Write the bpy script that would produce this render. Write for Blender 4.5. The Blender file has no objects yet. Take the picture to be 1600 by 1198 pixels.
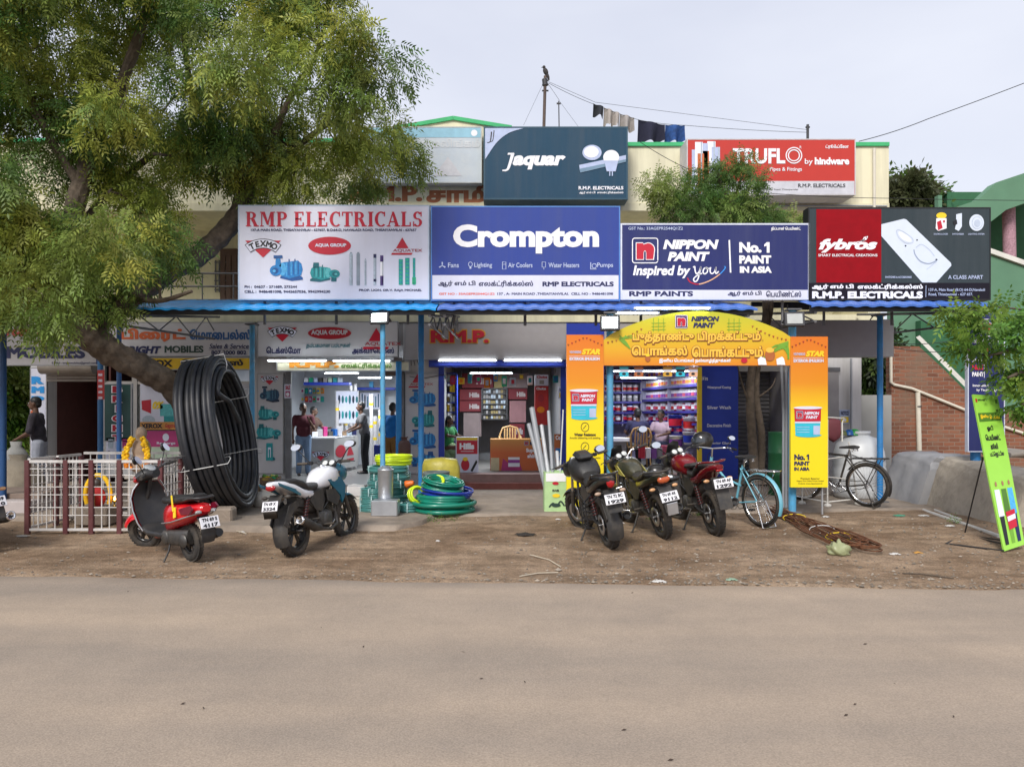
import bpy,math,random
import numpy as np
from mathutils import Vector,Matrix,Euler
from mathutils.geometry import delaunay_2d_cdt,tessellate_polygon
R=math.radians
random.seed(7)
rng=np.random.default_rng(7)
scene=bpy.context.scene
COL=scene.collection
PI=math.pi
# camera
F,U0,V0,EYE=1180.0,780.0,645.0,1.6
cd=bpy.data.cameras.new('camera')
cam=bpy.data.objects.new('camera',cd)
COL.objects.link(cam)
cam.location=(0,0,EYE)
cam.rotation_euler=(R(90),0,0)
cd.sensor_width=36
cd.lens=F/1600*36
cd.shift_x=(800-U0)/1600
cd.shift_y=(V0-599)/1600
cd.clip_start=0.1
cd.clip_end=3000
scene.camera=cam
# world and sun
SUN_EL,SUN_AZ=R(42),R(200)
world=bpy.data.worlds.new('World')
scene.world=world
world.use_nodes=True
nt=world.node_tree
nt.nodes.clear()
sky=nt.nodes.new('ShaderNodeTexSky')
sky.sky_type='NISHITA'
sky.sun_disc=False
sky.sun_elevation=SUN_EL
sky.sun_rotation=SUN_AZ
sky.air_density=1.0
sky.dust_density=3.0
tc=nt.nodes.new('ShaderNodeTexCoord')
mp=nt.nodes.new('ShaderNodeMapping')
mp.inputs['Scale'].default_value=(1.0,1.0,2.6)
nz=nt.nodes.new('ShaderNodeTexNoise')
nz.inputs['Scale'].default_value=1.6
nz.inputs['Detail'].default_value=5
nz.inputs['Roughness'].default_value=0.5
rp=nt.nodes.new('ShaderNodeValToRGB')
rp.color_ramp.elements[0].position=0.30
rp.color_ramp.elements[0].color=(4.25,4.45,5.25,1)
rp.color_ramp.elements[1].position=0.72
rp.color_ramp.elements[1].color=(5.55,5.68,6.25,1)
mx=nt.nodes.new('ShaderNodeMixRGB')
mx.inputs[0].default_value=0.86
bg=nt.nodes.new('ShaderNodeBackground')
bg.inputs['Strength'].default_value=0.1
wo=nt.nodes.new('ShaderNodeOutputWorld')
nt.links.new(tc.outputs['Generated'],mp.inputs[0])
nt.links.new(mp.outputs[0],nz.inputs['Vector'])
nt.links.new(nz.outputs['Fac'],rp.inputs[0])
nt.links.new(sky.outputs[0],mx.inputs[1])
nt.links.new(rp.outputs[0],mx.inputs[2])
nt.links.new(mx.outputs[0],bg.inputs['Color'])
nt.links.new(bg.outputs[0],wo.inputs[0])
sd=bpy.data.lights.new('sun','SUN')
sd.energy=1.9
sd.angle=R(18)
sd.color=(1.0,0.96,0.90)
sun=bpy.data.objects.new('sun',sd)
COL.objects.link(sun)
_d=Vector((math.sin(SUN_AZ)*math.cos(SUN_EL),math.cos(SUN_AZ)*math.cos(SUN_EL),math.sin(SUN_EL)))
sun.rotation_euler=_d.to_track_quat('Z','Y').to_euler()
scene.view_settings.view_transform='Standard'
scene.view_settings.look='None'
scene.view_settings.exposure=0.75
scene.view_settings.gamma=1.0
try:
 scene.cycles.max_bounces=6
 scene.cycles.diffuse_bounces=3
 scene.cycles.use_denoising=True
 scene.cycles.sample_clamp_indirect=4.0
except Exception:
 pass
# helpers
def P(u,v,Y):
 """a point seen at photograph pixel (u, v), at depth Y"""
 return Vector(((u-U0)*Y/F,Y,EYE-(v-V0)*Y/F))
def PX(u,Y):return(u-U0)*Y/F
def PZ(v,Y):return EYE-(v-V0)*Y/F
def G(u,v,z=0.0):
 Y=(EYE-z)*F/(v-V0)
 return Vector(((u-U0)*Y/F,Y,z))
def lin(c):
 c=c/255.0
 return c/12.92 if c<=0.04045 else((c+0.055)/1.055)**2.4
def S(r,g,b,k=1.0):
 return(min(1,lin(r)*k),min(1,lin(g)*k),min(1,lin(b)*k))
MATS={}
def mat(name,col=(0.5,0.5,0.5),rough=0.6,metal=0.0,var=0.12,scale=6.0,bump=0.0,bscale=40.0,island=0.0,spec=0.5,coat=0.0,dirt=None,dirt_amt=0.0,dscale=1.5,streak=False):
 if name in MATS:return MATS[name]
 m=bpy.data.materials.new(name)
 m.use_nodes=True
 t=m.node_tree
 b=t.nodes['Principled BSDF']
 b.inputs['Roughness'].default_value=rough
 b.inputs['Metallic'].default_value=metal
 b.inputs['Specular IOR Level'].default_value=spec
 if coat:b.inputs['Coat Weight'].default_value=coat
 co=t.nodes.new('ShaderNodeTexCoord')
 n=t.nodes.new('ShaderNodeTexNoise')
 n.inputs['Scale'].default_value=scale
 n.inputs['Detail'].default_value=6
 n.inputs['Roughness'].default_value=0.62
 t.links.new(co.outputs['Object'],n.inputs['Vector'])
 r=t.nodes.new('ShaderNodeMapRange')
 r.inputs['From Min'].default_value=0.3
 r.inputs['From Max'].default_value=0.7
 r.inputs['To Min'].default_value=1-var
 r.inputs['To Max'].default_value=1+var
 t.links.new(n.outputs['Fac'],r.inputs['Value'])
 h=t.nodes.new('ShaderNodeHueSaturation')
 h.inputs['Color'].default_value=(*col,1)
 t.links.new(r.outputs[0],h.inputs['Value'])
 out=h.outputs[0]
 if island:
  g=t.nodes.new('ShaderNodeNewGeometry')
  r2=t.nodes.new('ShaderNodeMapRange')
  r2.inputs['To Min'].default_value=1-island
  r2.inputs['To Max'].default_value=1+island
  t.links.new(g.outputs['Random Per Island'],r2.inputs['Value'])
  h2=t.nodes.new('ShaderNodeHueSaturation')
  t.links.new(out,h2.inputs['Color'])
  t.links.new(r2.outputs[0],h2.inputs['Value'])
  out=h2.outputs[0]
 if dirt:
  n2=t.nodes.new('ShaderNodeTexNoise')
  n2.inputs['Scale'].default_value=dscale
  n2.inputs['Detail'].default_value=8
  n2.inputs['Roughness'].default_value=0.7
  if streak:
   ms=t.nodes.new('ShaderNodeMapping')
   ms.inputs['Scale'].default_value=(2.2,2.2,0.16)
   t.links.new(co.outputs['Object'],ms.inputs[0])
   t.links.new(ms.outputs[0],n2.inputs['Vector'])
  else:
   t.links.new(co.outputs['Object'],n2.inputs['Vector'])
  r3=t.nodes.new('ShaderNodeMapRange')
  r3.inputs['From Min'].default_value=0.42
  r3.inputs['From Max'].default_value=0.75
  r3.inputs['To Max'].default_value=dirt_amt
  t.links.new(n2.outputs['Fac'],r3.inputs['Value'])
  mm=t.nodes.new('ShaderNodeMixRGB')
  mm.inputs[2].default_value=(*dirt,1)
  t.links.new(r3.outputs[0],mm.inputs[0])
  t.links.new(out,mm.inputs[1])
  out=mm.outputs[0]
 t.links.new(out,b.inputs['Base Color'])
 if bump:
  n3=t.nodes.new('ShaderNodeTexNoise')
  n3.inputs['Scale'].default_value=bscale
  n3.inputs['Detail'].default_value=5
  t.links.new(co.outputs['Object'],n3.inputs['Vector'])
  bp=t.nodes.new('ShaderNodeBump')
  bp.inputs['Strength'].default_value=bump
  bp.inputs['Distance'].default_value=0.02
  t.links.new(n3.outputs['Fac'],bp.inputs['Height'])
  t.links.new(bp.outputs[0],b.inputs['Normal'])
 MATS[name]=m
 return m
def emat(name,col,strength):
 if name in MATS:return MATS[name]
 m=bpy.data.materials.new(name)
 m.use_nodes=True
 b=m.node_tree.nodes['Principled BSDF']
 b.inputs['Base Color'].default_value=(0.8,0.8,0.8,1)
 b.inputs['Emission Color'].default_value=(*col,1)
 b.inputs['Emission Strength'].default_value=strength
 MATS[name]=m
 return m
def glassmat(name,col=(0.9,0.95,0.95),rough=0.05,alpha=0.25):
 if name in MATS:return MATS[name]
 m=mat(name,col,rough,var=0.02)
 m.node_tree.nodes['Principled BSDF'].inputs['Alpha'].default_value=alpha
 return m
def basis(d):
 d=Vector(d).normalized()
 a=Vector((0,0,1))if abs(d.z)<0.9 else Vector((1,0,0))
 x=a.cross(d).normalized()
 return x,d.cross(x).normalized(),d
class MB:
 """collects shapes; build() links them as ONE mesh object"""
 def __init__(s):s.v=[];s.f=[];s.m=[];s.mats=[];s.sm=[]
 def mi(s,m):
  if m not in s.mats:s.mats.append(m)
  return s.mats.index(m)
 def add(s,vs,fs,m,smooth=False):
  o=len(s.v);k=s.mi(m)
  s.v+=[tuple(v)for v in vs]
  for f in fs:
   s.f.append([i+o for i in f]);s.m.append(k);s.sm.append(smooth)
 def box(s,c,d,m,rot=None,bev=0.0):
  x,y,z=d[0]/2,d[1]/2,d[2]/2
  c=Vector(c)
  if bev<=0:
   vs=[Vector((i*x,j*y,k*z))for i in(-1,1)for j in(-1,1)for k in(-1,1)]
   fs=[(0,1,3,2),(4,6,7,5),(0,4,5,1),(2,3,7,6),(0,2,6,4),(1,5,7,3)]
  else:
   b=min(bev,x*.9,y*.9,z*.9)
   vs=[];idx={}
   for i in(-1,1):
    for j in(-1,1):
     for k in(-1,1):
      for a in range(3):
       p=[i*(x-b),j*(y-b),k*(z-b)]
       p[a]=(i*x,j*y,k*z)[a]
       idx[(i,j,k,a)]=len(vs);vs.append(Vector(p))
   fs=[]
   for a in range(3):
    o1,o2=[q for q in range(3)if q!=a]
    for sg in(-1,1):
     q=[]
     for(p1,p2)in((-1,-1),(1,-1),(1,1),(-1,1)):
      t=[0,0,0];t[a]=sg;t[o1]=p1;t[o2]=p2
      q.append(idx[(*t,a)])
     fs.append(tuple(q))
   for a in range(3):
    o1,o2=[q for q in range(3)if q!=a]
    for p1 in(-1,1):
     for p2 in(-1,1):
      t0=[0,0,0];t0[o1]=p1;t0[o2]=p2
      ta=list(t0);ta[a]=-1;tb=list(t0);tb[a]=1
      fs.append((idx[(*ta,o1)],idx[(*tb,o1)],idx[(*tb,o2)],idx[(*ta,o2)]))
   for i in(-1,1):
    for j in(-1,1):
     for k in(-1,1):
      fs.append(tuple(idx[(i,j,k,a)]for a in range(3)))
  if rot is not None:
   M=rot if isinstance(rot,Matrix)else Euler(rot).to_matrix()
   vs=[M@v for v in vs]
  s.add([c+v for v in vs],fs,m)
  return s
 def quad(s,a,b,c,d,m):s.add([a,b,c,d],[(0,1,2,3)],m);return s
 def cyl(s,p,q,r,m,r2=None,n=14,cap=True,smooth=True):
  p,q=Vector(p),Vector(q)
  r2=r if r2 is None else r2
  x,y,d=basis(q-p)
  vs=[]
  for(c,rr)in((p,r),(q,r2)):
   for i in range(n):
    a=2*PI*i/n
    vs.append(c+x*(math.cos(a)*rr)+y*(math.sin(a)*rr))
  s.add(vs,[(i,(i+1)%n,n+(i+1)%n,n+i)for i in range(n)],m,smooth)
  if cap:
   s.add(vs,[tuple(range(n-1,-1,-1)),tuple(range(n,2*n))],m)
  return s
 def tube(s,pts,r,m,n=8,closed=False,cap=True,fis=0.0):
  pts=[Vector(p)for p in pts]
  N=len(pts)
  rs=r if isinstance(r,(list,tuple))else[r]*N
  vs=[]
  px=None
  for i,p in enumerate(pts):
   if closed:d=pts[(i+1)%N]-pts[i-1]
   else:d=pts[min(i+1,N-1)]-pts[max(i-1,0)]
   if d.length<1e-9:d=Vector((0,0,1))
   d.normalize()
   if px is None:x,y,_=basis(d)
   else:
    x=(px-d*px.dot(d))
    if x.length<1e-6:x,y,_=basis(d)
    x.normalize();y=d.cross(x)
   px=x
   for k in range(n):
    a=2*PI*k/n
    q=rs[i]*(1+fis*(math.sin(3*a+i*.22)+.8*math.sin(8*a-i*.31)+.7*math.sin(11*a+1.2*math.sin(i*.4))+.25*math.sin(i*.7+2*a))/2)if fis else rs[i]
    vs.append(p+x*(math.cos(a)*q)+y*(math.sin(a)*q))
  fs=[]
  for i in range(N if closed else N-1):
   j=(i+1)%N
   for k in range(n):
    fs.append((i*n+k,i*n+(k+1)%n,j*n+(k+1)%n,j*n+k))
  s.add(vs,fs,m,True)
  if cap and not closed:
   s.add(vs,[tuple(range(n-1,-1,-1)),tuple(range((N-1)*n,N*n))],m)
  return s
 def ell(s,c,r,m,n=14,k=9,rot=None):
  c=Vector(c)
  if not isinstance(r,(list,tuple)):r=(r,r,r)
  M=None if rot is None else(rot if isinstance(rot,Matrix)else Euler(rot).to_matrix())
  vs=[]
  for j in range(1,k):
   t=PI*j/k
   for i in range(n):
    a=2*PI*i/n
    vs.append(Vector((math.sin(t)*math.cos(a)*r[0],math.sin(t)*math.sin(a)*r[1],math.cos(t)*r[2])))
  vs.append(Vector((0,0,r[2])));vs.append(Vector((0,0,-r[2])))
  fs=[]
  for j in range(k-2):
   for i in range(n):
    fs.append((j*n+i,(j+1)*n+i,(j+1)*n+(i+1)%n,j*n+(i+1)%n))
  top=(k-1)*n
  for i in range(n):
   fs.append((top,i,(i+1)%n))
   fs.append((top+1,(k-2)*n+(i+1)%n,(k-2)*n+i))
  if M:vs=[M@v for v in vs]
  s.add([c+v for v in vs],fs,m,True)
  return s
 def lathe(s,prof,c,m,axis='z',n=24,closed=False,arc=2*PI,a0=0.0,smooth=True):
  """prof: list of (radius, height along axis)"""
  c=Vector(c)
  full=abs(arc-2*PI)<1e-6
  na=n if full else n+1
  vs=[]
  ax=axis if isinstance(axis,str)else None
  if ax is None:X,Yv,D=basis(axis)
  else:
   D={'x':Vector((1,0,0)),'y':Vector((0,1,0)),'z':Vector((0,0,1))}[ax]
   X={'x':Vector((0,1,0)),'y':Vector((0,0,1)),'z':Vector((1,0,0))}[ax]
   Yv=D.cross(X)
  for i in range(na):
   a=a0+arc*i/n
   e=X*math.cos(a)+Yv*math.sin(a)
   for(r,h)in prof:vs.append(c+e*r+D*h)
  k=len(prof)
  fs=[]
  for i in range(n):
   j=(i+1)%na
   for q in range(k if closed else k-1):
    w=(q+1)%k
    fs.append((i*k+q,j*k+q,j*k+w,i*k+w))
  s.add(vs,fs,m,smooth)
  return s
 def prism(s,poly,origin,ex,ey,depth,m,smooth=False):
  """poly (a, b) in plane origin + a*ex + b*ey, extruded by depth along ex x ey"""
  o,ex,ey=Vector(origin),Vector(ex),Vector(ey)
  nn=ex.cross(ey).normalized()*depth
  A=[o+ex*a+ey*b for a,b in poly]
  n=len(A)
  tris=tessellate_polygon([A])
  vs=A+[p+nn for p in A]
  fs=[tuple(t)for t in tris]+[tuple(i+n for i in reversed(t))for t in tris]
  fs+=[(i,(i+1)%n,n+(i+1)%n,n+i)for i in range(n)]
  s.add(vs,fs,m,smooth)
  return s
 def loft(s,secs,m,n=16,p=2.4,cap=True,axis='x'):
  """sections (centre, half width, half height[, power]) strung along x; superellipse in the y-z plane"""
  vs=[]
  for sec in secs:
   c,w,h=sec[:3]
   pw=sec[3]if len(sec)>3 else p
   for i in range(n):
    a=2*PI*i/n
    ca,sa=math.cos(a),math.sin(a)
    yy=w*math.copysign(abs(ca)**(2/pw),ca)
    zz=h*math.copysign(abs(sa)**(2/pw),sa)
    if axis=='x':vs.append((c[0],c[1]+yy,c[2]+zz))
    elif axis=='y':vs.append((c[0]+yy,c[1],c[2]+zz))
    else:vs.append((c[0]+yy,c[1]+zz,c[2]))
  N=len(secs)
  fs=[(i*n+k,i*n+(k+1)%n,(i+1)*n+(k+1)%n,(i+1)*n+k)for i in range(N-1)for k in range(n)]
  s.add(vs,fs,m,True)
  if cap:s.add(vs,[tuple(range(n-1,-1,-1)),tuple(range((N-1)*n,N*n))],m)
  return s
 def xform(s,M,start=0):
  s.v=s.v[:start]+[tuple(M@Vector(v))for v in s.v[start:]]
  return s
 def mesh(s,name):
  me=bpy.data.meshes.new(name)
  me.from_pydata(s.v,[],s.f)
  for m in s.mats:me.materials.append(m)
  me.polygons.foreach_set('material_index',s.m)
  me.polygons.foreach_set('use_smooth',s.sm)
  me.update()
  return me
 def build(s,name,parent=None,kind=None,local=False):
  """verts are in world space unless the top thing is a local-space one"""
  if parent is not None and not local:
   top=parent
   while top.parent:top=top.parent
   if not top.get('loc_space'):
    L=top.location
    s.v=[(v[0]-L.x,v[1]-L.y,v[2]-L.z)for v in s.v]
  o=bpy.data.objects.new(name,s.mesh(name))
  COL.objects.link(o)
  if parent is not None:o.parent=parent
  if kind:o['kind']=kind
  return o
def thing(name,label,cat,loc=(0,0,0),rot=None,group=None,local=False):
 o=bpy.data.objects.new(name,None)
 o.empty_display_size=0.1
 COL.objects.link(o)
 o.location=loc
 if rot:o.rotation_euler=rot
 o['label']=label;o['category']=cat
 if group:o['group']=group
 if local:o['loc_space']=1
 return o
def tag(o,label,cat,group=None):
 o['label']=label;o['category']=cat
 if group:o['group']=group
 return o
def recentre(o,base=None):
 """move a single-mesh thing's origin to its base"""
 me=o.data
 co=np.empty(len(me.vertices)*3);me.vertices.foreach_get('co',co);co=co.reshape(-1,3)
 c=np.array([(co[:,0].min()+co[:,0].max())/2,(co[:,1].min()+co[:,1].max())/2,co[:,2].min()])if base is None else np.array(base)
 me.vertices.foreach_set('co',(co-c).ravel())
 me.update()
 o.location=c
 return o
def single(mb,name,label,cat,group=None):
 return recentre(tag(mb.build(name),label,cat,group))
def copy_tree(o,parent=None):
 c=o.copy();COL.objects.link(c)
 c.parent=parent
 for ch in list(o.children):copy_tree(ch,c)
 return c
def remeshed(mb,name,voxel=0.012,smooth=4):
 """fuse a set of closed shapes into one continuous surface"""
 me=mb.mesh(name)
 o=bpy.data.objects.new(name,me)
 COL.objects.link(o)
 md=o.modifiers.new('r','REMESH');md.mode='VOXEL';md.voxel_size=voxel;md.use_smooth_shade=True
 ms=o.modifiers.new('s','SMOOTH');ms.iterations=smooth;ms.factor=0.5
 dg=bpy.context.evaluated_depsgraph_get()
 new=bpy.data.meshes.new_from_object(o.evaluated_get(dg))
 new.name=name
 bpy.data.objects.remove(o);bpy.data.meshes.remove(me)
 new.materials.clear()
 for m in mb.mats:new.materials.append(m)
 new.polygons.foreach_set('use_smooth',[True]*len(new.polygons))
 new.polygons.foreach_set('material_index',[0]*len(new.polygons))
 return new
# lettering
_gcache={}
def outline(text):
 """contours of a line of text, laid out from x = 0 on the base line"""
 if text in _gcache:return _gcache[text]
 c=bpy.data.curves.new('t','FONT')
 c.body=text;c.size=1.0;c.resolution_u=4;c.fill_mode='NONE'
 o=bpy.data.objects.new('t',c);COL.objects.link(o)
 dg=bpy.context.evaluated_depsgraph_get()
 me=bpy.data.meshes.new_from_object(o.evaluated_get(dg))
 vs=[(v.co.x,v.co.y)for v in me.vertices]
 adj={}
 for e in me.edges:
  a,b=e.vertices
  adj.setdefault(a,[]).append(b);adj.setdefault(b,[]).append(a)
 seen=set();loops=[]
 for i in range(len(vs)):
  if i in seen or i not in adj:continue
  lp=[i];seen.add(i);cur=i
  while True:
   nx=[j for j in adj[cur]if j not in seen]
   if not nx:break
   if len(lp)==1 and(i+1)in nx:cur=i+1
   else:cur=nx[0]
   seen.add(cur);lp.append(cur)
  if len(lp)>2:loops.append([vs[j]for j in lp])
 bpy.data.objects.remove(o);bpy.data.curves.remove(c);bpy.data.meshes.remove(me)
 _gcache[text]=loops
 return loops
def area(l):return sum(l[i-1][0]*l[i][1]-l[i][0]*l[i-1][1]for i in range(len(l)))/2
def grow(l,off):
 out=[];n=len(l)
 for i in range(n):
  a,b,c=Vector(l[i-1]),Vector(l[i]),Vector(l[(i+1)%n])
  d1=(b-a);d2=(c-b)
  if d1.length<1e-7 or d2.length<1e-7:out.append(l[i]);continue
  d1.normalize();d2.normalize()
  n1=Vector((-d1.y,d1.x));n2=Vector((-d2.y,d2.x))
  k=n1+n2
  q=max(0.35,1+n1.dot(n2))
  p=b+k*(off/q)
  out.append((p.x,p.y))
 return out
_fcache={}
def glyphs(text,bold=0.0):
 key=(text,bold)
 if key in _fcache:return _fcache[key]
 loops=outline(text)
 if not loops:return[],[]
 big=max(loops,key=lambda l:abs(area(l)))
 sg=1 if area(big)>0 else-1
 if bold:loops=[grow(l,-bold*sg)for l in loops]
 bb=sorted(((min(p[0]for p in l),max(p[0]for p in l),l)for l in loops),key=lambda t:t[0])
 groups=[];hi=-1e9
 for lo,h,l in bb:
  if lo>hi+1e-4:groups.append([])
  groups[-1].append(l);hi=max(hi,h)if len(groups[-1])>1 else h
 V=[];Fc=[]
 for g in groups:
  pts=[];edges=[]
  for l in g:
   o=len(pts)
   pts+=[Vector(p)for p in l]
   edges+=[(o+i,o+(i+1)%len(l))for i in range(len(l))]
  rv,re,rf,_,_,_=delaunay_2d_cdt(pts,edges,[],0,1e-5)
  segs=np.array([[*l[i],*l[(i+1)%len(l)]]for l in g for i in range(len(l))])
  o=len(V)
  V+=[(p.x,p.y)for p in rv]
  for f in rf:
   cx=sum(rv[i].x for i in f)/len(f);cy=sum(rv[i].y for i in f)/len(f)
   x1,y1,x2,y2=segs.T
   up=(y1<=cy)&(y2>cy);dn=(y1>cy)&(y2<=cy)
   with np.errstate(divide='ignore',invalid='ignore'):
    xi=x1+(cy-y1)/(y2-y1)*(x2-x1)
   w=int(np.sum(up&(xi>cx)))-int(np.sum(dn&(xi>cx)))
   if w*sg>0:Fc.append([i+o for i in f])
 _fcache[key]=(V,Fc)
 return V,Fc
def tamil(s):
 """put the left-standing vowel signs where they are seen"""
 out=[]
 for ch in s:
  if ch in '\u0bc6\u0bc7\u0bc8':out.insert(len(out)-1,ch)
  elif ch=='\u0bca':out.insert(len(out)-1,'\u0bc6');out.append('\u0bbe')
  elif ch=='\u0bcb':out.insert(len(out)-1,'\u0bc7');out.append('\u0bbe')
  else:out.append(ch)
 return ''.join(out)
def write(mb,text,u0,u1,v0,v1,Y,m,bold=0.0,shear=0.0,fit='box',place=None,ref=None):
 """letters whose ink fills pixels u0..u1 across and v0 (top) .. v1 (foot); place maps (u, v) to space"""
 if any('\u0b80'<=c<='\u0bff' for c in text):text=tamil(text)
 V,Fc=glyphs(text,bold)
 if not V:return
 V=[(x+shear*y,y)for x,y in V]
 used={i for f in Fc for i in f}
 if not used:return
 xs=[V[i][0]for i in used];ys=[V[i][1]for i in used]
 x0,x1=min(xs),max(xs)
 if ref is None:y0,y1=min(ys),max(ys)
 else:y0,y1=ref
 pl=place or(lambda u,v:P(u,v,Y))
 sx=(u1-u0)/(x1-x0)
 sy=(v1-v0)/max(1e-6,y1-y0)
 if fit=='left':sx=sy*1.0
 vs=[pl(u0+(x-x0)*sx,v1-(y-y0)*sy)for x,y in V]
 mb.add(vs,Fc,m)
CAP=(0.0,0.7)
def flat(mb,poly,Y,m,place=None):
 """a filled flat shape given by pixel corners"""
 pl=place or(lambda u,v:P(u,v,Y))
 A=[pl(u,v)for u,v in poly]
 tr=tessellate_polygon([[Vector((u,v,0))for u,v in poly]])
 mb.add(A,[tuple(t)for t in tr],m)
def rect(u0,v0,u1,v1):return[(u0,v0),(u1,v0),(u1,v1),(u0,v1)]
def disc(u,v,ru,rv,n=28,a0=0,a1=360):return[(u+ru*math.cos(R(a0+(a1-a0)*i/n)),v+rv*math.sin(R(a0+(a1-a0)*i/n)))for i in range(n+(0 if a1-a0==360 else 1))]
def stroke(mb,pts,w,Y,m,place=None):
 """a drawn line of pixel width w (number or one per point)"""
 pl=place or(lambda u,v:P(u,v,Y))
 ws=w if isinstance(w,(list,tuple))else[w]*len(pts)
 L=[];Rr=[]
 for i,p in enumerate(pts):
  a=Vector(pts[max(0,i-1)]);b=Vector(pts[min(len(pts)-1,i+1)])
  d=(b-a)
  if d.length<1e-9:d=Vector((1,0))
  d.normalize();n=Vector((-d.y,d.x))*ws[i]/2
  L.append(pl(p[0]+n.x,p[1]+n.y));Rr.append(pl(p[0]-n.x,p[1]-n.y))
 k=len(pts)
 mb.add(L+Rr,[(i,i+1,k+i+1,k+i)for i in range(k-1)],m)
def serif_letter(ch):
 T,t,s=0.20,0.085,0.07
 def bar(x0,x1,y0,y1):return[(x0,y0),(x1,y0),(x1,y1),(x0,y1)]
 def arc(cx,cy,rx,ry,wx,wy,a0,a1,n=14):
  o=[(cx+rx*math.cos(R(a0+(a1-a0)*i/n)),cy+ry*math.sin(R(a0+(a1-a0)*i/n)))for i in range(n+1)]
  q=[(cx+(rx-wx)*math.cos(R(a0+(a1-a0)*i/n)),cy+(ry-wy)*math.sin(R(a0+(a1-a0)*i/n)))for i in range(n,-1,-1)]
  return o+q
 def stem(x,y0=0,y1=1,w=T):return[bar(x,x+w,y0,y1),bar(x-s,x+w+s,y0,y0+t*.8),bar(x-s,x+w+s,y1-t*.8,y1)]
 if ch=='I':return stem(s),T+2*s
 if ch=='L':return stem(s)+[bar(s,.62,0,t),bar(.54,.62,0,.3)],.66
 if ch=='E':return stem(s)+[bar(s,.62,0,t),bar(.54,.62,0,.28),bar(s,.6,1-t,1),bar(.52,.6,.75,1),bar(s,.46,.47,.47+t),bar(.4,.46,.38,.64)],.68
 if ch=='T':return[bar(.24,.24+T,0,1),bar(.15,.53,0,t*.8),bar(0,.68,1-t,1),bar(0,.075,.72,1),bar(.605,.68,.72,1)],.68
 if ch=='P':return stem(s)+[arc(.36,.73,.3,.27,.19,.085,-90,90),bar(s,.37,1-t,1),bar(s,.37,.46,.46+t)],.7
 if ch=='R':return stem(s)+[arc(.34,.75,.3,.25,.19,.085,-90,90),bar(s,.36,1-t,1),bar(s,.36,.5,.5+t),[(.32,.52),(.54,.52),(.74,.06),(.52,.06)],bar(.5,.82,0,t)],.83
 if ch=='M':return[bar(.07,.14,0,1),bar(0,.24,0,t*.8),bar(0,.2,1-t*.8,1),[(.09,1),(.30,1),(.56,.12),(.42,.12)],[(.42,.12),(.52,.12),(.74,1),(.66,1)],bar(.66,.66+T,0,1),bar(.58,.95,0,t*.8),bar(.70,.95,1-t*.8,1)],.97
 if ch=='A':return[[(.06,0),(.13,0),(.41,.95),(.33,.95)],[(.30,1),(.45,1),(.76,0),(.54,0)],bar(.2,.58,.28,.28+t),bar(-.02,.23,0,t*.8),bar(.46,.84,0,t*.8)],.82
 if ch=='C':return[arc(.42,.5,.40,.52,.2,.09,52,312,22),bar(.60,.67,.68,1.0)],.72
 if ch=='S':return[arc(.31,.745,.27,.275,.17,.09,25,270,14),arc(.31,.275,.29,.295,.18,.09,-205+50,90,16),bar(.5,.57,.68,1.0),bar(.03,.1,0,.34)],.66
 return[],.34
def serif(mb,text,u0,u1,v0,v1,Y,m,place=None):
 x=0;polys=[]
 for ch in text:
  pl,w=serif_letter(ch)
  for k,p in enumerate(pl):polys.append(([(x+a,b)for a,b in p]))
  x+=w+(.07 if ch!=' ' else 0)
 x-=.07
 for k,p in enumerate(polys):
  q=[(u0+a*(u1-u0)/x,v1-b*(v1-v0))for a,b in p]
  flat(mb,q,Y-0.0001*(k%7),m,place)
# common materials
CREAM=mat('cream_wall_paint',(0.70,0.66,0.46),0.85,var=0.07,scale=1.2,dirt=(0.34,0.31,0.22),dirt_amt=0.5,dscale=1.1,streak=True)
CREAM2=mat('cream_parapet_paint',(0.76,0.72,0.52),0.85,var=0.06,scale=1.0,dirt=(0.36,0.33,0.24),dirt_amt=0.6,dscale=1.2,streak=True)
GREENCAP=mat('green_trim_paint',(0.05,0.42,0.16),0.7,var=0.1)
WHITEW=mat('white_wall_paint',(0.62,0.61,0.61),0.8,var=0.06,scale=2,dirt=(0.33,0.31,0.28),dirt_amt=0.6,streak=True)
GREYW=mat('grey_wall_paint',(0.36,0.34,0.34),0.85,var=0.1,scale=2,dirt=(0.18,0.17,0.16),dirt_amt=0.5)
DARKW=mat('dark_interior_paint',(0.07,0.07,0.075),0.8,var=0.15)
MAROONW=mat('maroon_interior_paint',(0.11,0.035,0.03),0.7,var=0.15)
CONC=mat('worn_concrete',(0.30,0.245,0.195),0.92,var=0.25,scale=3.5,bump=0.5,bscale=30,dirt=(0.13,0.10,0.075),dirt_amt=0.7,dscale=1.2)
BLUEP=mat('blue_post_paint',(0.02,0.22,0.56),0.5,var=0.12,scale=14,dirt=(0.10,0.16,0.24),dirt_amt=0.6,dscale=5)
LBLUE=mat('sky_blue_post_paint',(0.08,0.36,0.62),0.5,var=0.12,scale=14,dirt=(0.18,0.24,0.28),dirt_amt=0.7,dscale=5)
ROYAL=mat('royal_blue_paint',(0.01,0.035,0.34),0.5,var=0.08)
STEEL=mat('dull_grey_steel',(0.17,0.17,0.18),0.55,0.4,var=0.2)
DSTEEL=mat('dark_steel',(0.05,0.05,0.055),0.5,0.4,var=0.2)
GALV=mat('galvanised_tin',(0.55,0.57,0.60),0.38,0.8,var=0.12,scale=5)
BLACK=mat('black_plastic',(0.015,0.015,0.017),0.45,var=0.1)
WHITE=mat('white_print',(0.84,0.84,0.88),0.45,var=0.02)
NAVYT=mat('navy_print',(0.012,0.016,0.08),0.5,var=0.02)
REDT=mat('red_print',(0.50,0.008,0.03),0.5,var=0.03)
BLKT=mat('black_print',(0.012,0.012,0.016),0.5,var=0.02)
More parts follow.
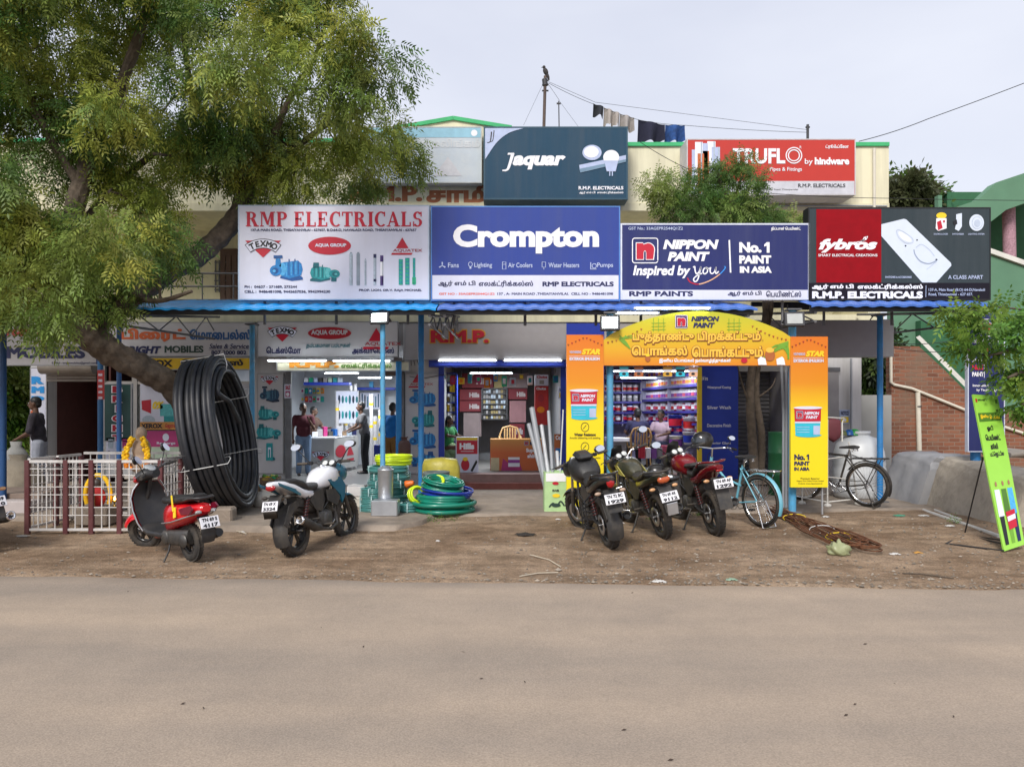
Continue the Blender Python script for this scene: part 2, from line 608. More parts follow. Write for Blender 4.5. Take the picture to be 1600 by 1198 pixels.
YELT=mat('yellow_print',(0.85,0.60,0.02),0.5,var=0.02)
GLASS=glassmat('window_glass')
TUBE=emat('tube_light_glow',(0.86,0.95,1.0),11.0)
FLOOD=emat('flood_light_glow',(0.85,1.0,0.95),16.0)
# ground
def ground_material():
 m=bpy.data.materials.new('dirt_verge');m.use_nodes=True
 t=m.node_tree;b=t.nodes['Principled BSDF'];b.inputs['Roughness'].default_value=0.95
 b.inputs['Specular IOR Level'].default_value=0.2
 co=t.nodes.new('ShaderNodeTexCoord')
 def noise(sc,det=8,ro=0.65):
  n=t.nodes.new('ShaderNodeTexNoise');n.inputs['Scale'].default_value=sc
  n.inputs['Detail'].default_value=det;n.inputs['Roughness'].default_value=ro
  t.links.new(co.outputs['Object'],n.inputs['Vector']);return n
 def ramp(src,stops):
  r=t.nodes.new('ShaderNodeValToRGB')
  e=r.color_ramp.elements
  while len(e)<len(stops):e.new(0.5)
  for k,(p,c)in enumerate(stops):e[k].position=p;e[k].color=(*c,1)
  t.links.new(src,r.inputs[0]);return r
 n1=noise(0.9);n2=noise(7);n3=noise(55,4);n4=noise(2.6)
 mpn=t.nodes.new('ShaderNodeMapping');mpn.inputs['Scale'].default_value=(.35,1.3,1);mpn.inputs['Rotation'].default_value=(0,0,.12)
 t.links.new(co.outputs['Object'],mpn.inputs[0]);t.links.new(mpn.outputs[0],n4.inputs['Vector'])
 r1=ramp(n1.outputs['Fac'],[(0.32,(0.25,0.170,0.110)),(0.5,(0.35,0.255,0.175)),(0.70,(0.43,0.33,0.24))])
 r4=ramp(n4.outputs['Fac'],[(0.38,(1.08,1.07,1.06)),(0.64,(0.60,0.58,0.56))])
 mm0=t.nodes.new('ShaderNodeMixRGB');mm0.blend_type='MULTIPLY';mm0.inputs[0].default_value=0.85
 t.links.new(r1.outputs[0],mm0.inputs[1]);t.links.new(r4.outputs[0],mm0.inputs[2])
 r2=ramp(n2.outputs['Fac'],[(0.3,(0.6,0.58,0.56)),(0.7,(1.2,1.18,1.15))])
 mm=t.nodes.new('ShaderNodeMixRGB');mm.blend_type='MULTIPLY';mm.inputs[0].default_value=0.9
 t.links.new(mm0.outputs[0],mm.inputs[1]);t.links.new(r2.outputs[0],mm.inputs[2])
 r3=ramp(n3.outputs['Fac'],[(0.35,(0.55,0.55,0.55)),(0.5,(1,1,1)),(0.72,(1.55,1.5,1.45))])
 m2=t.nodes.new('ShaderNodeMixRGB');m2.blend_type='MULTIPLY';m2.inputs[0].default_value=0.7
 t.links.new(mm.outputs[0],m2.inputs[1]);t.links.new(r3.outputs[0],m2.inputs[2])
 t.links.new(m2.outputs[0],b.inputs['Base Color'])
 bp=t.nodes.new('ShaderNodeBump');bp.inputs['Strength'].default_value=0.8;bp.inputs['Distance'].default_value=0.03
 add=t.nodes.new('ShaderNodeMath');add.operation='ADD'
 t.links.new(n2.outputs['Fac'],add.inputs[0]);t.links.new(n3.outputs['Fac'],add.inputs[1])
 t.links.new(add.outputs[0],bp.inputs['Height']);t.links.new(bp.outputs[0],b.inputs['Normal'])
 return m
def road_material():
 m=bpy.data.materials.new('dusty_asphalt');m.use_nodes=True
 t=m.node_tree;b=t.nodes['Principled BSDF'];b.inputs['Roughness'].default_value=0.9
 b.inputs['Specular IOR Level'].default_value=0.25
 co=t.nodes.new('ShaderNodeTexCoord')
 mpn=t.nodes.new('ShaderNodeMapping');mpn.inputs['Scale'].default_value=(0.13,1.0,1.0)
 t.links.new(co.outputs['Object'],mpn.inputs[0])
 def noise(sc,src,det=6,ro=0.6):
  n=t.nodes.new('ShaderNodeTexNoise');n.inputs['Scale'].default_value=sc
  n.inputs['Detail'].default_value=det;n.inputs['Roughness'].default_value=ro
  t.links.new(src,n.inputs['Vector']);return n
 def ramp(src,stops):
  r=t.nodes.new('ShaderNodeValToRGB');e=r.color_ramp.elements
  while len(e)<len(stops):e.new(0.5)
  for k,(p,c)in enumerate(stops):e[k].position=p;e[k].color=(*c,1)
  t.links.new(src,r.inputs[0]);return r
 n1=noise(1.15,mpn.outputs[0],4,0.5);n2=noise(90,co.outputs['Object'],3);n3=noise(1.1,co.outputs['Object'],8,0.7)
 r1=ramp(n1.outputs['Fac'],[(0.30,(0.285,0.236,0.192)),(0.52,(0.338,0.272,0.213)),(0.74,(0.395,0.312,0.237))])
 r2=ramp(n2.outputs['Fac'],[(0.3,(0.8,0.8,0.8)),(0.7,(1.18,1.18,1.18))])
 r3=ramp(n3.outputs['Fac'],[(0.3,(0.86,0.87,0.88)),(0.7,(1.10,1.09,1.07))])
 a=t.nodes.new('ShaderNodeMixRGB');a.blend_type='MULTIPLY';a.inputs[0].default_value=1
 t.links.new(r1.outputs[0],a.inputs[1]);t.links.new(r2.outputs[0],a.inputs[2])
 c=t.nodes.new('ShaderNodeMixRGB');c.blend_type='MULTIPLY';c.inputs[0].default_value=1
 t.links.new(a.outputs[0],c.inputs[1]);t.links.new(r3.outputs[0],c.inputs[2])
 t.links.new(c.outputs[0],b.inputs['Base Color'])
 bp=t.nodes.new('ShaderNodeBump');bp.inputs['Strength'].default_value=0.45;bp.inputs['Distance'].default_value=0.008
 t.links.new(n2.outputs['Fac'],bp.inputs['Height']);t.links.new(bp.outputs[0],b.inputs['Normal'])
 return m
DIRT=ground_material();ROAD=road_material()
def sn(x,y,s=1.0):
 return(math.sin(x*2.1*s+1.3*math.sin(y*1.7*s))+math.sin(y*2.7*s+1.1*math.sin(x*1.3*s+2))+0.5*math.sin(5.3*s*x+3.1*s*y))/2.5
def edge_y(x):
 return 7.18-0.062*x+0.05*sn(x,3,1.3)+0.022*sn(x,9,6)+0.014*sn(x,4,15)
def gz(x,y):
 e=edge_y(x)
 t=max(0,min(1,(y-e)/3.6))
 return 0.012+0.095*t*t*(3-2*t)+(0.014*sn(x,y,1.1)+0.007*sn(x,y,4.3))*min(1,(y-e)*2)
big=MB()
def ring(x0,x1,y0,y1,z):return[Vector((x0,y0,z)),Vector((x1,y0,z)),Vector((x1,y1,z)),Vector((x0,y1,z))]
xs=np.linspace(-16,16,190);ys=np.linspace(0,1,60)
gv=[]
for j,tt in enumerate(ys):
 for x in xs:
  e=edge_y(x)-0.12
  y=e+(13.0-e)*tt
  gv.append((x,y,gz(x,y)if j else-0.01))
nx=len(xs)
big.add(gv,[(j*nx+i,j*nx+i+1,(j+1)*nx+i+1,(j+1)*nx+i)for j in range(len(ys)-1)for i in range(nx-1)],DIRT,True)
zf=0.085
o=[(-1500,-400,-0.03),(1500,-400,-0.03),(1500,2500,-0.03),(-1500,2500,-0.03)]
big.add([(-1500,12.98,zf),(1500,12.98,zf),(1500,2500,zf),(-1500,2500,zf)],[(0,1,2,3)],DIRT)
big.add([(-1500,-300,-0.04),(1500,-300,-0.04),(1500,7.0,-0.04),(-1500,7.0,-0.04)],[(0,1,2,3)],DIRT)
for sx in(-1,1):
 q=[(sx*16,edge_y(sx*16),0.0),(sx*1500,7.0,0.0),(sx*1500,12.98,zf),(sx*16,12.98,zf)]
 big.add(q,[(0,1,2,3)if sx>0 else(3,2,1,0)],DIRT)
big.build('ground',kind='structure')
road=MB()
rx=np.linspace(-60,60,600)
rv=[(x,-2.2-0.04*x,0.0)for x in rx]+[(x,edge_y(x)-0.35,0.004)for x in rx]+[(x,edge_y(x)-0.03+0.02*sn(x,5,11),-0.004+0.006)for x in rx]+[(x,edge_y(x)+0.04,-0.03)for x in rx]
n=len(rx)
road.add(rv,[(k*n+i,k*n+i+1,(k+1)*n+i+1,(k+1)*n+i)for k in range(3)for i in range(n-1)],ROAD,True)
road.build('road',kind='structure')
pav=MB()
PT=0.15
def pave(poly,top=PT,inset=0.10):
 C=Vector((sum(p[0]for p in poly)/len(poly),sum(p[1]for p in poly)/len(poly)))
 pts=[]
 for i in range(len(poly)):
  a,b=Vector(poly[i]),Vector(poly[(i+1)%len(poly)])
  k=max(1,int((b-a).length/0.16))
  for q in range(k):pts.append(a+(b-a)*q/k)
 lo=[];mid=[];hi=[]
 for p in pts:
  d=(C-p);d.normalize()
  w=0.04*sn(p.x,p.y,3.1)
  front=p.y<11.8
  p2=p+Vector((0,w if front else 0))
  lo.append((p2.x,p2.y,0.0));mid.append((p2.x+d.x*.02,p2.y+d.y*.02+.01,top*.72+.012*sn(p.x,p.y,5)));hi.append((p2.x+d.x*inset,p2.y+inset*(1 if front else 0),top))
 n=len(pts)
 pav.add(lo+mid+hi,[(k*n+i,k*n+(i+1)%n,(k+1)*n+(i+1)%n,(k+1)*n+i)for k in range(2)for i in range(n)],CONC,True)
 tr=tessellate_polygon([[Vector(p)for p in hi]])
 pav.add(hi,[tuple(t)for t in tr],CONC)
pave([(-11.5,10.55),(-4.6,10.55),(-4.35,9.75),(-3.0,9.62),(-2.2,9.68),(-1.35,9.66),(-1.05,10.1),(-0.9,10.75),(1.0,10.9),(2.6,11.2),(5.0,11.35),(8.2,11.6),(8.2,15.2),(-11.5,15.2)])
pav.build('pavement',kind='structure')
gr=MB()
STN=mat('grey_pebble',(0.24,0.205,0.165),0.95,var=0.2,island=0.45)
for i in range(5200):
 x=random.uniform(-7.5,8.5)
 dens=random.random()
 y=edge_y(x)-0.04+(random.random()**2.2)*4.2
 if y>11:continue
 if x<0.8 and random.random()<0.55:continue
 s=random.choice([0.006,0.008,0.011,0.014,0.02])*random.uniform(.7,1.3)
 if random.random()<.01:s*=2
 c=Vector((x,y,gz(x,y)+s*0.25))
 vs=[c+Vector((a*s*random.uniform(.6,1.3),b*s*random.uniform(.6,1.3),d*s*.6*random.uniform(.6,1.2)))for a,b,d in((1,0,0),(-1,0,0),(0,1,0),(0,-1,0),(0,0,1),(0,0,-1))]
 gr.add(vs,[(0,2,4),(2,1,4),(1,3,4),(3,0,4),(2,0,5),(1,2,5),(3,1,5),(0,3,5)],STN)
g_=gr.build('gravel',kind='stuff')
tag(g_,'loose grey pebbles scattered over the dirt verge beside the road','gravel')
# the shop building
BY=15.0
def bx3(mb,x0,x1,y0,y1,z0,z1,m):mb.box(((x0+x1)/2,(y0+y1)/2,(z0+z1)/2),(abs(x1-x0),abs(y1-y0),abs(z1-z0)),m)
X=lambda u,Y=BY:PX(u,Y)
Zv=lambda v,Y=BY:PZ(v,Y)
bld=thing('shop_building','long cream two storey shop building with green trimmed parapet','building',(0,BY,0))
XL,XR=X(50),X(1388)
w=MB()
for(u0,u1,m)in((48,75,WHITEW),(395,449,WHITEW),(630,688,WHITEW),(884,944,ROYAL),(1232,1346,WHITEW)):
 bx3(w,X(u0),X(u1),BY,BY+.3,0.1,3.38,m)
bx3(w,X(48),X(1346),BY+.012,BY+.28,2.96,3.40,GREYW)
w.build('ground_floor_wall',bld)
w=MB()
bx3(w,-14,XR-.15,16.6,16.85,3.55,5.62,CREAM)
bx3(w,XR-.4,XR-.152,BY+.01,16.6,3.56,5.6,CREAM)
w.build('upper_wall',bld)
w=MB();bx3(w,-14,XR-.1,BY-.02,16.84,3.402,3.55,CREAM);w.build('balcony_slab',bld)
w=MB();bx3(w,-14,XR-.004,BY-.05,18.2,5.6,5.75,CREAM);w.build('roof_slab',bld)
BROWN=mat('brown_door_wood',(0.10,0.055,0.04),0.6,var=0.15)
for u0,u1,z1 in((345,372,5.2),(600,650,5.0),(815,885,5.0),(1080,1125,5.0)):
 w=MB();bx3(w,X(u0,16.6),X(u1,16.6),16.56,16.62,3.56,z1,BROWN)
 for k in range(3):
  xx=X(u0,16.6)+(X(u1,16.6)-X(u0,16.6))*(k+.5)/3
  bx3(w,xx-.05,xx+.05,16.545,16.565,3.7,z1-.15,BROWN)
 w.build('balcony_door',bld)
w=MB()
for zz in(3.85,4.12,4.38):w.cyl((-8.5,BY+.06,zz),(-4.0,BY+.06,zz),.018,STEEL)
for k in range(8):w.cyl((-8.4+k*.62,BY+.06,3.55),(-8.4+k*.62,BY+.06,4.38),.014,STEEL)
w.build('balcony_railing',bld)
w=MB()
for k in range(5):w.box((X(290)+k*.08,16.58,4.6),(.02,.03,.7),STEEL)
for k in range(4):w.box((X(290)+.16,16.57,4.3+k*.2),(.36,.03,.02),STEEL)
w.build('window_grille',bld)
pz=Zv(228)
prof=[(-14,5.75),(XR,5.75),(XR,Zv(228)),(X(800),Zv(228)),(X(800),Zv(202)),(X(708),Zv(187)),(X(620),Zv(202)),(X(520),Zv(222)),(-14,Zv(222))]
w=MB();w.prism(prof,(0,BY+.25,0),(1,0,0),(0,0,1),.27,CREAM2)
bx3(w,XR-.25,XR-.003,BY+.26,18.2,5.752,Zv(229),CREAM2)
w.build('parapet',bld)
w=MB()
def cap(ua,va,ub,vb):
 a,b=P(ua,va,BY-.06),P(ub,vb,BY-.06)
 w.add([a,b,b+Vector((0,0,.075)),a+Vector((0,0,.075)),a+Vector((0,.4,0)),b+Vector((0,.4,0)),b+Vector((0,.4,.075)),a+Vector((0,.4,.075))],[(0,1,2,3),(3,2,6,7),(0,4,5,1),(4,7,6,5),(1,5,6,2),(0,3,7,4)],GREENCAP)
cap(1390,228,801,228);cap(800,202,708.2,187);cap(707.8,187,620.4,202);cap(620,202,520.4,222);cap(520,222,-330,222)
w.build('parapet_cap',bld)
PAINTB=mat('faded_brown_lettering',(0.36,0.13,0.06),0.85,var=0.2)
w=MB()
write(w,'R.M.P.',546,660,291,315,BY-.024,PAINTB,.05)
write(w,'சாமி',666,768,289,317,BY-.024,PAINTB,.05)
w.build('painted_lettering',bld)
def room(name,x0,x1,yb,z0,z1,wallm,floorm,ceilm,yf=BY+.30):
 w=MB()
 bx3(w,x0-.1,x0,yf,yb,z0,z1,wallm);bx3(w,x1,x1+.1,yf,yb,z0,z1,wallm)
 bx3(w,x0-.1,x1+.1,yb,yb+.1,z0,z1,wallm)
 w.build(name+'_wall',bld)
 w=MB();bx3(w,x0-.1,x1+.1,yf-.32,yb,z0-.12,z0,floorm);w.build(name+'_floor',bld)
 w=MB();bx3(w,x0-.1,x1+.1,yf,yb,z1,z1+.1,ceilm);w.build(name+'_ceiling',bld)
TILEF=mat('grey_floor_tile',(0.20,0.19,0.18),0.4,var=0.12,scale=4)
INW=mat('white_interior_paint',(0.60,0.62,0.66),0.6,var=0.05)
room('stair_room',X(76),X(153),18.5,0.2,2.9,MAROONW,CONC,DARKW)
room('mobile_shop',X(158),X(336),18.5,0.2,2.9,INW,TILEF,WHITEW)
room('pump_shop',X(354),X(632),21.0,0.17,3.0,INW,TILEF,WHITEW)
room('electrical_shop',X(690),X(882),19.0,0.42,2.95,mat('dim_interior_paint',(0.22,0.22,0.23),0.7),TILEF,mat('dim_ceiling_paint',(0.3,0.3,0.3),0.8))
room('paint_shop',X(946),X(1112),19.2,0.42,2.95,mat('lilac_interior_paint',(.30,.27,.42),.6),TILEF,WHITEW)
room('corridor',X(1132),X(1231),20.0,0.3,3.0,GREYW,CONC,GREYW)
w=MB();RISER=mat('maroon_step_paint',(0.17,0.05,0.04),0.8,var=0.2)
bx3(w,X(660),X(1108),14.35,14.97,.1,.27,RISER);bx3(w,X(660),X(1108),14.62,14.971,.27,.415,mat('dusty_pink_step',(0.30,0.19,0.17),.85,var=.15))
w.build('entrance_step',bld)
w=MB();bx3(w,X(672),X(886),14.72,14.98,2.50,2.76,ROYAL)
for k in range(5):bx3(w,X(672),X(886),14.705,14.722,2.52+k*.05,2.54+k*.05,ROYAL)
w.build('shutter_box',bld)
w=MB();SHUT=mat('grey_rolling_shutter',(0.30,0.27,0.24),.6,.3,var=.12)
w.cyl((X(74),14.8,2.50),(X(156),14.8,2.50),.14,SHUT,n=20)
for k in range(4):bx3(w,X(76),X(153),14.92,14.95,2.22+k*.06,2.27+k*.06,SHUT)
w.build('rolled_shutter',bld)
for u,z,m in((452,.15,STEEL),(628,.15,STEEL),(690,.42,ROYAL),(880,.42,ROYAL)):w=MB();bx3(w,X(u)-.055,X(u)+.055,14.92,15.0,z,2.55 if m is STEEL else 2.5,m);w.build('shutter_guide',bld)
w=MB()
for k in range(26):w.cyl((X(1155),16.0,.35+k*.085),(X(1229),16.0,.35+k*.085),.05,mat('dark_grey_shutter',(0.17,0.165,0.17),.7,.2,var=.08),n=8)
w.build('rolling_shutter',bld)
w=MB();bx3(w,X(1150),X(1232),14.9,14.98,2.42,2.68,mat('shutter_hood_grey',(.32,.31,.29),.7));w.build('shutter_hood',bld)
w=MB();bx3(w,X(1292),X(1309),14.95,14.99,.15,2.42,GREYW);bx3(w,X(1290),X(1311),14.94,14.995,2.42,2.5,STEEL)
w.ell((X(1298),14.93,1.25),.03,STEEL);w.build('side_door',bld)
w=MB();bx3(w,X(1090),X(1150),14.86,14.99,.3,2.9,ROYAL);w.build('blue_entrance_panel',bld)
w=MB();Yp=14.855
for v,t in((603,'Waterproof Coating'),(634,'Silver Wash'),(662,'Decorative Finish'),(690,'Superior Gloss')):
 write(w,t,1105,1142,v,v+5,Yp,WHITE,.01)
write(w,'24 hrs',1096,1106,588,594,Yp,WHITE,.02)
w.build('lettering',bld)
w=MB();bx3(w,X(1086),X(1093),14.82,14.86,.5,2.5,YELT);w.build('yellow_panel_edge',bld)
w=MB()
for u in(160,210,283,352,393):bx3(w,X(u)-.05,X(u)+.05,15.0,15.08,.2,2.9,mat('aluminium_frame',(.45,.44,.42),.4,.6))
for z in(.35,2.2):bx3(w,X(160)+.052,X(393)-.052,15.012,15.07,z-.03,z+.03,MATS['aluminium_frame'])
w.build('shopfront_frame',bld)
w=MB();w.quad((X(212),15.04,.36),(X(391),15.04,.36),(X(391),15.04,2.2),(X(212),15.04,2.2),GLASS);w.build('shopfront_glass',bld)
w=MB();bx3(w,X(162),X(208),15.01,15.06,.36,2.2,mat('white_counter_panel',(.55,.55,.55),.6));w.build('shopfront_panel',bld)
w=MB()
for k in range(3):
 u=645+k*3
 w.tube([P(u+3*math.sin(i*.9+k),505+i*11,14.93)for i in range(7)],.006,BLACK,n=5)
w.tube([P(640+i*12,588+3*math.sin(i),14.9)for i in range(6)],.006,BLACK,n=5)
w.build('loose_wiring',bld)
w=MB();w.box(P(610,575,14.85),(.28,.12,.30),mat('rusty_meter_box',(.16,.12,.10),.8),bev=.01)
w.box(P(622,565,14.85),(.16,.1,.16),GREYW,bev=.01);w.build('meter_box',bld)
# low rendered wall, brick stair wall and the green house
lw=MB();bx3(lw,PX(1344,15.6),PX(1393,15.6),15.6,15.75,.08,PZ(617,15.6),mat('bare_cement_render',(.42,.42,.40),.9,var=.12,dirt=(.22,.22,.2),dirt_amt=.7))
single(lw,'boundary_wall','low bare cement wall between the shops and the brick staircase','wall')
def brick_material():
 m=bpy.data.materials.new('rough_brick');m.use_nodes=True
 t=m.node_tree;b=t.nodes['Principled BSDF'];b.inputs['Roughness'].default_value=0.95
 co=t.nodes.new('ShaderNodeTexCoord')
 sx=t.nodes.new('ShaderNodeSeparateXYZ');cb=t.nodes.new('ShaderNodeCombineXYZ')
 t.links.new(co.outputs['Object'],sx.inputs[0])
 nd=t.nodes.new('ShaderNodeTexNoise');nd.inputs['Scale'].default_value=5
 t.links.new(co.outputs['Object'],nd.inputs['Vector'])
 ma=t.nodes.new('ShaderNodeMath');ma.operation='MULTIPLY_ADD';ma.inputs[1].default_value=0.05
 t.links.new(nd.outputs['Fac'],ma.inputs[0]);t.links.new(sx.outputs['Z'],ma.inputs[2])
 t.links.new(sx.outputs['X'],cb.inputs[0]);t.links.new(ma.outputs[0],cb.inputs[1])
 br=t.nodes.new('ShaderNodeTexBrick')
 br.inputs['Scale'].default_value=1.0;br.inputs['Brick Width'].default_value=0.23;br.inputs['Row Height'].default_value=0.085
 br.inputs['Mortar Size'].default_value=0.009;br.inputs['Mortar Smooth'].default_value=0.4;br.inputs['Bias'].default_value=-.1
 br.inputs['Color1'].default_value=(0.27,0.105,0.058,1);br.inputs['Color2'].default_value=(0.15,0.058,0.035,1)
 br.inputs['Mortar'].default_value=(0.27,0.195,0.145,1)
 t.links.new(cb.outputs[0],br.inputs['Vector'])
 n2=t.nodes.new('ShaderNodeTexNoise');n2.inputs['Scale'].default_value=0.8;n2.inputs['Detail'].default_value=7;n2.inputs['Roughness'].default_value=.7
 t.links.new(co.outputs['Object'],n2.inputs['Vector'])
 r=t.nodes.new('ShaderNodeMapRange');r.inputs['From Min'].default_value=.48;r.inputs['From Max'].default_value=.62;r.inputs['To Max'].default_value=.75
 t.links.new(n2.outputs['Fac'],r.inputs['Value'])
 mm=t.nodes.new('ShaderNodeMixRGB');mm.inputs[2].default_value=(.21,.145,.10,1)
 t.links.new(r.outputs[0],mm.inputs[0]);t.links.new(br.outputs['Color'],mm.inputs[1])
 t.links.new(mm.outputs[0],b.inputs['Base Color'])
 bp=t.nodes.new('ShaderNodeBump');bp.inputs['Strength'].default_value=.7;bp.inputs['Distance'].default_value=.015
 inv=t.nodes.new('ShaderNodeMath');inv.operation='SUBTRACT';inv.inputs[0].default_value=1
 t.links.new(br.outputs['Fac'],inv.inputs[1]);t.links.new(inv.outputs[0],bp.inputs['Height']);t.links.new(bp.outputs[0],b.inputs['Normal'])
 return m
BRICK=brick_material()
YB=15.9
bw=thing('brick_wall','rough unplastered brick wall stepping down beside the green house','wall',(PX(1500,YB),YB,.08))
w=MB();pts=[(1393,735),(1393,541),(1436,541),(1475,577),(1520,622),(1575,640),(1640,655),(1900,690),(1900,735)]
w.prism([(PX(u,YB),max(.08,PZ(v,YB)))for u,v in reversed(pts)],(0,YB+.23,0),(1,0,0),(0,0,1),.23,BRICK);w.build('brickwork',bw)
PVC=mat('cream_pvc_pipe',(.66,.62,.52),.45,var=.06)
w=MB()
w.tube([P(1392,520,YB-.03),P(1392,597,YB-.03),P(1397,601,YB-.03),P(1425,607,YB-.03),P(1470,625,YB-.03),P(1519,645,YB-.03),P(1560,664,YB-.03),P(1640,690,YB-.03)],.032,PVC,n=8)
w.build('drain_pipe',bw)
w=MB();w.cyl(P(1434,613,YB-.035),P(1437,726,YB-.035),.048,PVC)
for v in(634,704):w.cyl(P(1435.5,v,YB-.035),P(1435.6,v+2,YB-.035),.058,DSTEEL)
w.build('down_pipe',bw)
w=MB();w.add([P(1431,527,YB-.05),P(1437,524,YB-.05),P(1517,604,YB-.05),P(1514,611,YB-.05)]+[P(1431,527,YB+.2),P(1437,524,YB+.2),P(1517,604,YB+.2),P(1514,611,YB+.2)],[(0,3,2,1),(0,1,5,4),(3,7,6,2),(1,2,6,5),(0,4,7,3)],mat('white_coping',(.66,.65,.60),.8));w.build('sloping_coping',bw)
YG=20.0
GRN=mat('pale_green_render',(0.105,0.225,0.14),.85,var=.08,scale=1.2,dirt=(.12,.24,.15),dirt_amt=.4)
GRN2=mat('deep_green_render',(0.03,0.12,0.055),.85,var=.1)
gh=thing('green_house','green painted house with flared concrete roof and mauve porch column','house',(PX(1560,YG),YG,.08))
w=MB();poly=[(1395,735),(1395,395),(1545,395),(1546,398),(1700,452),(1700,735)]
w.prism([(PX(u,YG),max(.08,PZ(v,YG)))for u,v in reversed(poly)],(0,YG+.3,0),(1,0,0),(0,0,1),.3,GRN);w.build('front_wall',gh)
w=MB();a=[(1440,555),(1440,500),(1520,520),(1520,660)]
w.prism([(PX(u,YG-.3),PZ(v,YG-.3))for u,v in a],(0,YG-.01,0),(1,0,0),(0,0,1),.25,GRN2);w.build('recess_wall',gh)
w=MB()
for(ua,va,ub,vb)in((1544,394,1720,456),):
 p,q=P(ua,va,YG-.08),P(ub,vb,YG-.08)
 w.add([p,q,q+Vector((0,0,.13)),p+Vector((0,0,.13)),p+Vector((0,.5,0)),q+Vector((0,.5,0)),q+Vector((0,.5,.13)),p+Vector((0,.5,.13))],[(0,1,2,3),(3,2,6,7),(0,4,5,1),(4,7,6,5),(1,5,6,2),(0,3,7,4)],MATS['white_coping'])
w.build('white_coping',gh)
w=MB();YR=22.0;roof=[(1480,336),(1490,325),(1529,312),(1557,285),(1605,269),(1720,250),(1720,285),(1605,316),(1572,328),(1549,346),(1480,352)]
w.prism([(PX(u,YR),PZ(v,YR))for u,v in reversed(roof)],(0,YR+.4,0),(1,0,0),(0,0,1),.4,GRN);w.build('flared_roof',gh)
w=MB();rb=[(1480,352),(1549,346),(1572,328),(1605,316),(1720,285)]
for(a,b)in zip(rb,rb[1:]):
 p,q=P(*a,YR),P(*b,YR)
 w.quad(p+Vector((0,.41,0)),q+Vector((0,.41,0)),q+Vector((0,3.2,.5)),p+Vector((0,3.2,.5)),GREYW)
w.build('roof_soffit',gh)
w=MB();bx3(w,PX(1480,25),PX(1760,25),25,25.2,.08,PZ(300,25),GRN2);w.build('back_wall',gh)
w=MB();w.cyl(P(1578,420,22.6),P(1576,323,22.6),.17,mat('mauve_speckled_plaster',(.38,.22,.26),.8,var=.35,scale=18),n=18);w.build('porch_column',gh)
w=MB();p=P(1590,425,21.5)
for k in range(4):w.box(p+Vector((.15+k*.18,0,-.2)),(.08,.1,.7),MATS['white_coping'])
w.box(p+Vector((.4,0,.2)),(1.0,.14,.1),MATS['white_coping']);w.build('balustrade',gh)
w=MB();bx3(w,PX(1466,24),PX(1472,24),24,24.2,PZ(400,24),PZ(305,24),GRN);w.build('roof_post',gh)
# awnings
def awning(name,label,u0,u1,vf,Yf,Yb,slope,m,per=0.21):
 t=thing(name,label,'awning',(PX((u0+u1)/2,Yf),Yf,0.15),group='blue tin awnings over the pavement')
 x0,x1=PX(u0,Yf),PX(u1,Yf);z0=PZ(vf,Yf)
 w=MB();rise=lambda y:.27*min(y-Yf,.5)+slope*max(0,y-Yf-.5)
 nxs=int((x1-x0)/per)*8
 def zz(i):return(0,.004,.012,.015,.015,.012,.004,0)[i%8]
 rows=[Yf+(Yb-Yf)*k/10 for k in range(11)]
 vs=[];top=[]
 for j,y in enumerate(rows):
  for i in range(nxs+1):vs.append((x0+(x1-x0)*i/nxs,y-.01*zz(i)/.015,z0+rise(y)+zz(i)))
 n=nxs+1
 fs=[(j*n+i,j*n+i+1,(j+1)*n+i+1,(j+1)*n+i)for j in range(10)for i in range(nxs)]
 w.add(vs,fs,m)
 lo=[(v[0],v[1]+.004,v[2]-.028)for v in vs[:n]]
 w.add(vs[:n]+lo,[(i,n+i,n+i+1,i+1)for i in range(nxs)],m)
 w.build('corrugated_sheet',t)
 f=MB()
 for k in range(4):
  y=Yf+.12+(Yb-Yf-.3)*k/3
  f.box(((x0+x1)/2,y,z0+slope*(y-Yf)-.055),(x1-x0-.05,.05,.08),DSTEEL)
 nr=max(2,int((x1-x0)/2.6)+1)
 for k in range(nr):
  x=x0+.1+(x1-x0-.2)*k/(nr-1)
  a=Vector((x,Yf+.1,z0-.09));b=Vector((x,BY-.1,z0+slope*(BY-.1-Yf)-.09 if Yb>14.5 else z0+slope*(Yb-Yf)-.09))
  f.tube([a,b],.025,STEEL,n=6)
  c=Vector((x,Yf+.1,z0-.22));e=Vector((x,b.y,z0-.05))
  f.tube([c,e],.02,STEEL,n=6)
  for q in range(6):
   p0=a.lerp(b,q/6)if q%2 else c.lerp(e,q/6)
   p1=c.lerp(e,(q+1)/6)if q%2 else a.lerp(b,(q+1)/6)
   f.tube([p0,p1],.012,STEEL,n=5)
 f.build('steel_truss',t)
 return t
SHL=mat('light_blue_roof_sheet',(0.005,0.32,0.80),.42,var=.06,scale=3,dirt=(.10,.25,.42),dirt_amt=.4)
SHB=mat('blue_roof_sheet',(0.06,0.17,0.58),.42,var=.08,scale=3,dirt=(.12,.17,.36),dirt_amt=.5)
awning('tin_awning','bright sky blue tin awning behind the tree, under the white pump billboard',168,681,482,10.85,13.7,.17,SHL)
awning('tin_awning','royal blue tin awning under the two navy billboards, above the yellow arch',683,1184,482,10.85,13.7,.17,SHB)
awning('tin_awning','royal blue tin awning under the red and grey billboard at the end of the row',1268,1560,477,10.85,13.7,.17,SHB)
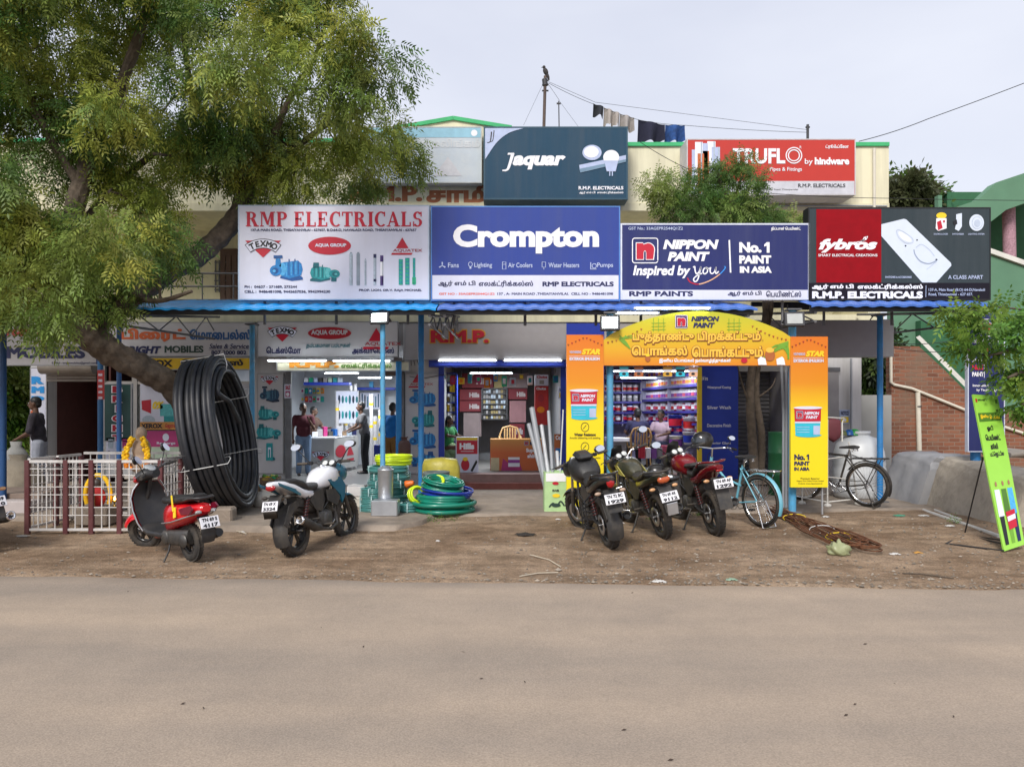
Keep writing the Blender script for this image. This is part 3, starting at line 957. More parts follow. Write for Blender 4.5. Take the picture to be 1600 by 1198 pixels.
# posts
def post(u,Y,z0,z1,m,label,r=.045,name='awning_post'):
 t=thing(name,label,'post',(PX(u,Y),Y,z0),group='blue pipe posts holding the awning')
 w=MB();w.cyl((PX(u,Y),Y,z0),(PX(u,Y),Y,z1),r,m,n=14)
 for k in range(2):w.cyl((PX(u,Y),Y,z0+.9+k*1.05),(PX(u,Y),Y,z0+.93+k*1.05),r*1.06,m,n=14)
 w.build('pipe',t)
 w=MB();w.box((PX(u,Y),Y,z1-.01),(.2,.2,.02),STEEL);w.box((PX(u,Y),Y,z0+.01),(.2,.2,.018),STEEL)
 w.build('end_plate',t)
 return t
post(5,11.2,.15,3.0,mat('dark_blue_post_paint',(.01,.06,.18),.5),'dark blue post at the end of the row beside the hedge')
post(157,12.6,.15,3.3,MATS['dark_blue_post_paint']if 0 else mat('dull_blue_post_paint',(.03,.13,.30),.55,var=.15),'dull blue post beside the green vertical board')
post(186,11.3,.15,3.1,mat('mid_blue_post_paint',(.04,.14,.38),.5,var=.15),'thin blue post in front of the green vertical board',.035)
pp=post(598,11.0,.16,3.05,LBLUE,'bright blue post rising from a tin bucket, lit flood light on top',.037)
post(658,12.9,.16,3.4,BLUEP,'blue post behind the teal hose heap',.05)
post(953,10.93,.16,3.05,LBLUE,'sky blue post standing between the two black motorcycles',.05)
post(1238,10.93,.16,3.1,LBLUE,'sky blue post behind the pale blue bicycle, under the unlit flood light',.054)
post(1375,12.3,.15,3.2,BLUEP,'blue post rising behind the white water tank',.047)
post(394,13.6,.15,3.2,LBLUE,'slim blue post between the pipe coil and the pump panel',.045)
post(623,14.4,.17,2.6,mat('bright_blue_post_paint',(.02,.25,.62),.5),'bright blue post beside the man in the blue shirt',.055)
post(1524,11.6,.09,3.0,BLUEP,'blue post under the tall blue paint sign',.07)
b=thing('tin_bucket','shiny tin bucket and box packed round the bright blue post','bucket',(PX(603,10.75),10.75,.15))
w=MB();c=Vector((PX(603,10.75),10.75,.15))
w.box(c+Vector((0,-.02,.11)),(.37,.30,.22),GALV,bev=.012);w.build('box_base',b)
w=MB();cc=Vector((PX(602,10.9),10.92,.37));w.lathe([(.0,0),(.105,0),(.11,.02),(.112,.40),(.118,.41),(.112,.42),(.05,.47),(.0,.47)],cc,GALV,n=24);w.build('can',b)
# billboards
def board(name,label,cat,u0,v0,u1,v1,Y,depth,face,frame,edge=.018,group=None,legs=True):
 c=P((u0+u1)/2,v1,Y)
 t=thing(name,label,cat,c,group=group)
 a,b=P(u0,v1,Y),P(u1,v0,Y)
 w=MB();bx3(w,a.x+edge,b.x-edge,Y,Y+.02,a.z+edge,b.z-edge,face);w.build('panel',t)
 w=MB()
 bx3(w,a.x,b.x,Y-.004,Y+depth,b.z-edge,b.z,frame);bx3(w,a.x,b.x,Y-.004,Y+depth,a.z,a.z+edge,frame)
 bx3(w,a.x,a.x+edge,Y-.004,Y+depth,a.z+edge,b.z-edge,frame);bx3(w,b.x-edge,b.x,Y-.004,Y+depth,a.z+edge,b.z-edge,frame)
 bx3(w,a.x+edge,b.x-edge,Y+depth-.02,Y+depth-.004,a.z+edge,b.z-edge,frame)
 w.build('frame',t)
 if legs:
  for k in(.12,.5,.88):
   w=MB();x=a.x+(b.x-a.x)*k
   w.cyl((x,Y+depth+.02,a.z-.35),(x,Y+depth+.02,b.z-.1),.022,STEEL,n=8)
   w.cyl((x,Y+depth+.03,b.z-.3),(x,Y+depth+.75,a.z+.1),.016,STEEL,n=6)
   w.build('back_strut',t)
 return t
PW=mat('white_sign_vinyl',(0.68,0.695,0.82),.4,var=.02,bump=.15,bscale=3,dirt=(.50,.50,.55),dirt_amt=.3,streak=True)
REDM=mat('maroon_print',(.36,.01,.02),.5,var=.03)
TEALS=[mat('teal_print',(.01,.29,.31),.5,var=.25,scale=30),mat('dark_teal_print',(.005,.13,.16),.5,var=.2,scale=40),mat('pale_teal_print',(.10,.48,.50),.5,var=.2,scale=30)]
BLUES=[mat('pump_blue_print',(.01,.20,.52),.5,var=.25,scale=30),mat('pump_dark_blue_print',(.005,.08,.28),.5,var=.2,scale=40),mat('pump_pale_blue_print',(.07,.38,.70),.5,var=.2,scale=30)]
NAVS=[mat('pump_navy_print',(.015,.07,.14),.5,var=.3,scale=30),mat('pump_ink_print',(.006,.02,.05),.5),mat('pump_slate_print',(.06,.18,.26),.5)]
def texmo(mb,u,v,s,Y,letters=True):
 """red inverted triangle with a lettered arch across it; u, v = top centre, s = half width"""
 flat(mb,[(u-s,v),(u+s,v),(u,v+s*.95)],Y,REDT)
 def arch(r0,r1,a0,a1,n=16,cy=1.55):
  return[(u+s*r1*math.sin(R(a0+(a1-a0)*i/n)),v+s*cy-s*r1*math.cos(R(a0+(a1-a0)*i/n)))for i in range(n+1)]+[(u+s*r0*math.sin(R(a1+(a0-a1)*i/n)),v+s*cy-s*r0*math.cos(R(a1+(a0-a1)*i/n)))for i in range(n+1)]
 flat(mb,arch(1.12,1.66,-38,38),Y-.002,BLKT)
 flat(mb,arch(1.16,1.62,-37,37),Y-.004,PW)
 if letters:
  for k,ch in enumerate('TEXMO'):
   a=R(-27+k*13.5)
   def pl(x,y,a=a):
    rr=1.23+y
    return P(u+s*(rr*math.sin(a)+x*math.cos(a)),v+s*1.55-s*(rr*math.cos(a)-x*math.sin(a)),Y-.006)
   V,Fc=glyphs(ch,.05)
   xs_=[p[0]for p in V];cx=(min(xs_)+max(xs_))/2
   mb.add([pl((p[0]-cx)*.42,p[1]*.44)for p in V],Fc,BLKT)
def pump(mb,u,v,w,h,Y,cs,flip=1,kind=0):
 """a printed pump set filling a w x h box centred on u, v"""
 a,d,l=cs
 X_=lambda x:u+flip*x*w/2
 Y_=lambda y:v+y*h/2
 F_=lambda pts,yy,m:flat(mb,[(X_(x),Y_(y))for x,y in pts],yy,m)
 el=lambda cx,cy,rx,ry,yy,m:flat(mb,[(X_(cx+rx*math.cos(t*PI/10)),Y_(cy+ry*math.sin(t*PI/10)))for t in range(20)],yy,m)
 F_([(-.35,.62),(.8,.55),(1,.72),(1,.9),(.35,1),(-.35,.78)],Y,d)
 if kind==2:
  F_([(-.55,-1),(.55,-1),(.6,.95),(-.6,.95)],Y-.0015,a);F_([(-.25,-.5),(.25,-.5),(.25,.6),(-.25,.6)],Y-.003,PW);F_([(-.12,-.3),(.12,-.3),(.12,.7),(-.12,.7)],Y-.0045,a);return
 F_([(-.2,-.45),(.72,-.6),(.92,-.35),(1,.1),(.9,.55),(.2,.8),(-.25,.62)],Y-.0015,a)
 for k in range(6):F_([(0+k*.14,-.42-k*.02),(.05+k*.14,-.43-k*.02),(.06+k*.14,.6-k*.03),(.01+k*.14,.62-k*.03)],Y-.003,d if k%2 else l)
 el(-.22,.08,.22,.52,Y-.003,l)
 el(-.62,.18,.36,.42,Y-.0045,a);el(-.66,.2,.2,.24,Y-.006,d);el(-.72,.22,.1,.12,Y-.0075,l)
 if kind==0:
  F_([(-.62,-.75),(-.35,-.75),(-.3,-.1),(-.66,-.1)],Y-.003,a);F_([(-.75,-1),(-.22,-1),(-.22,-.78),(-.75,-.78)],Y-.0045,d)
 else:
  F_([(.42,-.95),(.78,-.95),(.82,-.4),(.4,-.4)],Y-.003,d);F_([(-.75,.5),(-.4,.5),(-.4,.95),(-.75,.95)],Y-.0015,d)
 for xx in(.15,.5):F_([(xx,-.72),(xx+.06,-.72),(xx+.06,-.5),(xx,-.5)],Y-.0045,d)
def aquatex(mb,u,v,s,Y):
 """red peak over a bar with the name between; u, v = apex, s = half width of the base"""
 flat(mb,[(u,v),(u+s*.58,v+s*1.0),(u-s*.58,v+s*1.0)],Y,REDT)
 flat(mb,[(u-s*.95,v+s*1.42),(u+s*.95,v+s*1.42),(u+s*.85,v+s*1.6),(u-s*1.02,v+s*1.6)],Y,REDT)
 write(mb,'AQUATEX',u-s*.85,u+s*1.85,v+s*1.06,v+s*1.36,Y-.002,REDM,.012)
YS=11.3
Y1=YS-.006
t=board('billboard','white billboard with red serif shop name, printed pumps and a red oval','billboard',372,320.5,671,468.5,YS,.16,PW,mat('pale_blue_frame',(.45,.55,.68),.45),group='billboards standing on the awnings')
w=MB()
serif(w,'RMP ELECTRICALS',384,661,331,354,Y1,mat('crimson_print',(.52,.008,.035),.5,var=.03))
write(w,'137-A MAIN ROAD, THISAIYANVILAI - 627657, B.O:64-D, NAVALADI ROAD, THISAIYANVILAI - 627657',392,651,357.3,362,Y1,NAVYT,.03)
write(w,'PH :  04637 - 271689, 273244',382,464,446,450.6,Y1,NAVYT,.03)
write(w,'CELL :  9486481098, 9442657036, 9942994230',382,516,453.5,458.3,Y1,NAVYT,.03)
write(w,'PROP. LION. DR.V. RAJA MICHAEL',561,659,451.5,456,Y1,NAVYT,.03)
texmo(w,411,376,28,Y1)
flat(w,disc(515,384,33.5,14),Y1,REDT);write(w,'AQUA GROUP',492,541,380.5,386.5,Y1-.003,PW,.05)
aquatex(w,628.5,371,17,Y1)
pump(w,447,419,52,40,Y1,BLUES);pump(w,508,425,47,31,Y1,TEALS,-1,1)
SIL=mat('silver_print',(.42,.50,.58),.5,var=.2,scale=40);DKV=mat('violet_print',(.06,.03,.16),.5)
for u0,u1,v0,m in((546,551,394,SIL),(557,562.5,394,mat('steel_print',(.25,.30,.36),.5,var=.2)),(569.5,572.5,404,SIL),(583.5,588,399,SIL),(594,599,399,WHITE)):
 flat(w,rect(u0,v0+2,u1,446),Y1,m);flat(w,rect(u0+1,v0,u1-1,v0+2),Y1,MATS['steel_print'])
 stroke(w,[(u1-1,v0+4),(u1-1,444)],1.0,Y1-.002,MATS['steel_print'])
for v0,v1 in((399,409),(431,446)):flat(w,rect(594,v0,599,v1),Y1-.002,DKV)
flat(w,rect(583.5,397,588,403),Y1-.002,NAVYT);flat(w,rect(583.5,436,588,440),Y1-.002,NAVYT)
for u0,u1,v0 in((623,629.5,405),(633,640,403),(645,649,403)):
 flat(w,rect(u0,v0,u1,445),Y1,TEALS[0])
 for k in range(7):flat(w,rect(u0+1,v0+2+k*6,u1-1.5,v0+4+k*6),Y1-.002,mat('green_print',(.02,.42,.22),.5))
flat(w,rect(644,433,650,444),Y1-.002,MATS['green_print'])
w.build('lettering',t)
CRB=mat('deep_blue_vinyl',(.034,.062,.29),.4,var=.02,spec=.25,bump=.15,bscale=3,dirt=(.10,.11,.17),dirt_amt=.25,streak=True)
t=board('billboard','blue billboard with one big white word and a white band along its foot','billboard',673,322,969,470,YS,.16,CRB,mat('bright_blue_frame',(.08,.22,.55),.45),group='billboards standing on the awnings')
w=MB()
flat(w,rect(675.5,430,966.5,467.5),YS-.004,PW)
write(w,'Crompton',708,936,352.5,385.5,Y1,WHITE,.05,ref=(-.04,.70))
PALE=mat('pale_blue_print',(.45,.52,.72),.5)
for u0,u1,tx in((700,717,'Fans'),(741,769,'Lighting'),(794,832,'Air Coolers'),(857,905,'Water Heaters'),(933,958,'Pumps')):
 write(w,tx,u0,u1,410.5,419.5 if tx in('Lighting','Pumps')else 418,Y1,PALE,.015)
for a in(90,210,330):stroke(w,[(691,415),(691+5.5*math.cos(R(a)),415-5.5*math.sin(R(a)))],[1,2.4],Y1,PALE)
stroke(w,disc(735,413,3,3.6)+[(738,413)],.9,Y1,PALE);flat(w,rect(733.6,417,736.4,420),Y1,PALE)
stroke(w,rect(785,409.5,790.5,420.5)+[(785,409.5)],.9,Y1,PALE);stroke(w,[(786,413),(790,413)],.8,Y1,PALE)
stroke(w,rect(847,409.5,852.5,417.5)+[(847,409.5)],.9,Y1,PALE);stroke(w,[(849.8,417),(849.8,421)],.9,Y1,PALE)
stroke(w,disc(928.5,415.5,3.4,3.4)+[(931.9,415.5)],1,Y1,PALE);stroke(w,[(923,410),(923,421)],1.2,Y1,PALE);stroke(w,[(924,420.5),(932,420.5)],1,Y1,PALE)
write(w,'ஆர்.எம்.பி.',684.5,743,438.5,448.5,Y1,NAVYT,.035);write(w,'எலக்ட்ரிக்கல்ஸ்',748,833,438.5,449,Y1,NAVYT,.035)
write(w,'RMP ELECTRICALS',847.5,959,440,447.6,Y1,NAVYT,.05)
write(w,'GST NO - 33AGEPR2544Q1Z2',686,773,457.4,461.4,Y1,mat('orange_red_print',(.75,.10,.03),.5),.035)
write(w,'137 , A- MAIN ROAD ,THISAIYANVILAI.  CELL NO - 9486481098',777,958,457,461.6,Y1,NAVYT,.035)
w.build('lettering',t)
def one(mb,u0,v0,u1,v1,Y,m):
 a,h=u1-u0,v1-v0;flat(mb,[(u0+a*.4,v0),(u0+a*.85,v0),(u0+a*.85,v1),(u0+a*.4,v1),(u0+a*.4,v0+h*.34),(u0,v0+h*.42),(u0,v0+h*.22)],Y,m)
NVB=mat('navy_vinyl',(.024,.031,.135),.4,var=.02,spec=.25,bump=.15,bscale=3,dirt=(.10,.11,.17),dirt_amt=.25,streak=True)
def nlogo(mb,u0,v0,u1,v1,Y,bgm=None,line=WHITE):
 """square frame round a fat red lower-case n"""
 W_,H_=u1-u0,v1-v0
 def rr(i,r=.09,n=5):
  o=[]
  for cx,cy,a in((1-i-r,1-i-r,0),(i+r,1-i-r,90),(i+r,i+r,180),(1-i-r,i+r,270)):
   for k in range(n+1):o.append((u0+W_*(cx+r*math.cos(R(a+90*k/n))),v0+H_*(cy+r*math.sin(R(a+90*k/n)))))
  return o
 if bgm:flat(mb,rr(0),Y,bgm)
 q=rr(.03);stroke(mb,q+[q[0],q[1]],W_*.035,Y-.002,line)
 def N(gr):
  pts=[(.18-gr,.22-gr),(.42,.22-gr),(.44,.27-gr),(.60,.22-gr)]
  pts+=[(.60+(.24+gr)*math.sin(R(a)),.46-(.24+gr)*math.cos(R(a)))for a in range(15,91,15)]
  pts+=[(.80+gr,.83+gr),(.545-gr*.6,.83+gr)]
  pts+=[(.545-gr*.6,.58),(.53,.52+gr),(.49,.50+gr),(.455,.52+gr),(.44+gr*.6,.58),(.44+gr*.6,.83+gr),(.18-gr,.83+gr)]
  return[(u0+W_*x,v0+H_*y)for x,y in pts]
 flat(mb,N(.03),Y-.004,WHITE);flat(mb,N(0),Y-.006,REDT)
t=board('billboard','navy billboard with white border, red logo square and a white foot strip','billboard',969.5,349,1265,468.5,YS,.16,NVB,mat('pale_frame',(.62,.66,.78),.4),edge=.024,group='billboards standing on the awnings')
w=MB()
flat(w,rect(972.2,453,1262.3,466),YS-.004,PW)
write(w,'GST No.: 33AGEPR2544Q1Z2',982,1067,354.5,360,Y1,PALE,.015)
write(w,'நிப்பான் பெயிண்ட்',1205,1251,354.5,361,Y1,WHITE,.03)
nlogo(w,987,371,1029,412,Y1)
write(w,'NIPPON',1036,1123,374.5,389.5,Y1,WHITE,.06,.2);write(w,'PAINT',1043,1109,393.5,408,Y1,WHITE,.06,.2)
write(w,'Inspired by',989,1079,415,430,Y1,WHITE,.035,.2,ref=(-.03,.70))
def curve(pts,n=8):
 o=[]
 for i in range(len(pts)-1):
  p0,p1,p2,p3=[Vector(pts[max(0,min(len(pts)-1,i+k))])for k in(-1,0,1,2)]
  for k in range(n):
   s_=k/n
   o.append(.5*((2*p1)+(p2-p0)*s_+(2*p0-5*p1+4*p2-p3)*s_*s_+(3*p1-p0-3*p2+p3)*s_**3))
 o.append(Vector(pts[-1]))
 return[tuple(p)for p in o]
stroke(w,curve([(1083,418),(1085.5,416.5),(1086,422),(1088,427.5),(1092,425),(1095,417),(1093.5,425),(1090,437),(1085.5,440),(1084,435.5),(1090,430),(1097,427)]),2.0,Y1,WHITE)
stroke(w,curve([(1104,418),(1100,420),(1098.5,425),(1101,428),(1105,425),(1105.5,419.5),(1103,418),(1105,420),(1109,419)]),2.0,Y1,WHITE)
stroke(w,curve([(1110.5,417.5),(1109.5,424),(1112,427.5),(1116,425),(1119,417.5),(1118,424),(1119,427.5),(1123,424)]),2.0,Y1,WHITE)
sw=curve([(1074,434),(1079,441),(1092,444),(1110,438),(1125,428),(1133,419),(1132,416)],6)
third=len(sw)//3
for k,m in enumerate((REDT,mat('peach_print',(.75,.42,.25),.5),mat('azure_print',(.03,.25,.70),.5))):
 seg=sw[k*third:(k+1)*third+1 if k<2 else len(sw)]
 stroke(w,seg,1.7,Y1,m)
stroke(w,[(1139.5,375),(1141.5,426)],2.4,Y1,WHITE)
write(w,'No.',1155,1190,378.5,395,Y1,WHITE,.06);one(w,1194,378.5,1204,395,Y1,WHITE);write(w,'PAINT',1155,1205,399,412,Y1,WHITE,.06);write(w,'IN ASIA',1156,1206,416,426.5,Y1,WHITE,.06)
write(w,'RMP PAINTS',983,1083,454.8,463,Y1,NAVYT,.045)
write(w,'ஆர்.எம்.பி.',1137,1190,454.3,463.3,Y1,NAVYT,.035);write(w,'பெயிண்ட்ஸ்',1197,1252,454.3,464,Y1,NAVYT,.035)
w.build('lettering',t)
SLATE=mat('slate_vinyl',(.034,.048,.056),.4,var=.03,spec=.25,bump=.15,bscale=3,dirt=(.10,.11,.12),dirt_amt=.3,streak=True)
t=board('billboard','slate grey and red billboard with a tilted white switch plate','billboard',1263,324,1548,469,YS,.20,SLATE,mat('black_frame',(.012,.012,.014),.45),group='billboards standing on the awnings')
w=MB()
flat(w,rect(1275.5,327,1377,441.5),YS-.004,mat('deep_red_vinyl',(.27,.001,.006),.4,spec=.2));flat(w,rect(1265,442,1546,467),YS-.004,mat('blackish_vinyl',(.012,.010,.018),.4,spec=.2))
write(w,'fybros',1279,1371,374,389.5,Y1,WHITE,.05,.3,ref=(-.03,.70))
for k in range(3):stroke(w,curve([(1338+k*4,378-k*.5),(1346+k*4,377-k*2),(1351+k*2.2,370.5-k*.7)]),[.5+.25*(i%9)for i in range(17)],Y1,WHITE)
write(w,'SMART ELECTRICAL CREATIONS',1278.5,1371,396.8,400.8,Y1-.003,WHITE,.02)
PLT=mat('plate_print',(.66,.73,.85),.4,var=.03);PLD=mat('plate_shade_print',(.50,.57,.70),.5);PLM=mat('plate_line_print',(.30,.36,.48),.5)
flat(w,[(1377.2,350.5),(1412,342),(1416,343),(1486,411),(1486.5,415),(1463,441.4),(1441,441.4),(1377.2,369)],Y1,PLT)
stroke(w,curve([(1404,359),(1401,361),(1404,371),(1414,379),(1423,380),(1427,377),(1424,371),(1413,363),(1404,359)]),1.5,Y1-.002,PLD)
flat(w,curve([(1405,361),(1404,366),(1410,374),(1420,378.5),(1424,376),(1420,370),(1411,363)]),Y1-.003,mat('rocker_print',(.80,.86,.95),.4))
stroke(w,curve([(1428,390),(1430,398),(1438,408),(1450,412),(1460,409),(1465,405)]),1.8,Y1-.002,PLM)
stroke(w,curve([(1431,387),(1440,382),(1452,390),(1460,400)]),1.2,Y1-.002,PLD);stroke(w,[(1448,421),(1464,408)],1.2,Y1-.002,PLD)
for u,v in((1415,384),(1433,375),(1463,405.5)):flat(w,disc(u,v,1.3,1.1),Y1-.004,BLKT)
flat(w,disc(1471,337,8,5),Y1,YELT);flat(w,[(1463,341),(1479,341),(1479,357),(1466,361),(1462,357)],Y1-.002,WHITE);flat(w,[(1464,347),(1470,344),(1473,356),(1466,360)],Y1-.004,REDT);flat(w,disc(1475,346,1.6,2),Y1-.004,REDT)
flat(w,[(1494,335),(1503,333),(1503,354),(1498,361),(1492,358),(1494,350)],Y1,PLT);flat(w,[(1489,346),(1495,343),(1496,350),(1491,352)],Y1-.002,BLKT)
flat(w,disc(1526,348,11.5,13),Y1,PLT);stroke(w,disc(1527,348,8,9.5)+[(1535,348)],1,Y1-.002,PLD);flat(w,disc(1527,349,5,6),Y1-.002,PLD)
for u0,u1,tx in((1459,1481,'DOORS & LOCKS'),(1488,1506,'SWITCHGEAR'),(1513,1538,'LIGHTING SYSTEM')):write(w,tx,u0,u1,364.5,367,Y1,PALE,.02)
write(w,'A CLASS APART',1481.5,1536,430,436,Y1,PALE,.02);write(w,'SWITCHES & ACCESSORIES',1383,1424.5,431.5,434.5,Y1,PALE,.03)
write(w,'ஆர்.எம்.பி',1268.5,1334,443.8,453,Y1,WHITE,.045);write(w,'எலக்ட்ரிக்கல்ஸ்',1340,1442,443.8,453,Y1,WHITE,.045)
write(w,'R.M.P. ELECTRICALS',1269,1442,455,466.4,Y1,WHITE,.06)
write(w,'137-A, Main Road,(B.O) 64-D,Navaladi',1451,1539,450.5,456,Y1,PALE,.015);write(w,'Road, Thisaiyanvilai - 627 657.',1451,1520,457.5,463,Y1,PALE,.015)
stroke(w,[(1447,446),(1446.6,464)],.8,Y1,PALE)
w.build('lettering',t)
YJ=14.45;Y2=YJ-.008
t=board('billboard','dark teal billboard with a lamp picture, mounted on the parapet','billboard',755.5,198,981,312,YJ,.42,mat('dark_teal_vinyl',(.014,.058,.105),.4,var=.03,spec=.25,bump=.15,bscale=3,dirt=(.10,.11,.12),dirt_amt=.3,streak=True),mat('teal_frame',(.02,.07,.11),.4),edge=.03,group='boards mounted on the parapet',legs=False)
w=MB()
flat(w,[(758,200.5),(818,200.5)]+curve([(818,200.5),(795,208),(776,223),(758,249)]),Y2,PALE)
stroke(w,curve([(761,223),(766,221),(768,206)]),[1+.06*i for i in range(17)],Y2-.003,BLKT);stroke(w,curve([(766,222),(770,219),(772,204)]),[.6+.06*i for i in range(17)],Y2-.003,BLKT)
write(w,'aquar',801,884,243,265,Y2,WHITE,.055,.22)
stroke(w,curve([(785,266.5),(791,266),(795,261),(801.5,239.5)]),[2+.13*i for i in range(25)],Y2,WHITE);flat(w,[(794,239),(803.5,239),(802.5,242),(793,242)],Y2-.002,WHITE)
flat(w,disc(925,238.5,15,12),Y2-.004,PALE);flat(w,disc(924,237.5,11.5,9),Y2-.006,WHITE)
flat(w,[(905,258),(978,242.5),(978,250),(906,266)],Y2,PALE);flat(w,[(905,264),(978,249),(978,253),(907,270)],Y2-.002,mat('dim_teal_print',(.16,.26,.36),.5))
flat(w,disc(955,246,12.5,11.5),Y2-.006,WHITE);flat(w,[(944,251),(966,251),(962,268),(948,268)],Y2-.008,PALE)
for u in(952,956):flat(w,rect(u,268,u+1.6,275),Y2-.006,PALE)
write(w,'R.M.P. ELECTRICALS',904,974,291,296.5,Y2,WHITE,.04);write(w,'ஆர்.எம்.பி. எலக்ட்ரிக்கல்ஸ்',905,974,299,303.5,Y2,WHITE,.03)
w.build('lettering',t)
YT=14.35;Y3=YT-.008
t=board('billboard','red and white pipe billboard on the parapet, behind the small treetop','billboard',1073,217,1337,305,YT,.55,mat('red_vinyl',(.52,.035,.022),.4,var=.03),mat('light_grey_frame',(.55,.53,.54),.5),edge=.02,group='boards mounted on the parapet',legs=False)
w=MB()
flat(w,rect(1075,283,1335,303.2),YT-.004,mat('pale_grey_vinyl',(.58,.58,.62),.4))
for u0,u1,v0,m in((1081,1090,234,PALE),(1086,1098,222,WHITE),(1098,1106,224,PALE),(1090,1100,240,mat('copper_print',(.55,.14,.04),.5)),(1098,1108,236,MATS['copper_print']),(1105,1118,221,WHITE),(1112,1125,230,PALE)):
 flat(w,rect(u0,v0,u1,302),Y3-.0004*(u0%13),m)
for u0,u1,v0 in((1086,1098,222),(1105,1118,221),(1112,1125,230)):stroke(w,[(u1-2,v0),(u1-2,302)],2,Y3-.007,SIL)
write(w,'TRUFL',1145,1227,232,256,Y3,WHITE,.035)
for r in(12.2,8.6):stroke(w,disc(1240.5,243,r,r)+[(1240.5+r,243)],1.7,Y3,WHITE)
write(w,'R',1249.5,1252.5,228,232,Y3,WHITE,.01);write(w,'by',1257.5,1270,248,259,Y3,WHITE,.01)
write(w,'hindware',1273,1327,246,257.5,Y3,WHITE,.05);write(w,'Pipes & Fittings',1203,1253,261.5,269,Y3,WHITE,.01)
write(w,'ட்ரூஃப்லோ',1290,1326,226,233,Y3,WHITE,.03)
write(w,'R.M.P. ELECTRICALS',1247,1321,287,293,Y3,mat('dark_grey_print',(.06,.06,.07),.5),.03);write(w,'137-A, Main Road, Thisaiyanvilai',1185,1247,295,298,Y3,MATS['dark_grey_print'],.01)
w.build('lettering',t)
YF=14.7
t=board('faded_signboard','faded pale blue board with bleached writing, between the tree and the teal billboard','signboard',560,198,753,286,YF,.18,mat('bleached_vinyl',(.52,.58,.63),.6,var=.06,scale=3,dirt=(.66,.68,.66),dirt_amt=.7,dscale=2.5),mat('bleached_frame',(.5,.52,.5),.6),group='boards mounted on the parapet',legs=False)
w=MB();flat(w,rect(562,200,751,215),YF-.004,mat('faded_sky_print',(.28,.52,.64),.6,var=.1));flat(w,disc(741,208,5,5),YF-.006,WHITE)
GH=mat('ghost_print',(.60,.63,.65),.6)
write(w,'ராமலிங்கம்',655,750,216,234,YF-.006,GH,.04);flat(w,[(700,245),(722,275),(678,275)],YF-.006,mat('ghost_pink_print',(.58,.58,.60),.6))
w.build('lettering',t)
# fascia boards over the shop doors
YA=14.62;Y4=YA-.006
FW=mat('grey_white_vinyl',(.50,.485,.50),.45,var=.04)
FF=mat('dull_aluminium',(.35,.35,.36),.45,.5)
t=board('fascia_sign','white fascia board lettered MOBILE, half covered by the leaning trunk','sign',-60,508,166,571,13.4,.12,FW,FF,group='fascia boards over the shop doors',legs=False)
w=MB();Ym=13.394
write(w,'மொபைல்ஸ்',-40,118,509.5,525,Ym,mat('faded_red_print',(.45,.06,.04),.5),.05)
write(w,'T',-12,3,541,560,Ym,NAVYT,.06);write(w,'MOBILES',10,133,541,560,Ym,NAVYT,.055)
write(w,'E. Mail : brightmobiles@gmail.com',81,150,565,569.5,Ym,NAVYT,.01);flat(w,rect(150,510,164.5,569),Ym,mat('dusk_blue_print',(.03,.05,.16),.5))
w.build('lettering',t)
t=board('fascia_sign','grey white fascia board with orange Tamil letters and a phone number','sign',184,503,395,557,YA,.14,FW,FF,group='fascia boards over the shop doors',legs=False)
w=MB();ORT=mat('orange_print',(.55,.10,.02),.5)
write(w,'பிரைட்',188,290,513,534,Y4,ORT,.055);write(w,'மொபைல்ஸ்',296,392,514,531,Y4,mat('blue_print',(.03,.10,.26),.5),.05)
write(w,'BRIGHT',191,252,540.5,552.5,Y4,NAVYT,.06,.22);write(w,'MOBILES',257,318,540,551,Y4,mat('dark_green_print',(.02,.05,.04),.5),.045)
write(w,'Sales & Service',327,389,537,544.5,Y4,NAVYT,.02,.2);stroke(w,[(326,546),(389,545.5)],.6,Y4,NAVYT);write(w,'807 2000 802',330,385,547.5,554,Y4,NAVYT,.03)
w.build('lettering',t)
t=board('fascia_sign','narrow yellow strip board lettered XEROX over the glass front','sign',200,558,395,578,YA,.10,mat('yellow_vinyl',(.72,.46,.02),.45),FF,group='fascia boards over the shop doors',legs=False)
w=MB();write(w,'XEROX',210,270,562,573,Y4,BLKT,.05);write(w,'ஜெராக்ஸ்',282,380,561,574.5,Y4,BLKT,.05);w.build('lettering',t)
t=board('fascia_sign','grey white fascia board with three red pump logos','sign',402,502,622,558,YA,.14,FW,FF,group='fascia boards over the shop doors',legs=False)
w=MB();texmo(w,441,512,23,Y4);flat(w,disc(515,520.5,34,9.5),Y4,REDM);write(w,'AQUA GROUP',486,543,515.5,524,Y4-.002,FW,.05)
aquatex(w,588,512,21,Y4)
write(w,'டெக்ஸ்மோ',416,470,541.5,552.5,Y4,NAVYT,.045);write(w,'நம்பகமான பம்புகள்',478,548,535.5,545.5,Y4,mat('teal_ink_print',(.01,.14,.18),.5),.02,.2);write(w,'அக்வாடெக்ஸ்',550,616,542.5,553.5,Y4,NAVYT,.045)
w.build('lettering',t)
t=board('fascia_sign','plain grey fascia board with raised red initials outlined in yellow','sign',632,505,885,562,YA,.14,mat('mid_grey_vinyl',(.32,.305,.315),.5,var=.05),FF,group='fascia boards over the shop doors',legs=False)
w=MB();write(w,'R.M.P.',671,765.5,514,537,Y4,mat('ochre_print',(.62,.34,.03),.5),.085);write(w,'R.M.P.',673,763.5,516,535.5,Y4-.02,REDT,.045);w.build('lettering',t)
t=board('fascia_sign','slim cream light box with yellow initials over the pump shop door','sign',432,564,640,580,YA-.05,.10,mat('cream_vinyl',(.72,.68,.50),.4),FF,group='fascia boards over the shop doors',legs=False)
w=MB();write(w,'R.M.P.',452,530,563.5,574.5,Y4-.055,mat('amber_print',(.75,.28,.02),.5),.08);write(w,'எலக்ட்ரிக்கல்ஸ்',533,612,567,576.5,Y4-.055,mat('olive_print',(.10,.22,.03),.5),.04);w.build('lettering',t)
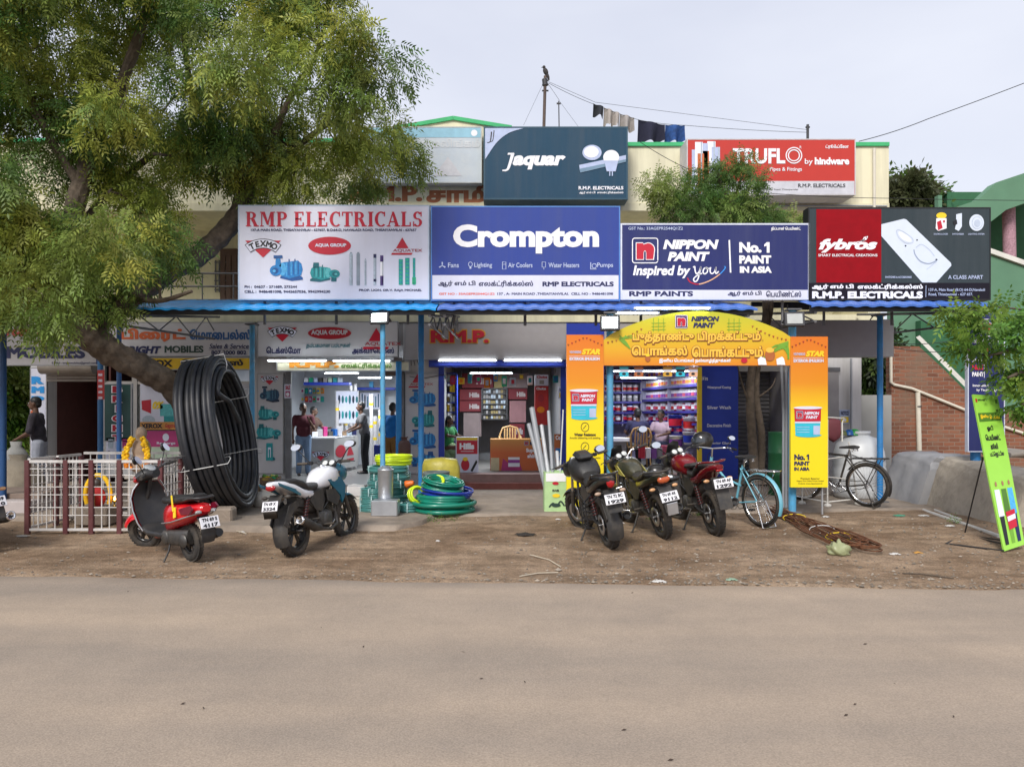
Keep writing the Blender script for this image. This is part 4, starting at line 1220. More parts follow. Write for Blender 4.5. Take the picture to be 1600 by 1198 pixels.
t=board('fascia_sign','blank grey fascia board above the side door, its end white','sign',1140,500,1374,557,13.3,.3,mat('blank_grey_vinyl',(.36,.34,.37),.55,var=.05),FF,group='fascia boards over the shop doors',legs=False)
w=MB();bx3(w,PX(1374.3,13.3),PX(1396,13.3),13.29,13.7,PZ(557,13.3),PZ(499,13.3),WHITEW);w.build('end_board',t)
# boards on the piers
t=board('vertical_sign','white pillar board with stacked blue letters beside the hedge','sign',47,574,73,735,14.96,.04,PW,FF,legs=False)
w=MB();Yp=14.95;SKY=mat('sky_print',(.01,.27,.68),.5)
for ch,v0,v1 in(('R',588,600),('M',603.5,614),('P',618.5,630)):write(w,ch,49,69,v0,v1,Yp,SKY,.09)
write(w,'&',47.5,60,636,647,Yp,ORT,.06);w.build('lettering',t)
t=board('vertical_sign','dark green board with stacked red letters behind the thin blue post','sign',162,599,206,690,12.9,.05,mat('bottle_green_vinyl',(.012,.06,.055),.45),FF,legs=False)
w=MB();Yp=12.892
for k,ch in enumerate('BRIGHT'):
 v=602+k*15.2
 write(w,ch,174,192,v,v+12,Yp,WHITE,.14)if ch!='I' else write(w,ch,179,187,v,v+12,Yp,WHITE,.14)
 write(w,ch,175.5,190.5,v+1,v+11,Yp-.003,REDT,.07)if ch!='I' else write(w,ch,181,185.5,v+1,v+11,Yp-.003,REDT,.07)
w.build('lettering',t)
t=board('pump_panel','white pier panel with four stacked pump pictures beside the black pipe coil','sign',402,583,443,740,14.94,.05,FW,FF,legs=False)
w=MB();Yp=14.93;texmo(w,421,588,14,Yp)
pump(w,421,616,31,25,Yp,NAVS);pump(w,420,645,33,23,Yp,TEALS,-1,1);pump(w,420,674,39,25,Yp,TEALS,-1,1);pump(w,421,706,18,28,Yp,TEALS,1,2)
w.build('lettering',t)
t=board('pump_panel','white pier panel with blue pump pictures and a red peak logo at the top','sign',633,583,687,740,14.94,.05,FW,FF,legs=False)
w=MB();aquatex(w,652,584,13.5,Yp)
pump(w,660,622,42,27,Yp,BLUES);pump(w,661,654,36,27,Yp,TEALS,1,1);pump(w,660,686,42,30,Yp,BLUES);pump(w,660,717,42,25,Yp,BLUES,1,1)
w.build('lettering',t)
def poster(label,u0,v0,u1,v1,Y,m,deco,name='poster'):
 t=thing(name,label,'poster',P((u0+u1)/2,v1,Y))
 w=MB();bx3(w,PX(u0,Y),PX(u1,Y),Y,Y+.006,PZ(v1,Y),PZ(v0,Y),m);w.build('sheet',t)
 w=MB();deco(w,Y-.004);w.build('lettering',t)
PINK=mat('magenta_print',(.42,.03,.16),.5)
def d1(w,Y):
 flat(w,[(221,626),(236,624),(236,646),(222,640)],Y,REDT);write(w,'0%',238,256,627,639,Y,YELT,.06,.2)
 flat(w,rect(250,631,282,650),Y,TEALS[2]);flat(w,disc(232,656,10,7),Y,SIL);flat(w,rect(256,650,280,660),Y,TEALS[0])
poster('white poster with a yellow zero percent offer on the glass front',219,600,282,661,15.0,PW,d1)
def d2(w,Y):write(w,'XEROX',220,254,661.5,669,Y,BLKT,.05);write(w,'ஜெராக்ஸ்',258,280,661.5,670,Y,REDT,.03)
poster('orange strip poster lettered XEROX above the pink poster',219,659,282,671,14.99,mat('orange_vinyl',(.62,.28,.06),.5),d2)
def d3(w,Y):flat(w,disc(259,683,5,6),Y,PW);write(w,'Recharge',245,274,690,695,Y,PW,.02);flat(w,rect(235,698,280,716),Y,mat('pale_green_print',(.45,.55,.42),.5))
poster('pink poster with a pale green foot on the glass front',219,673,282,718,15.0,PINK,d3)
def d4(w,Y):
 for k in range(4):flat(w,rect(288,604+k*28,330,626+k*28),Y,(TEALS[2],SIL,PALE,mat('pale_green_print'))[k])
poster('large pale poster with four picture panels behind the pipe coil',285,600,392,715,15.0,FW,d4)
def d5(w,Y):
 for k in range(5):write(w,'***',153.5,160,583+k*9,588+k*9,Y,PW,.02)
poster('narrow red hanging poster beside the thin blue post',152,578,163,624,12.5,mat('poster_red',(.36,.02,.02),.5),d5)
def d6(w,Y):
 for k in range(3):flat(w,rect(169+k*11,686,177+k*11,700),Y,(SIL,PALE,PINK)[k]);
 write(w,'Oppo Vivo Mi',168,202,704,709,Y,NAVYT,.02)
poster('white and blue phone poster under the green vertical board',166,684,204,722,12.9,PW,d6)
# tube and flood lights
def tube(u0,u1,v,Y,label,dv=0,watts=0):
 a,b_=P(u0,v,Y),P(u1,v+dv,Y)
 t=thing('tube_light',label,'tube light',(a+b_)/2,group='lit tube lights')
 w=MB();w.cyl(a,b_,.013,TUBE,n=10);w.build('glowing_tube',t)
 w=MB();up=Vector((0,.045,.006));w.box((a+b_)/2+up,((b_-a).length,.03,.03),STEEL,rot=Euler((0,-math.atan2((b_-a).z,(b_-a).x),0)))
 w.cyl(a-(b_-a).normalized()*.03,a,.018,WHITE);w.cyl(b_,b_+(b_-a).normalized()*.03,.018,WHITE);w.build('batten',t)
 if watts:
  ld=bpy.data.lights.new('tube_lamp','AREA');ld.shape='RECTANGLE';ld.size=(b_-a).length;ld.size_y=.06;ld.energy=watts;ld.color=(.88,.95,1)
  lo=bpy.data.objects.new('tube_lamp',ld);COL.objects.link(lo);lo.parent=t;lo.location=(0,-.02,-.03)
tube(432,463,487,11.6,'short lit tube under the sky blue awning, above the pump fascia',3)
tube(508,535,482.5,11.6,'short lit tube under the sky blue awning, near the first flood light',5)
tube(419,510,563.3,14.45,'lit tube over the pump shop door, next to the pipe coil')
tube(521,609,563.6,14.45,'lit tube over the pump shop door, next to the bright blue post')
tube(686,775,563,14.6,'lit tube on the blue shutter box, under the red initials')
tube(788,877,563,14.6,'lit tube on the blue shutter box, beside the orange banner')
tube(994,1107,481.5,10.72,'long lit tube under the royal blue awning, just above the arch')
tube(962,1027,489,10.9,'lit tube behind the crown of the yellow arch')
tube(958,1088,580,16.0,'lit tube inside the paint shop, above the tins',0,24)
tube(970,1060,590,17.8,'lit tube at the back of the paint shop, over the side shelves',0,16)
tube(508,560,583,17.5,'lit tube on the pump shop ceiling',0,38)
tube(560,612,590,19.0,'added tube brightening the back of the pump shop ceiling',0,30)  # extra tube and lamp, added to brighten the rear of the pump shop
tube(735,800,583,16.6,'added tube brightening the electrical shop, behind the blue shutter box',0,45)  # tube and lamp put in only to lift the dim electrical shop interior
def flood(u,v,Y,wd,ht,lit,label,tilt=12):
 t=thing('flood_light',label,'flood light',P(u,v+ht,Y),group='flood lights on the posts')
 c=P(u,v,Y);M=Euler((R(-tilt),0,R(-8))).to_matrix()
 w_,h_=wd*Y/F,ht*Y/F
 q=MB();q.box(c,(w_+.07,.06,h_+.07),DSTEEL,rot=M,bev=.012)
 for k in range(5):q.box(c+M@Vector((-w_/2+w_*k/4,.05,0)),(.012,.05,h_*.9),DSTEEL,rot=M)
 q.tube([c+M@Vector((-w_/2-.03,0,0)),c+M@Vector((-w_/2-.03,.14,0)),c+M@Vector((w_/2+.03,.14,0)),c+M@Vector((w_/2+.03,0,0))],.012,DSTEEL,n=6)
 q.build('housing',t)
 q=MB();q.box(c+M@Vector((0,-.034,0)),(w_,.006,h_),FLOOD if lit else mat('lamp_glass_grey',(.45,.47,.46),.15),rot=M);q.build('lens',t)
flood(593,497,10.9,23,12,True,'lit flood light on top of the bright blue post')
flood(953,505,10.68,23,17,True,'lit flood light at the shoulder of the yellow arch')
flood(1241,499,10.7,23,16,False,'unlit grey flood light over the orange banner')
# festive banner arch
def gradient(name,z0,z1,stops):
 m=bpy.data.materials.new(name);m.use_nodes=True
 t=m.node_tree;b=t.nodes['Principled BSDF'];b.inputs['Roughness'].default_value=.4
 co=t.nodes.new('ShaderNodeTexCoord');s_=t.nodes.new('ShaderNodeSeparateXYZ');t.links.new(co.outputs['Object'],s_.inputs[0])
 r=t.nodes.new('ShaderNodeMapRange');r.inputs['From Min'].default_value=z0;r.inputs['From Max'].default_value=z1;t.links.new(s_.outputs['Z'],r.inputs['Value'])
 c=t.nodes.new('ShaderNodeValToRGB');e=c.color_ramp.elements
 while len(e)<len(stops):e.new(.5)
 for k,(p,q)in enumerate(stops):e[k].position=p;e[k].color=(*q,1)
 t.links.new(r.outputs[0],c.inputs[0]);t.links.new(c.outputs[0],b.inputs['Base Color']);MATS[name]=m
 return m
YH=10.75;Y5=YH-.006
ar=thing('banner_arch','yellow and orange festival arch of printed board across the paint shop entrance','arch',(PX(1090,YH),YH,.15))
zl=lambda v:PZ(v,YH)-.15
AR=gradient('arch_print',zl(572),zl(484),[(0,(.70,.22,.012)),(.3,(.72,.38,.014)),(.65,(.62,.50,.02)),(1,(.46,.50,.03))])
PL=gradient('pillar_print',zl(790),zl(523),[(0,(.86,.70,.01)),(.5,(.86,.66,.01)),(.72,(.72,.26,.01)),(1,(.70,.17,.01))])
w=MB()
top=[(1235,526)]+[(1235-292*k/24,526-42*math.sin(PI*k/24)**.8+4*k/24)for k in range(1,24)]+[(943,531)]
w.prism([(PX(u,YH),PZ(v,YH))for u,v in([(943,571),(1235,571)]+top)],(0,YH+.05,0),(1,0,0),(0,0,1),.05,AR);w.build('arch_board',ar)
ORP=mat('gold_print',(.85,.50,.06),.45);BRN=mat('brown_print',(.22,.06,.01),.5)
w=MB()
nlogo(w,1055,492,1074.5,513,Y5,mat('purple_print',(.08,.03,.14),.5))
write(w,'NIPPON',1080,1124,494,502,Y5,NAVYT,.06,.2);write(w,'PAINT',1083,1117,504,512,Y5,NAVYT,.06,.2)
for tx,u0,u1,v0,v1 in(('புத்தாண்டு',988.5,1084,517.5,537),('பிறக்கட்டும்,',1090,1191,516.5,537),('பொங்கல்',987,1074,539,555.5),('பொங்கட்டும்.',1081,1192,540,558)):
 write(w,tx,u0-1,u1+1.5,v0-.5,v1+2,Y5,BRN,.10);write(w,tx,u0,u1,v0,v1,Y5-.004,ORP,.045)
write(w,'இனிய பொங்கல் நல்வாழ்த்துக்கள்',1030,1142,560,567.5,Y5,WHITE,.04)
LEAF=mat('leaf_print',(.16,.36,.03),.5);CLAY=mat('clay_print',(.42,.12,.03),.5)
for k in range(9):stroke(w,curve([(1193+k*1.5,560-k),(1205+k*3,544-(k%3)*2),(1232,534+k*3.4)]),[1.5+.08*i for i in range(17)],Y5-.0005*k,LEAF)
for k in range(6):stroke(w,curve([(985,545),(978-k*2,534-k),(968+k*5,524+(k%2)*4)]),1.4,Y5-.0005*k,LEAF)
flat(w,disc(1203,555,8,9),Y5-.006,CLAY);flat(w,disc(1203,547,6.5,4),Y5-.008,ORP);flat(w,disc(1012,560,4,5),Y5-.006,CLAY);flat(w,disc(1012,555,3.6,2),Y5-.008,YELT);flat(w,disc(1163,563,5,4),Y5-.006,REDT)
for u,s_ in((1191,1),(1220,-1)):
 flat(w,[(u-6,570),(u-7,561),(u-2*s_,557),(u+5,560),(u+7,570)],Y5-.006,WHITE)
for side in(0,1):
 for k in range(9):
  u=950+k*6.5 if not side else 1228-k*6.5
  v=(531,526.6)[side]-k*2.6+3*math.sin(k*PI/8)+3
  flat(w,[(u-1.7,v),(u+1.7,v),(u,v+3.6)],Y5,(REDM,BRN,CLAY)[k%3])
for u0 in(1018,1136):
 for k in range(3):stroke(w,[(u0,505+k*5),(u0+22,504.6+k*5)],.8,Y5,LEAF)
 for k in range(3):stroke(w,[(u0+3+k*8,497),(u0+3+k*8,518)],.8,Y5-.001,LEAF)
w.build('lettering',ar)
def pillar(u0,u1,v0,v1,dy,full):
 pm=MB();bx3(pm,PX(u0,YH),PX(u1,YH),YH-.012,YH+.04,PZ(v1,YH),PZ(v0,YH),PL);p=pm.build('pillar_board',ar)
 q=MB();Y6=YH-.018;c=(u0+u1)/2
 for k in range(10):
  x=u0+3+k*(u1-u0-6)/9;y=v0+3+abs(k-4.5)*2.6
  flat(q,[(x-1.6,y),(x+1.6,y),(x,y+3.2)],Y6,(BRN,REDM)[k%2])
 write(q,'WEATHERBOND',u0+5,u0+23,v0+25,v0+29,Y6,PALE,.03);write(q,'STAR',u0+24,u0+53,v0+22,v0+31,Y6,YELT,.06,.25)
 stroke(q,[(u0+4,v0+33),(u1-6,v0+33)],.5,Y6,PW);write(q,'EXTERIOR EMULSION',u0+5,u1-6,v0+35,v0+40,Y6,PW,.05)
 a=610+dy
 flat(q,[(u0+6,a),(u1-10,a-.5),(u1-12,a+42)]+[(c-1+21*math.cos(R(k)),a+42+4*math.sin(R(k)))for k in range(0,181,20)]+[(u0+8,a+42)],Y6,mat('cyan_print',(.03,.48,.62),.45))
 flat(q,[(u0+6,a),(u1-10,a-.5),(u1-10.5,a+21),(u0+7,a+22)],Y6-.002,REDT)
 flat(q,disc(c-1.5,a,22.5,2.4),Y6-.004,PW);flat(q,rect(u0+7,a+21.5,u1-11,a+24),Y6-.004,PW)
 nlogo(q,u0+9,a+5,u0+20,a+17,Y6-.003,mat('purple_print'));write(q,'NIPPON',u0+22,u0+45,a+6,a+11,Y6-.004,PW,.06,.15);write(q,'PAINT',u0+24,u0+43,a+12.5,a+17,Y6-.004,PW,.06,.15)
 flat(q,rect(u0+36,a+28,u0+46,a+42),Y6-.002,PALE);
 for k in range(3):stroke(q,[(u0+10,a+30+k*4),(u0+30,a+30+k*4)],.8,Y6-.002,PALE)
 if full:
  for v,t1,t2 in((667,'Water Resistant','Avoids blistering and peeling'),(698,'Excellent Hiding','Ideal for covering old and new cracks')):
   q2=disc(c,v,6,7);stroke(q,q2+[q2[0]],.8,Y6,BLKT);stroke(q,[(c-3,v+3),(c+2,v-3)],.8,Y6,BLKT)
   write(q,t1,c-17,c+17,v+9.5,v+14,Y6,BLKT,.04);write(q,t2,c-24,c+24,v+15.5,v+19,Y6,BLKT,.01)
  q2=disc(c+2,728,7,6);stroke(q,q2+[q2[0]],.8,Y6,BLKT)
 else:
  write(q,'No.',u0+6,u0+23,709.5,718.5,Y6,NAVYT,.06);one(q,u0+25,709.5,u0+30,718.5,Y6,NAVYT);write(q,'PAINT',u0+6,u0+30,720.5,727,Y6,NAVYT,.06);write(q,'IN ASIA',u0+6,u0+30,729.5,735,Y6,NAVYT,.06)
  for k,tx in enumerate(('Premium Exterior','Nippon Paint (India) Private Limited','Website www.nipponpaint.in')):write(q,tx,(u0+16,u0+10,u0+12)[k],(u1-12,u1-6,u1-8)[k],746+k*4,748.6+k*4,Y6,BLKT,.01)
 q.build('lettering',p)
pillar(885,943,523,792,0,True)
pillar(1235,1293,526,761,27,False)
w=MB()
for u in(890,938,1288):
 w.cyl((PX(u,YH),YH+.07,.15),(PX(u,YH),YH+.07,PZ(530,YH)),.016,GALV,n=8)
for v in(600,700):w.cyl((PX(888,YH),YH+.07,PZ(v,YH)),(PX(940,YH),YH+.07,PZ(v,YH)),.014,GALV,n=8)
w.build('pipe_frame',ar)
for k,(u,m,c)in enumerate(((975,'cyan_print','cyan and white'),(998,'clay_print','brown'),(1043,'ochre_print','ochre'),(1063,'cyan_print','cyan and black'),(1083,'peach_print','peach'))):
 t=thing('hanging_tag','%s printed tub tag hanging under the arch'%c,'bunting',P(u,585,10.83),group='paper tub tags under the arch')
 w=MB();bx3(w,PX(u-7,10.83),PX(u+7,10.83),10.825,10.832,PZ(588,10.83),PZ(573,10.83),MATS[m]);w.build('card',t)
 w=MB();flat(w,rect(u-7,577,u+7,581),10.822,(PW,PALE,WHITE,BLKT,PW)[k]);flat(w,disc(u,584,3,2),10.822,BLKT);w.build('print',t)
t=board('vertical_sign','tall navy paint sign on the blue post, half hidden by the green twigs','sign',1512,488,1570,706,11.45,.07,NVB,mat('pale_frame'),edge=.015,legs=False)
w=MB();Yp=11.444
nlogo(w,1526,498,1556,526,Yp);write(w,"ASIA'S",1519,1535,560,566,Yp,WHITE,.04);write(w,'No.1',1519,1536,570,578,Yp,REDT,.06);write(w,'PAINT',1519,1537,581,588,Yp,WHITE,.05)
stroke(w,[(1538,556),(1538,590)],.8,Yp,WHITE);one(w,1534,541,1546,562,Yp,REDT)
write(w,'Innovation',1520,1545,600,604,Yp,WHITE,.02);write(w,'by Technology',1526,1558,607,612,Yp,WHITE,.02);write(w,'NIPPON PAINT',1518,1562,530,536,Yp,WHITE,.05)
w.build('lettering',t)
YQ0=8.75
gs=thing('standee','leaning lime green festival standee on a thin black wire stand','standee',G(1565,860,.06))
b0=G(1569,861,.06);b1=b0+Vector((.30,.10,.06));T0=P(1520,616,9.25);T1=P(1558,618,9.32)
ex=(b1-b0);ey=(T0-b0)
def GP(u,v):
 a=T0.lerp(T1,u);c=b0.lerp(b1,u)
 return a.lerp(c,v)
nn=(T1-T0).cross(b0-T0).normalized();nn=nn if nn.y<0 else-nn
LIME=mat('lime_vinyl',(.30,.62,.07),.45,var=.03)
w=MB();q=[GP(0,0),GP(1,0),GP(1.02,.04),GP(1,1),GP(0,1),GP(-.02,.55)]
w.add(q+[p-nn*.02 for p in q],[(5,4,3,2,1,0),(6,7,8,9,10,11)]+[(i,(i+1)%6,6+(i+1)%6,6+i)for i in range(6)],LIME);w.build('board',gs)
w=MB();gp=lambda k:(lambda u,v:GP(u,v)+nn*(.004+.003*k))
OLV=mat('leaf_dark_print',(.07,.18,.02),.5)
flat(w,[(.05,.13),(.98,.12),(.98,.18),(.05,.19)],0,OLV,gp(0));write(w,'இனிய',.12,.45,.14,.17,0,YELT,.04,place=gp(1));write(w,'பொங்கல்',.5,.93,.14,.17,0,YELT,.04,place=gp(1))
for tx,u0,u1,v0 in(('ஓடி',.3,.56,.215),('பெயிண்ட்',.16,.80,.275),('கூலி',.3,.62,.335),('பட்ஜெட்டில',.22,.82,.39)):write(w,tx,u0,u1,v0,v0+.042,0,BLKT,.05,place=gp(0))
nlogo_pts=[(.05,.03),(.12,.03),(.12,.055),(.05,.055)]
flat(w,nlogo_pts,0,REDT,gp(0));write(w,'NIPPON PAINT',.15,.45,.032,.045,0,BLKT,.03,place=gp(0));flat(w,[(.86,.03),(.96,.03),(.96,.06),(.86,.06)],0,OLV,gp(0))
SKN=mat('skin_print',(.32,.16,.09),.6)
for cx,m1,m2 in((.2,PW,BLKT),(.5,OLV,LEAF),(.78,BLUES[2],NAVYT)):
 flat(w,[(cx+.045*math.cos(a*PI/8),.60+.016*math.sin(a*PI/8))for a in range(16)],0,SKN,gp(1))
 flat(w,[(cx-.11,.635),(cx+.11,.635),(cx+.13,.80),(cx-.13,.80)],0,m1,gp(0));flat(w,[(cx-.1,.80),(cx+.1,.80),(cx+.08,.97),(cx-.08,.97)],0,m2,gp(0))
flat(w,[(.38,.78),(.80,.77),(.78,.88),(.40,.89)],0,REDT,gp(2));flat(w,[(.40,.81),(.78,.80),(.78,.83),(.40,.84)],0,PW,gp(3))
w.build('lettering',gs)
w=MB();bk=G(1478,850,.06);bk2=G(1507,836,.06)
for a,c in((b0,bk),(bk,bk2),(bk2,b1),(bk2,GP(.0,.42)-nn*.03),(bk2,GP(.5,.99)-nn*.03)):w.tube([a+Vector((0,0,.008)),c+Vector((0,0,.008))],.009,BLACK,n=6)
w.build('wire_stand',gs)
# two-wheelers (local frame: x forward, y left, z up, rear tyre on the origin)
RUB=mat('tyre_rubber',(0.030,0.028,0.026),.85,var=.25,scale=12,dirt=(.16,.125,.09),dirt_amt=.75,dscale=4)
BLKP=mat('black_body_paint',(0.012,0.012,0.013),.28,var=.1,coat=.3,dirt=(.10,.085,.07),dirt_amt=.45,dscale=5)
DULL=mat('dusty_black_plastic',(0.028,0.027,0.027),.6,var=.2,dirt=(.14,.115,.085),dirt_amt=.6,dscale=4)
ENG=mat('engine_alloy',(.09,.088,.085),.5,.6,var=.3,scale=10,dirt=(.14,.11,.08),dirt_amt=.6,dscale=5)
CHR=mat('chrome',(.75,.75,.76),.16,1.0,var=.05)
ALU=mat('brushed_aluminium',(.55,.55,.56),.35,.9,var=.1)
LEATH=mat('black_seat_vinyl',(.018,.018,.019),.5,var=.15,bump=.2,bscale=60,dirt=(.09,.08,.07),dirt_amt=.35,dscale=3)
TAILR=mat('red_tail_lens',(.36,.005,.008),.15,var=.05,coat=.5)
AMB=mat('amber_lens',(.62,.34,.16),.2,var=.05,coat=.4)
MIRR=mat('mirror_glass',(.86,.88,.90),.05,1.0,var=.01)
PLATE=mat('white_number_plate',(.74,.74,.78),.45,var=.03)
def place_local(u,v,o):
 return o[0]+o[1]*u+o[2]*v
def wheel(root,x,rad,wid,rimr,spokes=5,rimm=None,name='wheel',disc=True,wire=False,M=None,z=None):
 z=rad if z is None else z
 rimm=rimm or BLKP
 w=MB();c=(x,0,z);h=wid/2
 prof=[(rimr,-h*.62),(rimr+.012,-h*.9),(rad-.05*(rad/.3),-h),(rad-.018,-h*.72),(rad-.004,-h*.35),(rad,0),(rad-.004,h*.35),(rad-.018,h*.72),(rad-.05*(rad/.3),h),(rimr+.012,h*.9),(rimr,h*.62)]
 w.lathe(prof,c,RUB,'y',40,closed=True)
 if wid>.06:
  for k in range(34):
   a=2*PI*k/34
   for sd in(-1,1):
    cc=Vector((x+(rad-.006)*math.sin(a+sd*.05),sd*h*.38,z+(rad-.006)*math.cos(a+sd*.05)))
    w.box(cc,(.030,h*.5,.014),RUB,rot=Euler((0,a+sd*.05,sd*.35)))
 if M:w.xform(M)
 o=w.build(name,root,local=True)
 r=MB();q=h*.6
 r.lathe([(rimr+.004,-q),(rimr-.02,-q*.9),(rimr-.03,-q*.3),(rimr-.03,q*.3),(rimr-.02,q*.9),(rimr+.004,q)],c,rimm,'y',36,closed=True)
 r.cyl((x,-h*.9,z),(x,h*.9,z),.045 if not wire else .022,rimm,n=16)
 r.cyl((x,-h-.05,z),(x,h+.05,z),.011,ALU,n=8)
 if wire:
  for k in range(32):
   a=2*PI*k/32;b=a+(.35 if k%2 else-.35);sd=1 if k%4<2 else-1
   r.cyl((x+.02*math.sin(b),sd*.022,z+.02*math.cos(b)),(x+(rimr-.02)*math.sin(a),0,z+(rimr-.02)*math.cos(a)),.0022,ALU,n=4,cap=False)
 else:
  for k in range(spokes):
   a=2*PI*k/spokes
   for s_ in(-1,1):
    aa=a+s_*.16
    p=Vector((x+.04*math.sin(a),0,z+.04*math.cos(a)));e=Vector((x+(rimr-.02)*math.sin(aa),0,z+(rimr-.02)*math.cos(aa)))
    r.tube([p,e],[.017,.013],rimm,n=6)
  if disc:
   r.lathe([(.07,h+.015),(.125,h+.015),(.125,h+.019),(.07,h+.019)],c,ALU,'y',28,closed=True)
 if M:r.xform(M)
 r.build('rim',o,local=True)
 return o
def plate(root,c,w_,h_,tilt,lines,yaw=0,parent=None):
 """number plate facing backwards (-x)"""
 t=MB();M=Euler((0,tilt,yaw)).to_matrix()
 c=Vector(c)
 t.box(c,(.012,w_,h_),PLATE,rot=M,bev=.004)
 o=t.build('number_plate',parent or root,local=True)
 l=MB()
 for k,tx in enumerate(lines):
  n=len(lines);hh=h_/n
  def pl(u,v,k=k):return c+M@Vector((-.0085,-u,-v))
  write(l,tx,-w_*.40,w_*.40,-h_/2+hh*(k+.18),-h_/2+hh*(k+.86),0,BLKT,.05,place=pl)
 l.build('lettering',o,local=True)
 return o
def mirror(root,base,top,ry,rz,M=None,tilt=0.0):
 w=MB();w.tube([base,(base[0]-.02,(base[1]+top[1])/2+.01*(1 if top[1]>0 else-1),(base[2]*.4+top[2]*.6)),top],.007,BLACK,n=6)
 w.ell((top[0]+.012,top[1],top[2]+.02),(.022,ry,rz),BLKP,rot=Euler((0,tilt,0)))
 if M:w.xform(M)
 o=w.build('mirror',root,local=True)
 g=MB();d=[(top[0]-.034+.5*rz*math.sin(k*PI/12),top[1]+ry*.9*math.cos(k*PI/12),top[2]+.02+rz*.88*math.sin(k*PI/12))for k in range(24)]
 g.add(d,[tuple(range(23,-1,-1))],MIRR)
 if M:g.xform(M)
 g.build('mirror_glass',o,local=True)
def indicator(root,p,d,m=None):
 w=MB();p=Vector(p);q=p+Vector((0,d*.07,0));w.tube([p,q],.009,BLACK,n=6);w.ell(q+Vector((0,d*.03,0)),(.026,.04,.022),m or AMB)
 w.build('indicator',root,local=True)
def motorcycle(label,loc,head,st,group='motorcycles and scooter parked before the shops'):
 t=thing('motorcycle',label,'motorcycle',loc,(st.get('lean',-.12),0,head),group,local=True)
 t.scale=(st.get('scale',1),)*3
 B=lambda mb,n,par=None:mb.build(n,par or t,local=True)
 wb=st.get('wb',1.30);rad=st.get('rad',.30);body=st['body'];acc=st.get('acc',body)
 tw=st.get('tyre',.12)
 K=Vector((wb-.30,0,.88));axd=Vector((-.42,0,1)).normalized()
 Ms=Matrix.Translation(K)@Matrix.Rotation(st.get('steer',.25),4,axd)@Matrix.Translation(-K)
 wheel(t,0,rad,tw,rad-.085,st.get('spokes',5),name='wheel')
 wheel(t,wb,rad,tw*.78,rad-.08,st.get('spokes',5),name='wheel',M=Ms)
 w=MB()
 for s_ in(-1,1):
  a=Vector((wb+.0,s_*.085,rad));b=Vector((wb-.27,s_*.085,.93))
  w.cyl(a,a.lerp(b,.5),.027,st.get('fork',ENG));w.cyl(a.lerp(b,.45),b,.018,CHR)
 w.box((wb-.26,0,.91),(.09,.22,.035),DULL,rot=Euler((0,-.4,0)),bev=.01);w.xform(Ms);B(w,'fork')
 w=MB()
 for k in range(9):
  pass
 arc=[(-.35+k*.17)for k in range(10)]
 prof=lambda a,r:(wb+r*math.sin(a),rad+r*math.cos(a))
 vs=[];n=7
 for a in arc:
  for j in range(n):
   y=-.075+.15*j/(n-1);r=rad+.03-.035*(abs(y)/.075)**2
   x_,z_=prof(a-.3,r);vs.append((x_,y,z_))
 w.add(vs,[(i*n+j,i*n+j+1,(i+1)*n+j+1,(i+1)*n+j)for i in range(len(arc)-1)for j in range(n-1)],st.get('ffend',acc),True);w.xform(Ms);B(w,'front_mudguard')
 w=MB()
 for s_ in(-1,1):
  w.tube([(0,s_*.10,rad),(.22,s_*.10,rad+.03),(.46,s_*.08,.38)],.022,DULL,n=8)
  w.tube([(wb-.32,s_*.03,.90),(wb-.40,s_*.08,.62),(wb-.46,s_*.10,.34),(.60,s_*.11,.27),(.42,s_*.10,.38),(.40,s_*.10,.62)],.017,DULL,n=8)
  w.tube([(wb-.34,s_*.03,.84),(.62,s_*.09,.74),(.36,s_*.10,.70),(-.15,s_*.08,.74)],.015,DULL,n=8)
  w.tube([(.40,s_*.1,.50),(.08,s_*.095,.70)],.012,DULL,n=6)
 B(w,'frame')
 w=MB()
 for s_ in((-1,1)if st.get('twin',1)else(0,)):
  y=s_*.115
  p,q=Vector((.06,y,rad+.06)),Vector((.20,y,.70))
  w.cyl(p,q,.016,BLACK,n=8)
  hx=[p.lerp(q,.15+.7*k/40)+Vector((.03*math.cos(k*1.1),.03*math.sin(k*1.1),0))for k in range(41)]
  w.tube(hx,.006,st.get('spring',mat('dark_red_spring',(.10,.02,.02),.5)),n=5)
 B(w,'shock_absorber')
 w=MB()
 w.loft([((.42,0,.38),.10,.10),((.50,0,.37),.135,.13),((.66,0,.36),.14,.135),((.76,0,.37),.11,.11)],ENG,p=3.2)
 for s_ in(-1,1):w.lathe([(.0,s_*.145),(.085,s_*.145),(.10,s_*.125),(.10,s_*.09)],(.60,0,.36),ENG,'y',20)
 for k in range(9):
  f=k/8;c=Vector((.70+.10*f,0,.47+.19*f));w.box(c,(.17-.02*f,.22-.03*f,.012),ENG,rot=Euler((0,.45,0)))
 w.box((.76,0,.58),(.12,.15,.22),ENG,rot=Euler((0,.45,0)),bev=.02)
 w.box((.58,.03,.55),(.12,.1,.1),DULL,bev=.02)
 B(w,'engine')
 w=MB();w.loft([((.02,0,.66),.07,.08),((.20,0,.62),.095,.13),((.45,0,.61),.10,.16),((.62,0,.66),.09,.12),((.80,0,.74),.06,.06)],DULL,p=3);w.tube([(.52,.1,.5),(.7,.13,.62),(.78,.1,.8)],.012,BLACK,n=6);w.tube([(.5,-.1,.45),(.66,-.13,.58),(.8,-.08,.82)],.010,BLACK,n=6);B(w,'air_box')
 w=MB()
 for s_ in(-1,1):w.cyl((.50,s_*.10,.30),(.50,s_*.27,.31),.014,RUB);w.cyl((.22,s_*.12,.40),(.21,s_*.25,.41),.013,RUB)
 w.tube([(.50,-.14,.31),(.64,-.17,.30),(.70,-.17,.33)],.008,CHR,n=6);w.tube([(.50,.14,.31),(.70,.16,.29),(.73,.2,.30)],.008,CHR,n=6);B(w,'footpeg')
